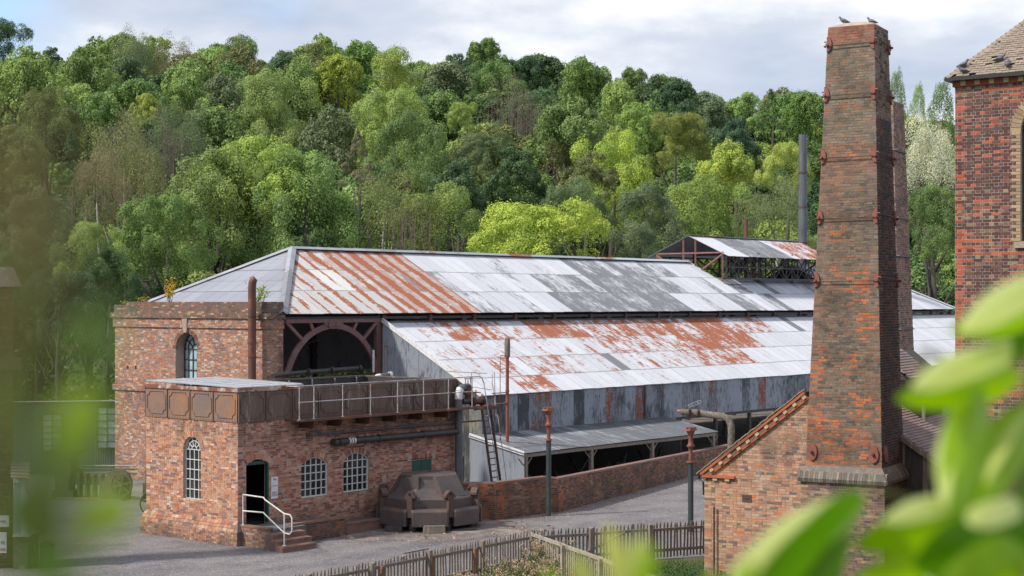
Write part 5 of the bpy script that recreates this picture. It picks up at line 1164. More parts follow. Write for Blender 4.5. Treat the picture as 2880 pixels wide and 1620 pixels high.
for q, (o_, _, p) in enumerate(T_):
    y = (su + nrm * -.17).normalized(); x = ea; z = x.cross(y); z = z if z.z > 0 else -z
    if rnd.random() < .03: continue
    p = p + nrm * (.035 + rnd.uniform(0, .012)); l = p - rl
    if q < 300: ob = bpy.data.objects.new('tile', t2); col.objects.link(ob); ob.parent = EHr; ob.matrix_local = Matrix(((x.x, y.x, z.x, l.x), (x.y, y.y, z.y, l.y), (x.z, y.z, z.z, l.z), (0, 0, 0, 1)))
    else: rest.box(p, x * .157, y * .13, z * .022)
rest.build('more_tiles', M['tile'], EHr, kind='stuff')
hd = (ea + eb + UP); hl = 3.4 * math.sqrt(3); hdn = hd.normalized()
for k in range(34):     # bonnet hip tiles
    a = R0 + hdn * (k * .152); sdv = hdn.cross(UP).normalized(); upn = sdv.cross(hdn); upn = upn if upn.z > 0 else -upn; m = MB()
    m.add([a - sdv * .10 + upn * .0, a + upn * .075, a + sdv * .10 + upn * .0, a + hdn * .2 - sdv * .08 - upn * .01, a + hdn * .2 + upn * .04, a + hdn * .2 + sdv * .08 - upn * .01], [(0, 1, 4, 3), (1, 2, 5, 4), (0, 2, 1)]); m.build('hip_tile', M['tile'], EHr)
EN = nrm.copy()
# ================================================================== YARD COLUMNS
def column(name, base, htop, lab, head=True):
    r = empty(name, base, lab, 'column', 'iron columns standing in the yard'); b = Vector(base)
    m = MB(); m.tube([b, b + UP * (htop - 1.28)], .098, 14); m.build('lower_shaft', M['pipe_green'], r, smooth=True)
    z = htop - 1.28; m = MB(); m.tube([b + UP * z, b + UP * (z + .05)], .15, 14); m.tube([b + UP * (z + .05), b + UP * (z + .58)], .07, 12); m.tube([b + UP * (z + .56), b + UP * (z + .62)], .14, 14)
    m.tube([b + UP * (z + .6), b + UP * (z + .66), b + UP * (z + .8), b + UP * (z + .95), b + UP * (z + 1.12)], [.12, .09, .075, .09, .16], 12); m.build('upper_shaft', M['iron_red'], r, smooth=True)
    m = MB(); m.box(b + UP * (z + 1.12) - E1 * .24 - E2 * .12, E1 * .48, E2 * .24, UP * .06); m.box(b + UP * (z + 1.18) - E1 * .2 - E2 * .1, E1 * .4, E2 * .04, UP * .06); m.box(b + UP * (z + 1.18) - E1 * .2 + E2 * .06, E1 * .4, E2 * .04, UP * .06); m.build('saddle', M['iron_orange'], r)
    for k in (-1, 1): m = MB(); m.tube([b + UP * (z + .58) + E1 * .12 * k, b + UP * (z + .50) + E1 * .12 * k], .02, 6); m.build('bolt', M['iron_lug'], r)
    return r
column('yard_column', (1.376, 61.4, 0), 4.12, 'free standing iron column with a green shaft and bare red saddle top, in front of the yard wall kink')
column('yard_column', (6.25, 57.2, 0), 3.70, 'iron column with red upper part holding up the lichened lagged pipe')
LPp = empty('lagged_pipe', (6.2, 57.2, 3.9), 'thick lichen-covered lagged pipe with a bend, resting on the right hand column', 'pipe')
q0, q1, q2, q3 = A(1915, 1157, 57.0), A(1935, 1163, 57.0), A(2042, 1172, 56.2), A(2058, 1260, 56.2)
m = MB(); m.tube([A(1906, 1155, 57.2), q0], .045, 10); m.build('orange_pipe_end', M['iron_orange'], LPp)
m = MB(); P_ = [A(1915, 1158, 57), A(1960, 1161, 56.8), A(2000, 1167, 56.5), A(2034, 1171, 56.2), A(2048, 1178, 56.15), A(2056, 1195, 56.1), A(2057, 1215, 56.1), A(2054, 1300, 56.1)]
m.tube(P_, [.10, .12, .115, .12, .125, .125, .12, .115], 14); m.build('lagging', M['log'], LPp, smooth=True)
m = MB(); 
for u in (1939, 1963, 2036): p = A(u, 1159 + (u - 1915) * .1, 56.8 - (u - 1930) * .005); m.tube([p - ca * .02, p + ca * .03], .142, 14)
m.build('strap', M['iron_lug'], LPp)
m = MB(); pr = A(1930, 1150, 56.9)
for k in range(5):
    c = A(1935 + k * 8, 1143 - k * 3, 56.9); m.tube([c + Vector((.09 * math.cos(a * .7 + k), .05 * math.sin(a * 1.1), .055 * math.sin(a * .7 + k))) for a in range(10)], .006, 5)
m.build('coiled_wire', M['rail_grey'], LPp)

# ================================================================== BIG IRON CASTING
CK = Vector((-2.98, 58.55, 0)); CA = empty('iron_casting', CK, 'huge brown eight-sided rusty iron block with lugs around it, standing on timber blocks', 'casting')
def octp(r, z, off=R(-85.5)): return [CK + Vector((r * math.cos(off + k * math.pi / 4 - math.pi / 8), r * math.sin(off + k * math.pi / 4 - math.pi / 8), z)) for k in range(8)]
def ring(mb, profs, n=8):
    base = len(mb.v); vs = []
    for (r, z) in profs: vs += octp(r, z)
    fs = []
    for j in range(len(profs) - 1):
        for k in range(8): fs.append((j * 8 + k, j * 8 + (k + 1) % 8, (j + 1) * 8 + (k + 1) % 8, (j + 1) * 8 + k))
    fs.append(tuple((len(profs) - 1) * 8 + k for k in range(8))); mb.add(vs, fs)
m = MB(); ring(m, [(1.62, .30), (1.72, .34), (1.74, .80), (1.76, 1.14), (1.70, 1.20), (1.56, 1.22), (1.34, 1.30), (1.20, 1.48), (1.04, 1.82), (1.0, 1.86)]); m.build('body', M['iron_cast'], CA)
cs8 = [math.cos(R(-85.5) + k * math.pi / 4) for k in range(8)]; sn8 = [math.sin(R(-85.5) + k * math.pi / 4) for k in range(8)]
for k in range(8):       # lower segments
    d = Vector((cs8[k], sn8[k], 0)); t_ = Vector((-d.y, d.x, 0)); ap = 1.98 * math.cos(math.pi / 8); wv = ap * math.tan(math.pi / 8) * .92; c = CK + d * 1.45; m = MB(); pr = [(0.38, .25), (.50, .25), (.52, .72), (.47, .80), (.0, .84)]
    prof = [(ap - 1.45, .24), (ap - 1.45, .74), (ap - 1.50, .82), (0, .86), (0, .24)]
    vs = []
    for sg in (-1, 1):
        for (x, z) in prof: vs.append(c + d * x + t_ * sg * (wv - (.05 if x > .3 else .22)) + UP * z)
    for sg in (-.86, .86):
        for (x, z) in prof: vs.append(c + d * (x + (.05 if x > .2 else 0)) + t_ * sg * wv * .98 + UP * (z if z < .8 else z))
    v4 = [vs[0:5], vs[10:15], vs[15:20], vs[5:10]]; flat = [p for q in v4 for p in q]; fs = [(4, 3, 2, 1, 0), (15, 16, 17, 18, 19)]
    for j in range(3):
        for i in range(5): a = j * 5 + i; b = j * 5 + (i + 1) % 5; fs.append((a, b, b + 5, a + 5))
    m.add(flat, fs); m.build('lower_segment', M['iron_cast'], CA)
for k in range(8):       # clamping lugs on the corners
    a = R(-85.5) + k * math.pi / 4 + math.pi / 8; d = Vector((math.cos(a), math.sin(a), 0)); t_ = Vector((-d.y, d.x, 0)); c = CK + d * 1.78; m = MB()
    m.box(c - t_ * .09 - d * .10 + UP * .55, t_ * .18, d * .22, UP * .72)
    pts_ = [(-.19, 1.22), (.19, 1.22), (.19, 1.30), (.11, 1.40), (.05, 1.46), (-.05, 1.46), (-.11, 1.40), (-.19, 1.30)]
    m.prism([c + t_ * x - d * .15 + UP * z for x, z in pts_], d * .24); m.build('lug', M['iron_lug'], CA)
    m = MB(); m.tube([c + d * .08 + UP * 1.36, c + d * .105 + UP * 1.36], .045, 10); m.build('lug_hole', M['black'], CA)  # black disc painting the dark of a hole
    if k % 2 == 0 or k in (1, 7): m = MB(); m.tube([c - d * .2 + UP * .30, c - d * .2 + UP * .02], [.17, .12], 10); m.build('foot', M['iron_cast'], CA)
def wedge(ang, w_, r0_, r1_, zb, zt, rb): 
    a = R(ang); d = Vector((math.cos(a), math.sin(a), 0)); t_ = Vector((-d.y, d.x, 0)); m = MB()
    m.hexa([CK + d * r0_ - t_ * w_ + UP * zb, CK + d * rb - t_ * w_ + UP * zb, CK + d * rb + t_ * w_ + UP * zb, CK + d * r0_ + t_ * w_ + UP * zb, CK + d * r0_ - t_ * w_ * .9 + UP * zt, CK + d * r1_ - t_ * w_ * .9 + UP * zt, CK + d * r1_ + t_ * w_ * .9 + UP * zt, CK + d * r0_ + t_ * w_ * .9 + UP * zt]); m.build('buttress', M['iron_cast'], CA)
wedge(-118, .30, .2, 1.16, 1.30, 1.86, 1.18); wedge(-50, .52, .1, 1.05, 1.22, 1.91, 1.50); wedge(20, .34, .2, 1.0, 1.25, 1.87, 1.30); wedge(165, .36, .2, 1.0, 1.25, 1.85, 1.35)
m = MB(); ring(m, [(1.06, 1.80), (1.06, 1.905), (1.02, 1.915)]); m.build('top_plate', M['iron_cast'], CA)
m = MB(); m.box(CK + Vector((-.62, -.75, 1.84)), Vector((.5, -.1, 0)), Vector((.1, .5, 0)), UP * .05); m.box(CK + Vector((.35, .3, 1.86)), Vector((.4, 0, 0)), Vector((0, .3, 0)), UP * .07); m.tube([CK + Vector((-.2, .5, 1.86)), CK + Vector((.0, .5, 1.93)), CK + Vector((.25, .5, 1.88))], .025, 6); m.build('top_fittings', M['iron_lug'], CA)
for i, (x, y, w_, a, lab) in enumerate(((.30, -2.02, .75, 8, 'split grey timber block propping the front of the iron casting'), (1.35, -1.55, .9, 20, 'dark timber bearer under the right side of the iron casting'), (-1.15, -1.75, .6, -10, 'short timber block under the left side of the iron casting'))):
    p = CK + Vector((x, y, .0)); dx = Vector((math.cos(R(a)), math.sin(R(a)), 0)); dy = Vector((-dx.y, dx.x, 0)); m = MB(); m.box(p - dx * w_ / 2 + UP * .0, dx * w_, dy * .30, UP * (.24 if i != 1 else .12))
    if i == 0: m.box(p - dx * w_ / 2 + UP * .245 + dx * .02, dx * w_ * .97, dy * .28, UP * .05)
    m.build('timber_block', M['timber'] if i == 0 else M['timber_dark'], None, label=lab, cat='timber block', group='timber blocks under the casting')
# loose rubble
rb = MB()
for k in range(420):
    a = rnd.uniform(0, 6.28); q = rnd.uniform(1.9, 4.2); p = Vector((CK.x + math.cos(a) * q * 1.15 - .3, CK.y - abs(math.sin(a)) * q * .9, .02)); s_ = rnd.uniform(.025, .10); m0 = [Vector((rnd.gauss(0, 1), rnd.gauss(0, 1), rnd.gauss(0, 1))).normalized() * s_ * rnd.uniform(.7, 1.1) for _ in range(4)]
    rb.add([p + x for x in m0] , [(0, 1, 2), (0, 2, 3), (0, 3, 1), (1, 3, 2)])
rb.build('loose_stones', M['stone'], kind='stuff', label='small loose stones scattered on the soil round the casting')
st = MB()
for k in range(5200):
    y = rnd.uniform(42, 78); x = rnd.uniform(-.31, .19) * y
    if rnd.random() < .5: q = rnd.random(); bp = lerp(Vector((-.3, 59.6, 0)), Vector((8.0, 74.8, 0)), q); x, y = bp.x + rnd.gauss(.4, .5), bp.y - abs(rnd.gauss(0, .6))
    s_ = rnd.uniform(.012, .034); p = Vector((x, y, s_ * .3)); m0 = [Vector((rnd.gauss(0, 1), rnd.gauss(0, 1), rnd.gauss(0, .7))).normalized() * s_ for _ in range(4)]; st.add([p + v for v in m0], [(0, 1, 2), (0, 2, 3), (0, 3, 1), (1, 3, 2)])
st.build('gravel_stones', M['stone'], kind='stuff', label='pale gravel chips lying over the yard')

# ================================================================== PICKET FENCE
def picket_mesh(mat, w_=.062, h_=1.12):
    me = bpy.data.meshes.new('picket'); d = .018; P_ = [(-w_ / 2, 0), (w_ / 2, 0), (w_ / 2, h_ - .13), (w_ * .32, h_ - .05), (0, h_), (-w_ * .32, h_ - .05), (-w_ / 2, h_ - .13)]; n = 7
    v = [(x, -d / 2, z) for x, z in P_] + [(x, d / 2, z) for x, z in P_]; f = [tuple(range(n)), tuple(range(2 * n - 1, n - 1, -1))] + [(i, (i + 1) % n, n + (i + 1) % n, n + i)[::-1] for i in range(n)]
    me.from_pydata(v, [], f); me.materials.append(mat); return me
pk = [picket_mesh(M['timber']), picket_mesh(M['timber'], .058, 1.09)]; pkp = picket_mesh(M['timber_pale'], .06, 1.0)
def fence_run(root, a, b, step, pm, z0_=.05, hvar=.02, gap=None, tilt=2.0):
    d = (b - a); L_ = d.length; d /= L_; n = int(L_ / step); ang_ = math.atan2(d.y, d.x)
    for i in range(n):
        if gap and gap(i / n): continue
        p = a + d * (i + .5) * step - root_loc(root) + UP * (z0_ + rnd.uniform(-hvar, hvar)); o = bpy.data.objects.new('picket', rnd.choice(pm)); col.objects.link(o); o.parent = root; o.location = p; o.rotation_euler = (0, R(rnd.gauss(0, tilt * .6)), ang_ + R(rnd.gauss(0, 2)))
FN = empty('picket_fence', FM, 'long weathered grey picket fence with pointed slats running along the bottom of the yard', 'fence')
fence_run(FN, FA, FM, .132, pk); fence_run(FN, FM, FB, .118, pk)
def rails(root, a, b, zs, off, mat, n, hh=.085, posts=True, ph=1.14, pm=None, prd=()):
    d = (b - a).normalized(); nn = Vector((d.y, -d.x, 0))
    for i in range(n):
        p, q = lerp(a, b, i / n), lerp(a, b, (i + 1) / n)
        for z_ in zs: m = MB(); m.bar(p + UP * (z_ + rnd.uniform(-.01, .01)) + nn * off, q + UP * (z_ + rnd.uniform(-.01, .01)) + nn * off, .045, hh); m.build('rail', mat, root)
        if posts: m = MB(); w_ = .06; m.hexa([q + nn * (off + .01 + y) + d * x + UP * 0 for x, y in ((-w_, 0), (w_, 0), (w_, .12), (-w_, .12))] + [q + nn * (off + .01 + y) + d * x + UP * (ph + rnd.uniform(-.05, .03)) for x, y in ((-w_, 0), (w_, 0), (w_, .12), (-w_, .12))]); m.build('post', pm or mat, root)
rails(FN, FA, FM, (.30, .93), .035, M['timber'], 6); rails(FN, FM, FB, (.28, .93), .035, M['timber'], 3)
d_ = (FM - FA).normalized(); nn = Vector((d_.y, -d_.x, 0))
for q in (.38, .52, .665, .80): p = lerp(FA, FM, q) + nn * .12; m = MB(); m.box(p, d_ * .11, nn * .09, UP * (.98 if q > .5 else .88)); m.build('reddish_prop', M['timber_red'], FN)
p = lerp(FA, FM, .60); m = MB(); m.bar(p + UP * 1.17 - nn * .03, p + d_ * 1.05 + UP * 1.17 - nn * .03, .05, .04); m.bar(p + UP * 1.10 - nn * .03 , p - d_ * .12 + UP * 1.02 - nn * .03, .05, .04); m.build('capping_rail', M['timber'], FN)
m = MB(); m.bar(FM + Vector((3.0, 1.2, .92)), FM + Vector((1.7, .6, .35)), .04, .07); m.build('diagonal_brace', M['timber'], FN)
SF = empty('side_fence', FM, 'bleached low fence with a pale top rail running towards the viewer from the picket fence', 'fence')
SE = Vector((4.3, 39.5, 0)); S0 = FM + Vector((.05, -.15, 0)); rails(SF, S0, SE, (1.05,), -.04, M['timber_pale'], 4, .10, ph=1.10); fence_run(SF, S0, SE, .15, [pkp], z0_=-.02)

# ================================================================== WEEDS and grass behind the fence
def weed(x, y, h_, n, c_, lab, flower=True, z=0.0):
    r_ = empty('weed_clump', (x, y, z), lab, 'plant', 'weeds behind the picket fence'); m = MB(); vs = []; fl = []
    for k in range(n):
        b0 = Vector((rnd.gauss(0, .22), rnd.gauss(0, .18), 0)); b1 = b0 + Vector((rnd.gauss(0, .14), rnd.gauss(0, .14), h_ * rnd.uniform(.55, 1.05))); m.tube([b0 + r_.location, b1 + r_.location], [.008, .004], 4, cap=False)
        for q in range(26):
            t_ = rnd.uniform(.08, 1); p = lerp(b0, b1, t_) + Vector((rnd.gauss(0, .05), rnd.gauss(0, .05), 0)); d1 = Vector((rnd.gauss(0, 1), rnd.gauss(0, 1), rnd.gauss(.1, .6))).normalized() * rnd.uniform(.05, .085); d2 = d1.cross(UP).normalized() * .02; vs += [p - d1 * .2, p + d2 + d1 * .5, p + d1, p - d2 + d1 * .5]
        if flower and rnd.random() < .7:
            for q in range(16): p = b1 + Vector((rnd.gauss(0, .04), rnd.gauss(0, .04), rnd.gauss(0, .04))); d1 = Vector((rnd.gauss(0, 1), rnd.gauss(0, 1), rnd.gauss(0, 1))).normalized() * .022; d2 = d1.cross(Vector((rnd.gauss(0, 1), rnd.gauss(0, 1), rnd.gauss(0, 1)))).normalized() * .02; fl += [p - d1, p + d2, p + d1, p - d2]
    m.build('stems', M['leaf_stem'], r_)
    o = obj('leaves', np_mesh('weed_leaves', [tuple(v) for v in vs], 4, M['leaf'], [rnd.random() for _ in range(len(vs) // 4)]), r_); o.color = (*c_, 1)
    if fl: o = obj('seed_heads', np_mesh('seed_heads', [tuple(v) for v in fl], 4, M['leaf'], [rnd.random() for _ in range(len(fl) // 4)]), r_, kind='stuff'); o.color = (.46, .33, .27, 1)
M['leaf_stem'] = m_mottle('green_stem', (.12, .13, .05), (.16, .11, .06), scale=9)
WL = ['bushy weed with pinkish seed heads against the picket fence', 'thin flowering weed in the rough grass behind the fence']
for k in range(62):
    q = rnd.uniform(.45, 1.0); b = lerp(FA, FM, q); d2 = rnd.uniform(.4, 3.2); weed(b.x + d2 * .8 + .3, b.y - d2 * .7 - .3, rnd.uniform(.4, .8) * (1 if q > .62 else .6), 11, rnd.choice(((.08, .13, .035), (.12, .16, .045), (.10, .12, .05), (.06, .10, .04))), WL[0])
for k in range(9): weed(FM.x + rnd.uniform(.2, 1.1), FM.y - rnd.uniform(.4, 1.5), rnd.uniform(.75, 1.0), 12, (.11, .17, .05), 'tall weed with pale pink heads beside the junction of the two fences')
for k in range(26): weed(rnd.uniform(4.0, 9.2), rnd.uniform(44.5, 49.6), rnd.uniform(.2, .42), 12, (.05, .13, .03), 'low leafy green weed on the ground left of the gabled brick building', False)
gv = []
for k in range(26000):
    y = rnd.uniform(38.5, 50.5); x = rnd.uniform(-5.5, 9); q = (x - FM.x) / (FM.x - FA.x) * (FM.y - FA.y) + FM.y
    if y > (q - .1 if x < FM.x else FM.y + (x - FM.x) * .44 - .15): continue
    if x < -4.2: continue
    h_ = rnd.uniform(.05, .20); d1 = Vector((rnd.gauss(0, .05), rnd.gauss(0, .05), h_)); d2 = Vector((rnd.gauss(0, 1), rnd.gauss(0, 1), 0)).normalized() * .008; p = Vector((x, y, 0)); gv += [p - d2, p + d2, p + d1 + d2 * .3, p + d1 - d2 * .3]
me = np_mesh('grass_blades', [tuple(v) for v in gv], 4, M['leaf'], [rnd.random() for _ in range(len(gv) // 4)]); o = obj('grass', me, kind='stuff', label='rough green grass behind the picket fence'); o.color = (.10, .17, .04, 1)

# ================================================================== LEFT SIDE of the yard
M['iron_olive0'] = m_mottle('dull_green_frame', (.10, .13, .10), (.08, .10, .08), scale=5); M['glass_milk'] = m_glass('milky_window_glass', (0.42, 0.47, 0.48), 0.5)
LS_ = empty('green_corrugated_shed', (-22, 77, 0), 'long dull green corrugated shed with pale multi-pane windows at the back left', 'building')
s0, s1 = Vector((-24.4, 76.5, 0)), Vector((-14.5, 78.6, 0)); sd = (s1 - s0).normalized(); sn = Vector((sd.y, -sd.x, 0)); PS = lambda a, z, y: s0 + sd * a + sn * y + UP * z; sL_ = (s1 - s0).length
vsheets(LS_, PS, 0, sL_, .8, 0, 3.35, M['cwall_g'], lambda x, i: (.1, rnd.uniform(.1, .4), rnd.uniform(.2, .7)))
m = MB(); m.box(PS(-.3, 3.33, .2), sd * (sL_ + .5), -sn * 6 - UP * 1.3, UP * .04); m.build('roof', M['roof_grey'], LS_)
m = MB(); m.bar(PS(-.3, 3.37, .22), PS(sL_ + .2, 3.37, .22), .05, .05); m.build('white_eaves_edge', M['paint_white'], LS_)
for (xa, n_, z0_, z1_) in ((2.35, 2, 1.0, 2.75), (4.85, 2, 1.1, 3.05)):
    bars_window(LS_, PS, xa + .45, .45, z0_, z1_, 0, 2, 6, M['iron_olive0'], M['glass_milk'], y=.06, bw=.03)
m = MB(); m.box(s0 + Vector((-1.6, -1.2, 0)), Vector((1.55, .35, 0)), Vector((-.1, .25, 0)), UP * 3.3); m.build('pale_end_bay', M['cwall_g'], LS_)
vsheets(LS_, lambda a, z, y: s0 + Vector((-1.0, -1.3, 0)) + Vector((.97, .24, 0)) * a + Vector((.24, -.97, 0)) * y + UP * z, 0, 1.1, .55, 0, 3.3, M['cwall'], lambda x, i: (0, .1, 1))
# beam engine parts standing in the yard
MC = empty('old_steam_engine', (-17, 66, 0), 'rusty green stationary steam engine on a bedplate in front of the corrugated shed', 'machine')
mo = M['iron_olive'] = m_mottle('oily_olive_iron', (.10, .085, .05), (.07, .065, .045), (.16, .10, .06), scale=3, rough=.6)
b0 = Vector((-18.5, 66.9, 0)); dx = Vector((.97, -.24, 0)); dy = Vector((.24, .97, 0)); BX = lambda x, y, z: b0 + dx * x + dy * y + UP * z
m = MB(); m.box(BX(-.3, -.5, 0), dx * 4.4, dy * .9, UP * .10); m.build('bedplate', M['timber'], MC)
m = MB(); m.box(BX(-.1, -.3, .95), dx * .75, dy * .6, UP * .62); m.box(BX(-.05, -.28, .35), dx * .6, dy * .55, UP * .6); m.box(BX(-.15, -.35, .1), dx * .95, dy * .7, UP * .28); m.build('cylinder_block', mo, MC)
m = MB(); m.hexa([BX(.05, -.2, 1.57), BX(.55, -.2, 1.57), BX(.55, .2, 1.57), BX(.05, .2, 1.57), BX(-.1, -.3, 1.95), BX(.9, -.3, 1.95), BX(.9, .3, 1.95), BX(-.1, .3, 1.95)]); m.box(BX(-.25, -.35, 1.95), dx * 1.3, dy * .7, UP * .09); m.build('top_table', mo, MC)
for z_ in (1.05, 1.22, 1.36): m = MB(); m.tube([BX(.6, 0, z_), BX(3.4, .1, z_ + .05)], .03, 8); m.build('rod', M['timber_pale'] if z_ > 1.3 else mo, MC)
m = MB()
for k in range(7): m.box(BX(.9 + k * .33, -.2, .1), dx * .1, dy * .3, UP * rnd.uniform(.8, 1.2))
m.box(BX(.7, -.1, .6), dx * 2.3, dy * .3, UP * .35); m.build('frame', mo, MC)
m = MB(); c0 = BX(2.75, -.4, .1); pts_ = [(-.65, 0), (.45, 0), (.55, .7), (.42, 1.02), (.15, 1.17), (-.15, 1.15), (-.62, .72), (-.65, .6)]; m.prism([c0 + dx * x + UP * z for x, z in pts_], dy * .35); m.build('wheel_guard', mo, MC)
def wheel(c, ax, r_, name, parent, mat, spokes=6, tk=.05):
    u = Vector((ax.y, -ax.x, 0)).normalized(); m = MB(); n = 24
    for i in range(n): a, b = 2 * math.pi * i / n, 2 * math.pi * (i + 1) / n; m.bar(c + (u * math.cos(a) + UP * math.sin(a)) * r_, c + (u * math.cos(b) + UP * math.sin(b)) * r_, tk, .10, upv=ax)
    for i in range(spokes): a = 2 * math.pi * i / spokes + .3; m.bar(c, c + (u * math.cos(a) + UP * math.sin(a)) * r_, tk * 1.2, .06, upv=ax)
    m.tube([c - ax * .1, c + ax * .1], .09, 10); m.build(name, mat, parent)
wheel(BX(3.05, -.55, .7), dy, .45, 'flywheel', MC, mo)
MC2 = empty('pump_frame', (-14.7, 65.9, 0), 'squat dark frame with upright bolts between the steam engine and the pump house', 'machine')
b1 = Vector((-14.9, 66.0, 0)); m = MB(); m.box(b1, dx * .45, dy * .4, UP * .75); m.box(b1 + dx * .55, dx * .6, dy * .4, UP * .5); m.box(b1 + dx * .5 + UP * .7, dx * .8, dy * .35, UP * .3)
for k in range(5): m.tube([b1 + dx * (.05 + k * .25) + dy * .2 + UP * .7, b1 + dx * (.05 + k * .25) + dy * .2 + UP * 1.3], .03, 6)
m.build('frame', M['iron_olive'], MC2)
WH = empty('spoked_wheel', (-13.7, 61.4, .5), 'spoked iron wheel leaning out from behind the left corner of the pump house', 'wheel')
wheel(Vector((-13.45, 61.3, .50)), Vector((.35, -.93, 0)), .48, 'rim_and_spokes', WH, M['iron_olive'], 6, .05)
BN = empty('litter_bin', A(132, 1585, 49.8), 'round galvanised litter bin with a dark lid at the bottom left', 'bin'); c = Vector((BN.location.x, BN.location.y, 0)); BN.location.z = 0
m = MB(); m.tube([c, c + UP * .02, c + UP * .60], [.19, .2, .215], 18); m.build('drum', M['zinc'], BN, smooth=True); m = MB(); m.tube([c + UP * .60, c + UP * .68], [.23, .23], 18); m.tube([c + UP * .68, c + UP * .76], [.22, .08], 18); m.build('lid', M['gutter'], BN, smooth=True)
# brick house at the left edge
LH = empty('left_brick_house', (-15.2, 50, 0), 'dark brown brick house at the left edge with a tiled bay window roof', 'building')
h0 = Vector(((37 - 1440) / F * 49.5, 49.5, 0)); hx1 = Vector((-.93, -.37, 0)).normalized()
PLh = lambda x, z, y: h0 + hx1 * (6 - x) + Vector((.37, -.93, 0)) * y + UP * z
brick_wall(LH, PLh, lambda z: (0, 6), 0, 8.5, [(3, (.22, .13, .07)), (2, (.16, .10, .06)), (1, (.3, .17, .08))], BR['plain'], M['mortar_dark'], bond='x', thick=.3, singles=80, holes=[])
m = MB(); m.box(h0 + UP * 0, Vector((-.4, 1.0, 0)), Vector((-.3, -.12, 0)), UP * 8.5); m.build('return_wall', M['coping'], LH)
m = MB(); m.box(h0 - Vector((5.6, 2.4, 0)) + UP * 6.0 + Vector((.1, -.1, 0)), Vector((5.8, 2.35, 0)), Vector((-.1, .3, 0)), UP * .35); m.build('brick_band', M['coping'], LH)
m = MB(); m.hexa([h0 + Vector((-6, -2.6, 8.5)), h0 + Vector((.3, -.1, 8.5)), h0 + Vector((-.2, 1.3, 8.5)), h0 + Vector((-6.4, -1.2, 8.5)), h0 + Vector((-6, -2.2, 9.1)), h0 + Vector((-.1, .3, 9.1)), h0 + Vector((-.3, 1.0, 9.1)), h0 + Vector((-6.3, -1.5, 9.1))]); m.build('roof', M['coping_grey'], LH)
bb = A(40, 1500, 49.3); bb.z = 0
m = MB(); m.box(bb + Vector((0, -.1, 0)), Vector((.42, .0, 0)), Vector((0, 1.2, 0)), UP * 1.02); m.build('bay_plinth', M['coping_grey'], LH)
m = MB(); m.box(bb + Vector((.24, -.14, 1.0)), Vector((.19, 0, 0)), Vector((0, .2, 0)), UP * 1.75); m.box(bb + Vector((0, -.18, .98)), Vector((.5, 0, 0)), Vector((0, 1.4, 0)), UP * .06); m.box(bb + Vector((0, -.12, 2.6)), Vector((.45, 0, 0)), Vector((0, .1, 0)), UP * .15); m.build('bay_frame', M['paint_white'], LH)
m = MB(); m.box(bb + Vector((.02, -.05, 1.04)), Vector((.24, 0, 0)), Vector((0, .02, 0)), UP * 1.6); m.build('bay_pane', M['glass_pale'], LH)
for j in range(5):
    for i in range(3): m = MB(); x0 = -.02 + i * .19 - j * .03; m.box(bb + Vector((x0 - .0, -.32 + j * .09, 2.76 + j * .085)), Vector((.18, 0, -.02 * i)), Vector((0, .18, .10)), UP * .03); m.build('roof_tile', M['tile_pink'], LH)
SP = empty('yard_signs', A(0, 1560, 48), 'two white sign boards with green and red lettering at the bottom left edge', 'sign')
p = A(-12, 1450, 47.5); m = MB(); m.box(p + UP * -.33, Vector((.38, 0, 0)), Vector((0, .03, 0)), UP * .33); m.build('upper_board', M['sign_white'], SP); m = MB(); p2 = A(-14, 1497, 47.4); m.box(p2 + UP * -.60, Vector((.33, 0, 0)), Vector((0, .03, 0)), UP * .60); m.build('lower_board', M['sign_white'], SP)
text('H', p2 + Vector((.22, -.01, -.30)), (1, 0, 0), (0, -1, 0), .16, M['ink_green'], SP); text('TAR', p2 + Vector((.19, -.01, -.50)), (1, 0, 0), (0, -1, 0), .14, M['ink_red'], SP); text('TEAS', p + Vector((.20, -.01, -.17)), (1, 0, 0), (0, -1, 0), .08, M['ink_red'], SP)
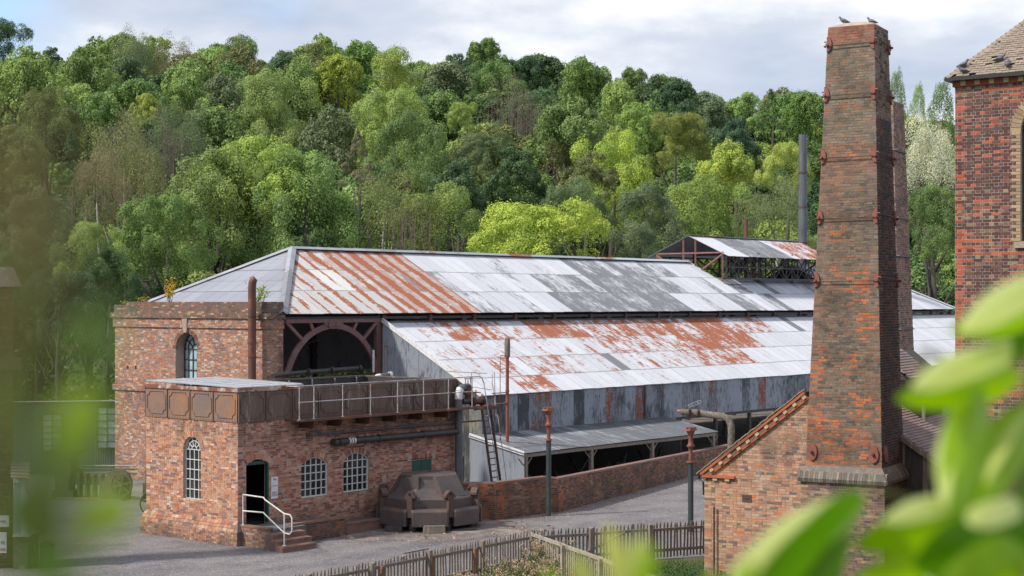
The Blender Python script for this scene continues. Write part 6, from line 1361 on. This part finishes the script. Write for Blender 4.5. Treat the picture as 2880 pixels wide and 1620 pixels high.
# ================================================================== TREES
def unit(v): return v / np.maximum(np.linalg.norm(v, axis=-1, keepdims=True), 1e-9)
def crown(kind, seed, n, leaf=.045):
    g = np.random.default_rng(seed)
    if kind == 'poplar': K = 60; z = g.uniform(-1, 1, K); a = g.uniform(0, 6.28, K); rr = np.sqrt(np.clip(1 - np.abs(z) ** 2.2, .05, 1)) * g.uniform(.3, .85, K); C_ = np.stack([np.cos(a) * rr, np.sin(a) * rr, z * .95], 1); lr = g.uniform(.14, .30, K); el = 1.6
    elif kind == 'conic': K = 70; z = g.uniform(-1, 1, K); a = g.uniform(0, 6.28, K); rr = (1 - z) / 2 * g.uniform(.5, 1, K); C_ = np.stack([np.cos(a) * rr, np.sin(a) * rr, z], 1); lr = g.uniform(.08, .2, K) * (1.2 - (z + 1) / 2 * .7); el = .8
    else:
        K = {'ash': 58, 'round': 62, 'birch': 62, 'twig': 60, 'willow': 70}[kind]
        d = unit(g.normal(size=(K, 3))); d[:, 2] = np.where(d[:, 2] < -.7, -d[:, 2], d[:, 2]); d = unit(d)
        rr = g.uniform(.35, .86, K) ** .7; asym = 1 + .18 * np.sin(np.arctan2(d[:, 1], d[:, 0]) * 3 + seed)
        C_ = d * (rr * asym)[:, None]; lr = g.uniform(.13, .36, K)
        if kind in ('ash', 'round'):
            K1 = 15; D1 = unit(g.normal(size=(K1, 3))); D1[:, 2] = np.where(D1[:, 2] < -.5, -D1[:, 2], D1[:, 2]); D1[0] = (0, 0, 1); A1 = D1 * g.uniform(.40, .66, K1)[:, None] * np.array([1, 1, 1.05]); R1 = g.uniform(.26, .44, K1)
            mm = g.integers(0, K1, 150); dd_ = unit(unit(A1[mm] + np.array([0, 0, .3])) * .85 + g.normal(size=(150, 3)) * .75); C_ = A1[mm] + dd_ * (R1[mm] * .86)[:, None]; lr = g.uniform(.075, .17, 150)
            C_ = np.concatenate([C_, A1 * .8]); lr = np.concatenate([lr, R1 * .8])
        el = {'ash': 1.15, 'round': .9, 'birch': 1.5, 'twig': 1.7, 'willow': 1.4}[kind]
    w_ = lr ** 2; w_[-15:] *= (.25 if kind in ('ash', 'round') else 1); idx = g.choice(len(lr), n, p=w_ / w_.sum()); c = C_[idx]; r = lr[idx]
    out_ = unit(c + np.array([0, 0, .35])); d = unit(g.normal(size=(n, 3)) + out_ * .75); rad = r * g.uniform(.35, 1.0, n) ** .3
    p = c + d * rad[:, None] * np.array([1, 1, el]); spike = g.random(n) < .10; p[spike] += (out_[spike] + np.array([0, 0, .5])) * (r[spike] * g.uniform(.05, .3, spike.sum()))[:, None]
    if kind in ('birch', 'twig', 'willow'): p[:, 2] -= g.random(n) * .06
    nrm = unit(d + g.normal(size=(n, 3)) * .33); t1 = unit(np.cross(nrm, g.normal(size=(n, 3)))); t2 = np.cross(nrm, t1)
    if kind in ('birch', 'willow', 'conic'): t1[:, 2] -= .7; t1 = unit(t1)
    L_ = leaf * g.uniform(.6, 1.35, n)[:, None]; wd = .55
    if kind == 'twig': wd = .28
    v = np.stack([p - t1 * L_ / 2, p + t2 * L_ * wd / 2, p + t1 * L_ / 2, p - t2 * L_ * wd / 2], 1).reshape(-1, 3)
    lob = g.random(len(lr))[idx]; at = np.clip(.7 * lob + .3 * g.random(n), 0, 1)
    return np_mesh('crown_' + kind, v, 4, M['leaf'], at)
PRO = {'ash': [crown('ash', s, 17000, .052) for s in (1, 2, 3, 4)], 'round': [crown('round', s, 17000, .052) for s in (11, 12, 13, 14)], 'birch': [crown('birch', s, 12000, .035) for s in (21, 22)],
       'twig': [crown('twig', s, 6500, .05) for s in (31, 32)], 'conic': [crown('conic', 41, 12000, .045)], 'poplar': [crown('poplar', 51, 11000, .05)], 'willow': [crown('willow', 61, 16000, .04)],
       'ashL': [crown('ash', s, 46000, .026) for s in (71, 72, 73)], 'roundL': [crown('round', 81, 42000, .027), crown('round', 82, 42000, .027)], 'birchL': [crown('birch', 91, 26000, .024)]}
def trunk_mesh(seed, mat, thin=1.0):
    g = random.Random(seed); m = MB(); m.tube([Vector((0, 0, 0)), Vector((.01, .01, .45)), Vector((-.01, .02, .8))], [.026 * thin, .018 * thin, .004], 7)
    for k in range(6):
        a = g.uniform(0, 6.28); z = g.uniform(.25, .5); b = Vector((math.cos(a), math.sin(a), 0)); m.tube([Vector((0, 0, z)), b * .09 + UP * (z + .12), b * g.uniform(.12, .2) + UP * (z + g.uniform(.2, .3))], [.012 * thin, .007, .002], 5)
    me = bpy.data.meshes.new('trunk'); me.from_pydata(m.v, [], m.f); me.materials.append(mat); me.shade_smooth(); return me
TRK = [trunk_mesh(s, M['bark']) for s in (1, 2, 3)]; TRB = trunk_mesh(9, M['bark_pale'], .7)
def stems_mesh(seed):
    g = random.Random(seed); m = MB()
    for k in range(70):
        a = g.uniform(0, 6.28); q = g.uniform(.0, .75); r_ = Vector((math.cos(a) * q, math.sin(a) * q, -.9)); t_ = r_ * 1.15; t_.z = g.uniform(.2, 1.0) * (1 - .3 * q); m.tube([r_, lerp(r_, t_, .6) + Vector((g.uniform(-.05, .05), g.uniform(-.05, .05), 0)), t_], [.012, .009, .004], 4, cap=False)
    me = bpy.data.meshes.new('bare_stems'); me.from_pydata(m.v, [], m.f); me.materials.append(M['dead_stem']); return me
M['dead_stem'] = m_mottle('pale_dead_stems', (.22, .175, .15), (.15, .12, .105), scale=2, rough=.95); STM = [stems_mesh(s) for s in (5, 6)]
COLS = {'dark': (0.088, 0.152, 0.070), 'mid': (0.164, 0.257, 0.088), 'light': (0.257, 0.363, 0.117), 'yellow': (0.339, 0.433, 0.105), 'bright': (0.374, 0.456, 0.099), 'olive': (0.193, 0.222, 0.094), 'brown': (0.234, 0.211, 0.140), 'grey': (0.170, 0.222, 0.123), 'blue': (0.088, 0.152, 0.094), 'white': (0.585, 0.600, 0.468), 'orange': (0.269, 0.292, 0.082)}
used = []
def tree(x, y, ztop, rx, rz, kind, colr, label, group=None, name='tree', zg=None):
    zg = hill_z(x, y) if zg is None else zg; zg = max(zg, 0.0) if y < 100 else zg
    r_ = empty(name, (x, y, zg), label, 'tree', group); H_ = ztop - zg; rz = min(rz, H_ * .56)
    cm = rnd.choice(PRO[kind]); c = obj('crown', cm, r_, (0, 0, H_ - rz)); c.scale = (rx, rx, rz); c.rotation_euler = (0, 0, rnd.uniform(0, 6.28))
    k = rnd.uniform(.88, 1.12); cc = COLS[colr]; c.color = (cc[0] * k * rnd.uniform(.92, 1.08), cc[1] * k, cc[2] * k * rnd.uniform(.85, 1.15), 1)
    t_ = obj('trunk', TRB if kind.startswith('birch') else rnd.choice(TRK), r_); t_.scale = (H_ * .8, H_ * .8, H_ * .97); t_.rotation_euler = (0, 0, rnd.uniform(0, 6))
    if kind == 'twig': b = obj('bare_stems', rnd.choice(STM), r_, (0, 0, H_ - rz)); b.scale = (rx, rx, rz); b.rotation_euler = (0, 0, rnd.uniform(0, 6.28))
    used.append((x, y)); return r_
def T(uD, topD, wD, dist, kind, colr, label, asp=1.15, name='tree'):
    k = 2880 / 2576; u, v = uD * k, topD * k; X = (u - 1440) / F * dist; zt = 8.03 + (HV - v) / F * dist; rx = wD * k / 2 / F * dist * 1.08
    return tree(X, dist, zt, rx, rx * asp, kind, colr, label, name=name)
T(8, 38, 175, 215, 'roundL', 'dark', 'tall dark tree at the far left edge of the skyline')
T(125, 120, 90, 240, 'round', 'dark', 'small dark tree peeping over the skyline right of the tall left edge tree')
T(333, 84, 125, 226, 'birch', 'grey', 'sparse see-through tree rising highest on the left of the skyline', 1.3)
T(432, 100, 120, 228, 'birch', 'brown', 'sparse brownish tree just right of the tallest see-through tree', 1.2)
T(70, 128, 230, 190, 'ash', 'light', 'light green tree low on the left skyline')
T(215, 128, 190, 200, 'ash', 'mid', 'mid green tree on the left skyline below the blue sky')
T(600, 96, 230, 232, 'ashL', 'mid', 'broad green tree on the skyline left of centre')
T(480, 150, 180, 205, 'ash', 'light', 'yellow green tree with gaps below the sparse skyline trees')
T(800, 96, 190, 235, 'ash', 'light', 'rounded green tree on the skyline above the big hillside crown')
T(900, 110, 170, 238, 'ash', 'mid', 'skyline tree between the two broad central crowns')
T(985, 128, 260, 215, 'ashL', 'yellow', 'wide yellow green tree on the skyline left of the notch')
T(850, 140, 160, 205, 'ash', 'yellow', 'bright topped tree below the skyline at centre left')
T(1160, 140, 130, 240, 'round', 'dark', 'dark round tree in the skyline notch')
T(1232, 95, 112, 236, 'round', 'mid', 'single crown standing clear above the skyline right of centre')
T(1240, 140, 200, 225, 'roundL', 'mid', 'dome of green below the single skyline crown')
T(1330, 140, 130, 240, 'round', 'dark', 'dark tree right of the single skyline crown')
T(1460, 152, 190, 228, 'ash', 'mid', 'green tree on the falling skyline right of centre')
T(1590, 168, 120, 235, 'round', 'mid', 'tree further down the falling skyline')
T(1560, 205, 170, 205, 'ash', 'light', 'light green crown below the falling skyline')
T(1710, 196, 150, 215, 'round', 'blue', 'blue green tree on the skyline left of the chimney')
T(1880, 232, 110, 225, 'round', 'light', 'small light tree on the skyline nearer the chimney')
T(1940, 226, 80, 205, 'conic', 'dark', 'pointed dark tree on the skyline beside the chimney')
T(2030, 232, 150, 215, 'ash', 'mid', 'green tree on the skyline touching the left of the chimney')
T(120, 210, 190, 150, 'ashL', 'olive', 'olive green tree on the upper left slope')
T(40, 300, 210, 118, 'roundL', 'olive', 'olive crown at the left edge behind the blurred twigs')
T(250, 240, 160, 165, 'ash', 'mid', 'mid green crown on the left slope')
T(370, 235, 110, 160, 'round', 'yellow', 'small bright yellow green crown above the bare grey thicket')
T(330, 300, 190, 150, 'twig', 'brown', 'bare grey twiggy thicket on the left slope')
T(440, 290, 150, 152, 'twig', 'grey', 'second bare thicket beside the grey thicket')
T(450, 265, 150, 160, 'birch', 'grey', 'pale feathery tree above the birches')
T(178, 335, 105, 128, 'conic', 'blue', 'dark pointed bluish tree on the left slope')
T(320, 345, 240, 132, 'birchL', 'olive', 'sparse olive birch with rusty leaves on the left', 1.4)
T(250, 400, 150, 126, 'birchL', 'brown', 'thin brownish birch left of the sparse olive birch', 1.4)
T(545, 345, 400, 118, 'roundL', 'light', 'left half of the huge bright topped tree behind the shed', 1.25)
T(765, 345, 370, 120, 'ashL', 'light', 'right half of the huge bright topped tree behind the shed', 1.3)
T(660, 322, 330, 121, 'roundL', 'yellow', 'yellow green top rising between the two huge crowns', 1.1)
T(420, 470, 260, 112, 'ashL', 'mid', 'shaded green tree above the brick end wall')
T(700, 165, 260, 185, 'ashL', 'light', 'grey green feathery crown in the middle of the slope')
T(560, 190, 190, 190, 'ash', 'grey', 'greyish crown left of the feathery crown')
T(995, 205, 250, 172, 'ashL', 'light', 'large leaning light green crown in the centre of the hillside', 1.3)
T(1170, 250, 92, 178, 'roundL', 'light', 'small dense bright green ball shaped crown on the slope')
T(1030, 290, 240, 160, 'ashL', 'mid', 'darker lower half crown under the large leaning crown', 1.3)
T(900, 330, 110, 145, 'conic', 'brown', 'brownish spruce between the big crowns')
T(1290, 215, 140, 195, 'twig', 'brown', 'bare brown twiggy tree high in the centre')
T(1390, 250, 120, 190, 'twig', 'grey', 'greyish bare tree right of the brown twiggy one')
T(1430, 245, 210, 175, 'ash', 'mid', 'green crown right of the bare trees')
T(1230, 320, 160, 160, 'roundL', 'grey', 'grey green rounded crown above the dark hollow')
T(1300, 370, 170, 150, 'round', 'dark', 'dark tree in the hollow in the middle of the slope')
T(1150, 400, 170, 145, 'round', 'dark', 'dark tree low in the hollow behind the shed ridge')
T(1540, 320, 290, 150, 'ashL', 'yellow', 'broad bright yellow green dome on the right slope')
T(1430, 270, 180, 178, 'ash', 'olive', 'olive crown above the bright dome')
T(1700, 268, 175, 168, 'roundL', 'orange', 'orange tinged crown on the right slope')
T(1590, 260, 150, 185, 'ash', 'light', 'light green crown above the orange tinged one')
T(1850, 295, 130, 165, 'round', 'blue', 'bluish rounded crown left of the tall flue')
T(1480, 385, 150, 135, 'round', 'olive', 'olive green bush like crown in front of the bright dome')
T(1450, 440, 190, 126, 'ashL', 'grey', 'grey green crown behind the ridge of the shed', 1.2)
T(1375, 480, 390, 118, 'roundL', 'bright', 'brilliant yellow tree standing right behind the shed ridge', .95)
T(1120, 450, 280, 126, 'ashL', 'light', 'pale green tree behind the shed ridge left of the yellow tree')
T(1010, 470, 210, 124, 'twig', 'olive', 'tangled olive thicket behind the shed ridge')
T(960, 440, 120, 130, 'birch', 'olive', 'small pale flowering tree top above the tangled thicket')
T(1620, 470, 230, 124, 'ashL', 'grey', 'grey green tree between the yellow tree and the canopy roof')
T(1790, 430, 280, 132, 'ashL', 'light', 'large light green tree above the raised canopy')
T(1830, 360, 170, 150, 'ash', 'yellow', 'yellow green tree above the large light one')
T(1980, 345, 150, 140, 'ashL', 'yellow', 'sunlit tree between the flue and the chimney')
T(1950, 480, 190, 128, 'birchL', 'olive', 'olive birch behind the foot of the tall flue')
T(2258, 205, 62, 190, 'poplar', 'mid', 'leftmost of the poplars right of the chimney', 3.0)
T(2312, 235, 52, 185, 'poplar', 'light', 'slim middle poplar right of the chimney', 3.0)
T(2372, 235, 90, 180, 'poplar', 'mid', 'rightmost poplar beside the engine house', 2.2)
T(2340, 312, 150, 150, 'willow', 'white', 'silvery white willow between the chimney and the engine house', 1.2)
T(2350, 450, 190, 135, 'ashL', 'mid', 'dark green tree below the silvery willow', 1.3)
T(95, 480, 230, 100, 'ashL', 'grey', 'grey green tree at the left behind the blurred leaves', 1.2)
T(225, 540, 190, 98, 'ashL', 'light', 'lit birch like tree left of the brick end wall', 1.3)
T(20, 640, 200, 96, 'ashL', 'mid', 'green tree at the left edge above the shed roof')
T(150, 660, 220, 94, 'roundL', 'dark', 'dark tree directly above the green corrugated shed', 1.3)
T(270, 610, 190, 97, 'roundL', 'dark', 'dark tree touching the left end of the brick wall', 1.4)
KG = {'dark': 'dark green', 'mid': 'mid green', 'light': 'light green', 'yellow': 'yellow green', 'olive': 'olive', 'grey': 'grey green', 'blue': 'bluish green', 'brown': 'brownish twiggy'}
rf = random.Random(21); y = 100.0; cnt = 0
while y < 268:
    x = -.36 * y - 6 + rf.uniform(0, 5)
    while x < .36 * y + 6:
        X, Y = x + rf.uniform(-2.6, 2.6), y + rf.uniform(-3, 3); x += 9.6
        zg = hill_z(X, Y)
        if zg < 0.2 or cnt >= 212: continue
        u = 1440 + X / Y * F
        if 2700 < u: continue
        if any((X - a) ** 2 + (Y - b) ** 2 < 16 for a, b in used): continue
        k = nz(X * .05, Y * .05, 1, 1, 5.5) + rf.uniform(-.35, .35); colr = 'dark' if k < -.22 else ('mid' if k < .1 else ('light' if k < .3 else rf.choice(('olive', 'yellow', 'grey'))))
        if rf.random() < .035: colr = 'brown'
        kind = 'twig' if colr == 'brown' else rf.choice(('ash', 'ash', 'round')); h_ = rf.uniform(10.5, 14.0) if Y > 225 else rf.uniform(8.5, 12.5)
        rx = rf.uniform(4.9, 6.8)
        if Y < 150: h_ = min(h_, 9.0); kind = 'round' if kind != 'twig' else kind; colr = 'dark' if rf.random() < .6 else colr
        t_ = tree(X, Y, zg + h_, rx, rx * rf.uniform(.95, 1.25), kind, colr, '%s tree among the many filling the wooded hillside' % KG[colr], '%s trees of the hillside wood' % KG[colr]); used.pop(); cnt += 1
    y += 9.0
# undergrowth filling the gaps between trunks
ug = []
g = np.random.default_rng(5); n = 170000; X = g.uniform(-75, 75, n); Y = g.uniform(92, 262, n); k = np.abs(X) < .36 * Y; X, Y = X[k], Y[k]; Z = np.array([hill_z(a, b) for a, b in zip(X, Y)]); Z = np.maximum(Z, 0)
k = (Z > .02) | (X < -16); X, Y, Z = X[k], Y[k], Z[k]; n = len(X); p = np.stack([X, Y, Z + g.random(n) ** 1.4 * 5.0], 1); nrm = unit(g.normal(size=(n, 3)) + np.array([0, -.5, .6])); t1 = unit(np.cross(nrm, g.normal(size=(n, 3)))); t2 = np.cross(nrm, t1); L_ = (g.uniform(.14, .32, n) * np.clip(Y / 150, .7, 1.4))[:, None]
me = np_mesh('undergrowth', np.stack([p - t1 * L_, p + t2 * L_ * .6, p + t1 * L_, p - t2 * L_ * .6], 1).reshape(-1, 3), 4, M['leaf'], g.random(n)); o = obj('undergrowth', me, kind='stuff', label='dark bushy undergrowth between the trees of the hillside'); o.color = (.075, .125, .045, 1)

# ================================================================== PIGEONS
def pigeon(p, ang, lab, s_=1.0, dark=False):
    r_ = empty('pigeon', p, lab, 'pigeon', 'pigeons on the roofs'); d = Vector((math.cos(ang), math.sin(ang), 0)); q = lambda a, z: Vector(p) + d * a * s_ + UP * z * s_; m = MB()
    m.tube([q(-.185, .075), q(-.12, .085), q(-.06, .105), q(0, .125), q(.05, .15), q(.08, .185), q(.095, .215), q(.115, .235), q(.135, .24)], [.012, .028, .052, .062, .052, .033, .027, .028, .010], 10); m.build('body', M['feather'], r_, smooth=True)
    m = MB(); m.tube([q(.135, .238), q(.16, .228)], [.008, .002], 5); m.build('beak', M['gutter'], r_)
    for sg in (-1, 1):
        sd_ = Vector((-d.y, d.x, 0)) * sg; m = MB(); m.tube([q(.05, .135) + sd_ * .05 * s_, q(-.05, .125) + sd_ * .055 * s_, q(-.16, .09) + sd_ * .02 * s_], [.02, .03, .006], 6); m.build('wing', M['feather_dark'], r_, smooth=True)
        m = MB(); m.tube([q(0, .08) + sd_ * .02, q(.01, 0) + sd_ * .02], .006, 5); m.tube([q(.0, .004) + sd_ * .02, q(.04, .004) + sd_ * .02], .005, 4); m.build('leg', M['iron_red'], r_)
M['feather'] = m_mottle('pigeon_grey', (.14, .14, .18), (.09, .09, .12), (.3, .3, .33), scale=16, rough=.6); M['feather_dark'] = m_mottle('pigeon_wing', (.2, .2, .23), (.1, .1, .12), scale=20, rough=.6)
tp = CC + shift(ZT) + UP * ZT
pigeon(tp - ca * .33 - cb * .3 + UP * .10, R(165), 'grey pigeon facing left on the left of the main chimney cap'); pigeon(tp + ca * .42 - cb * .1 + UP * .06, R(160), 'dark pigeon facing left on the right of the main chimney cap', .95)
for (dx_, dy_, a, lab) in ((.36, .30, R(0), 'pigeon at the very corner of the engine house roof, the upper one'), (.42, .06, R(200), 'pale pigeon in the gutter corner of the engine house roof'), (1.25, .42, R(20), 'pigeon climbing the tiles in the middle of the engine house roof'), (1.50, .18, R(100), 'upright pigeon just above the engine house gutter')):
    pigeon(R0 + ea * dx_ + su * dy_ + EN * .03, a + math.atan2(ea.y, ea.x), lab, 1.0)

# ================================================================== OUT OF FOCUS LEAVES close to the camera
def m_near(name, c, tr, spec=.5, rough=.35):
    t = NT(name); oc = t.new('ShaderNodeObjectInfo').outputs['Color']; f = t.noise(t.P(), 40, 3); cc = t.mix(.5, oc, t.mix(f, (.8, .8, .8), (1.2, 1.2, 1.2)), 'MULTIPLY'); t.l.new(cc, t.b.inputs['Base Color']); t.b.inputs['Roughness'].default_value = rough; t.b.inputs['Specular IOR Level'].default_value = spec
    b = t.new('ShaderNodeBsdfTranslucent'); t.l.new(t.mix(1.0, cc, (1.5, 1.7, .35), 'MULTIPLY'), b.inputs[0]); ms = t.new('ShaderNodeMixShader'); ms.inputs[0].default_value = tr; t.l.new(t.b.outputs[0], ms.inputs[1]); t.l.new(b.outputs[0], ms.inputs[2]); t.l.new(ms.outputs[0], t.out.inputs[0]); return t.m
M['near_leaf'] = m_near('foreground_leaf', None, .45)
def near_leaf(root, a, b, wd, up_n, fold=35, colr=(.2, .36, .04), droop=.08):
    """a folded leaf from stalk a to tip b; up_n is the direction its upper face looks"""
    a, b = Vector(a), Vector(b); ax = (b - a); L_ = ax.length; ax /= L_; n_ = Vector(up_n); n_ = (n_ - ax * n_.dot(ax)).normalized(); sdv = ax.cross(n_); me = MB(); K = 10; J = 4; f = R(fold); vs = []
    for i in range(K + 1):
        t_ = i / K; hw = wd / 2 * max(t_, .004) ** .5 * max(1 - t_, 0) ** .72 / .455 + .0006; c = a + ax * L_ * t_ - n_ * (droop * L_ * (t_ - .3) ** 2 * 2)
        for j in range(-J, J + 1): q = j / J; vs.append(c + sdv * (hw * q * math.cos(f * abs(q) ** .3)) - n_ * (abs(q) * hw * math.sin(f)) + n_ * (.06 * wd * math.sin(t_ * 9 + j)) * abs(q) * .3)
    fs = []; R_ = 2 * J + 1
    for i in range(K):
        for j in range(2 * J): k = i * R_ + j; fs.append((k, k + 1, k + 1 + R_, k + R_))
    me.add(vs, fs); o = me.build('leaf', M['near_leaf'], root, smooth=False); o.data.shade_smooth(); o.color = (*colr, 1); return o
RB = empty('right_foreground_branch', A(2950, 1500, 1.25), 'blurred sunlit green leaves filling the lower right corner close to the camera', 'branch')
UN = (0.0, -.55, .84); PALE = (.52, .56, .19); DG = (.09, .21, .002); MG = (.27, .42, .003)  # pale and dark greens paint the leaves' sunlit tops and shaded lower halves
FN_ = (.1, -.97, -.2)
LVS = [((2425, 1375, 1.22), (2040, 1600, 1.16), .044, (-.25, -.55, .80), 20, PALE), ((2440, 1400, 1.21), (2130, 1700, 1.13), .046, (.35, -.9, -.35), 8, DG), ((2400, 1500, 1.24), (2250, 1780, 1.15), .05, (.35, -.9, -.35), 8, DG),  # dark leaves added as the pale leaf's shaded lower half
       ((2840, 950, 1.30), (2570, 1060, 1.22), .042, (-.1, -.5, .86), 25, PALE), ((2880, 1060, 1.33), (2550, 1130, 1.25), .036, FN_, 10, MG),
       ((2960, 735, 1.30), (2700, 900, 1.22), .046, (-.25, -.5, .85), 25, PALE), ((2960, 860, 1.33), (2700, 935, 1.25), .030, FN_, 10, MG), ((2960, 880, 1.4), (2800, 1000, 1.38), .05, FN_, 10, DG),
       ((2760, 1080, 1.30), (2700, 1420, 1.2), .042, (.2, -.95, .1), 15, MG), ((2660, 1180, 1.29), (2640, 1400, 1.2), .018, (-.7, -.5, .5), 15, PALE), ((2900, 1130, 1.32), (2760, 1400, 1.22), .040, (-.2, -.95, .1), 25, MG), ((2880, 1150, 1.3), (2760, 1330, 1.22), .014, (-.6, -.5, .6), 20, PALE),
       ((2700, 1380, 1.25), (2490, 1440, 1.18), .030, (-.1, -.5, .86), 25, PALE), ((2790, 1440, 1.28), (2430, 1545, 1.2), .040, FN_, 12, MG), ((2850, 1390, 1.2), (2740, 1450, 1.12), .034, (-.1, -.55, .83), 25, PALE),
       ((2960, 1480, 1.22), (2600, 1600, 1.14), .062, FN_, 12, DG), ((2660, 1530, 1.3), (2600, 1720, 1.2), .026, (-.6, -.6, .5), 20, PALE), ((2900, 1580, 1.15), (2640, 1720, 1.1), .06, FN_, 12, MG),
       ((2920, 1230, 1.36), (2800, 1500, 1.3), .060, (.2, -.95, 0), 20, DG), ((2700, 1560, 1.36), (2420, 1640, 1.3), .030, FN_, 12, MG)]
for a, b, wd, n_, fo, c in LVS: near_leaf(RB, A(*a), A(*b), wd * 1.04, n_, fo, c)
m = MB(); m.tube([A(3000, 1700, 1.3), A(2850, 1400, 1.33), A(2760, 1150, 1.34), A(2640, 1000, 1.36), A(2585, 985, 1.36)], [.006, .005, .004, .003, .002], 8); m.tube([A(2850, 1400, 1.33), A(2900, 1000, 1.34), A(3000, 700, 1.35)], .004, 8); m.tube([A(2592, 1010, 1.36), A(2590, 1150, 1.35)], .003, 8); m.tube([A(2850, 1400, 1.33), A(2600, 1420, 1.28), A(2440, 1370, 1.23)], [.004, .003, .002], 8)
M['near_twig'] = m_mottle('green_brown_twig', (.12, .14, .04), (.14, .09, .04), scale=40); m.build('twig', M['near_twig'], RB, smooth=True)
LB = empty('left_foreground_sprig', A(100, 1700, .35), 'very blurred sprig with green leaves and brown twigs right against the lens at the left', 'branch')
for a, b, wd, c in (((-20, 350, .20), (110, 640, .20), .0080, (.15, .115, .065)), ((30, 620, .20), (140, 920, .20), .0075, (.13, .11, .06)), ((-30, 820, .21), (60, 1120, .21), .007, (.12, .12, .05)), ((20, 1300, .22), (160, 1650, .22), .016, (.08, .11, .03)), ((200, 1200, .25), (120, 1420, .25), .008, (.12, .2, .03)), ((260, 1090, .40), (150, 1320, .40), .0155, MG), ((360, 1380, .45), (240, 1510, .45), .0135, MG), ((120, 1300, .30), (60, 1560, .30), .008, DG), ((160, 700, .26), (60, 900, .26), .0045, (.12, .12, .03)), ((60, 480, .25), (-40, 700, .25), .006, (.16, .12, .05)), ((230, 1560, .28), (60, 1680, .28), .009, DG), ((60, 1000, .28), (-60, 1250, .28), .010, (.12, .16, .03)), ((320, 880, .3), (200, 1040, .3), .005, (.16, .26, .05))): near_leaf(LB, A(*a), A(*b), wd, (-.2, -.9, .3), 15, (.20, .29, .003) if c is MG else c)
m = MB(); m.tube([A(150, 1750, .30), A(95, 1300, .285), A(70, 800, .27), A(60, 380, .26)], [.0022, .0020, .0018, .0012], 6); m.tube([A(95, 1300, .285), A(280, 1300, .4), A(290, 1180, .4)], .0010, 6); m.tube([A(100, 900, .27), A(220, 560, .28)], .0009, 6); m.build('twig', M['near_twig'], LB, smooth=True)
CB = empty('lower_foreground_sprig', A(1760, 1750, .95), 'blurred yellow green leaf tips rising at the bottom edge right of the middle', 'branch')
for a, b, wd, n_, c in (((1770, 1720, .95), (1700, 1480, .95), .018, (-.5, -.6, .6), (.5, .5, .16)), ((1740, 1700, .95), (1800, 1500, .95), .02, (-.3, -.7, .6), (.42, .46, .12)), ((1800, 1720, .9), (1850, 1540, .9), .014, (.5, -.8, .2), MG), ((1700, 1740, .97), (1610, 1560, .97), .016, (-.4, -.6, .6), (.42, .44, .14)), ((1600, 1740, .9), (1540, 1600, .9), .014, (0, -.8, .5), MG), ((2080, 1740, .9), (2110, 1580, .9), .016, (0, -.8, .5), MG), ((1960, 1740, .85), (2010, 1610, .85), .010, (0, -.8, .5), MG)): near_leaf(CB, A(*a), A(*b), wd, n_, 30, c)
m = MB()
for u in (1750, 2085, 1965): m.tube([A(u + 10, 1800, .92), A(u, 1700, .93)], .0015, 6)
m.build('twig', M['near_twig'], CB, smooth=True)
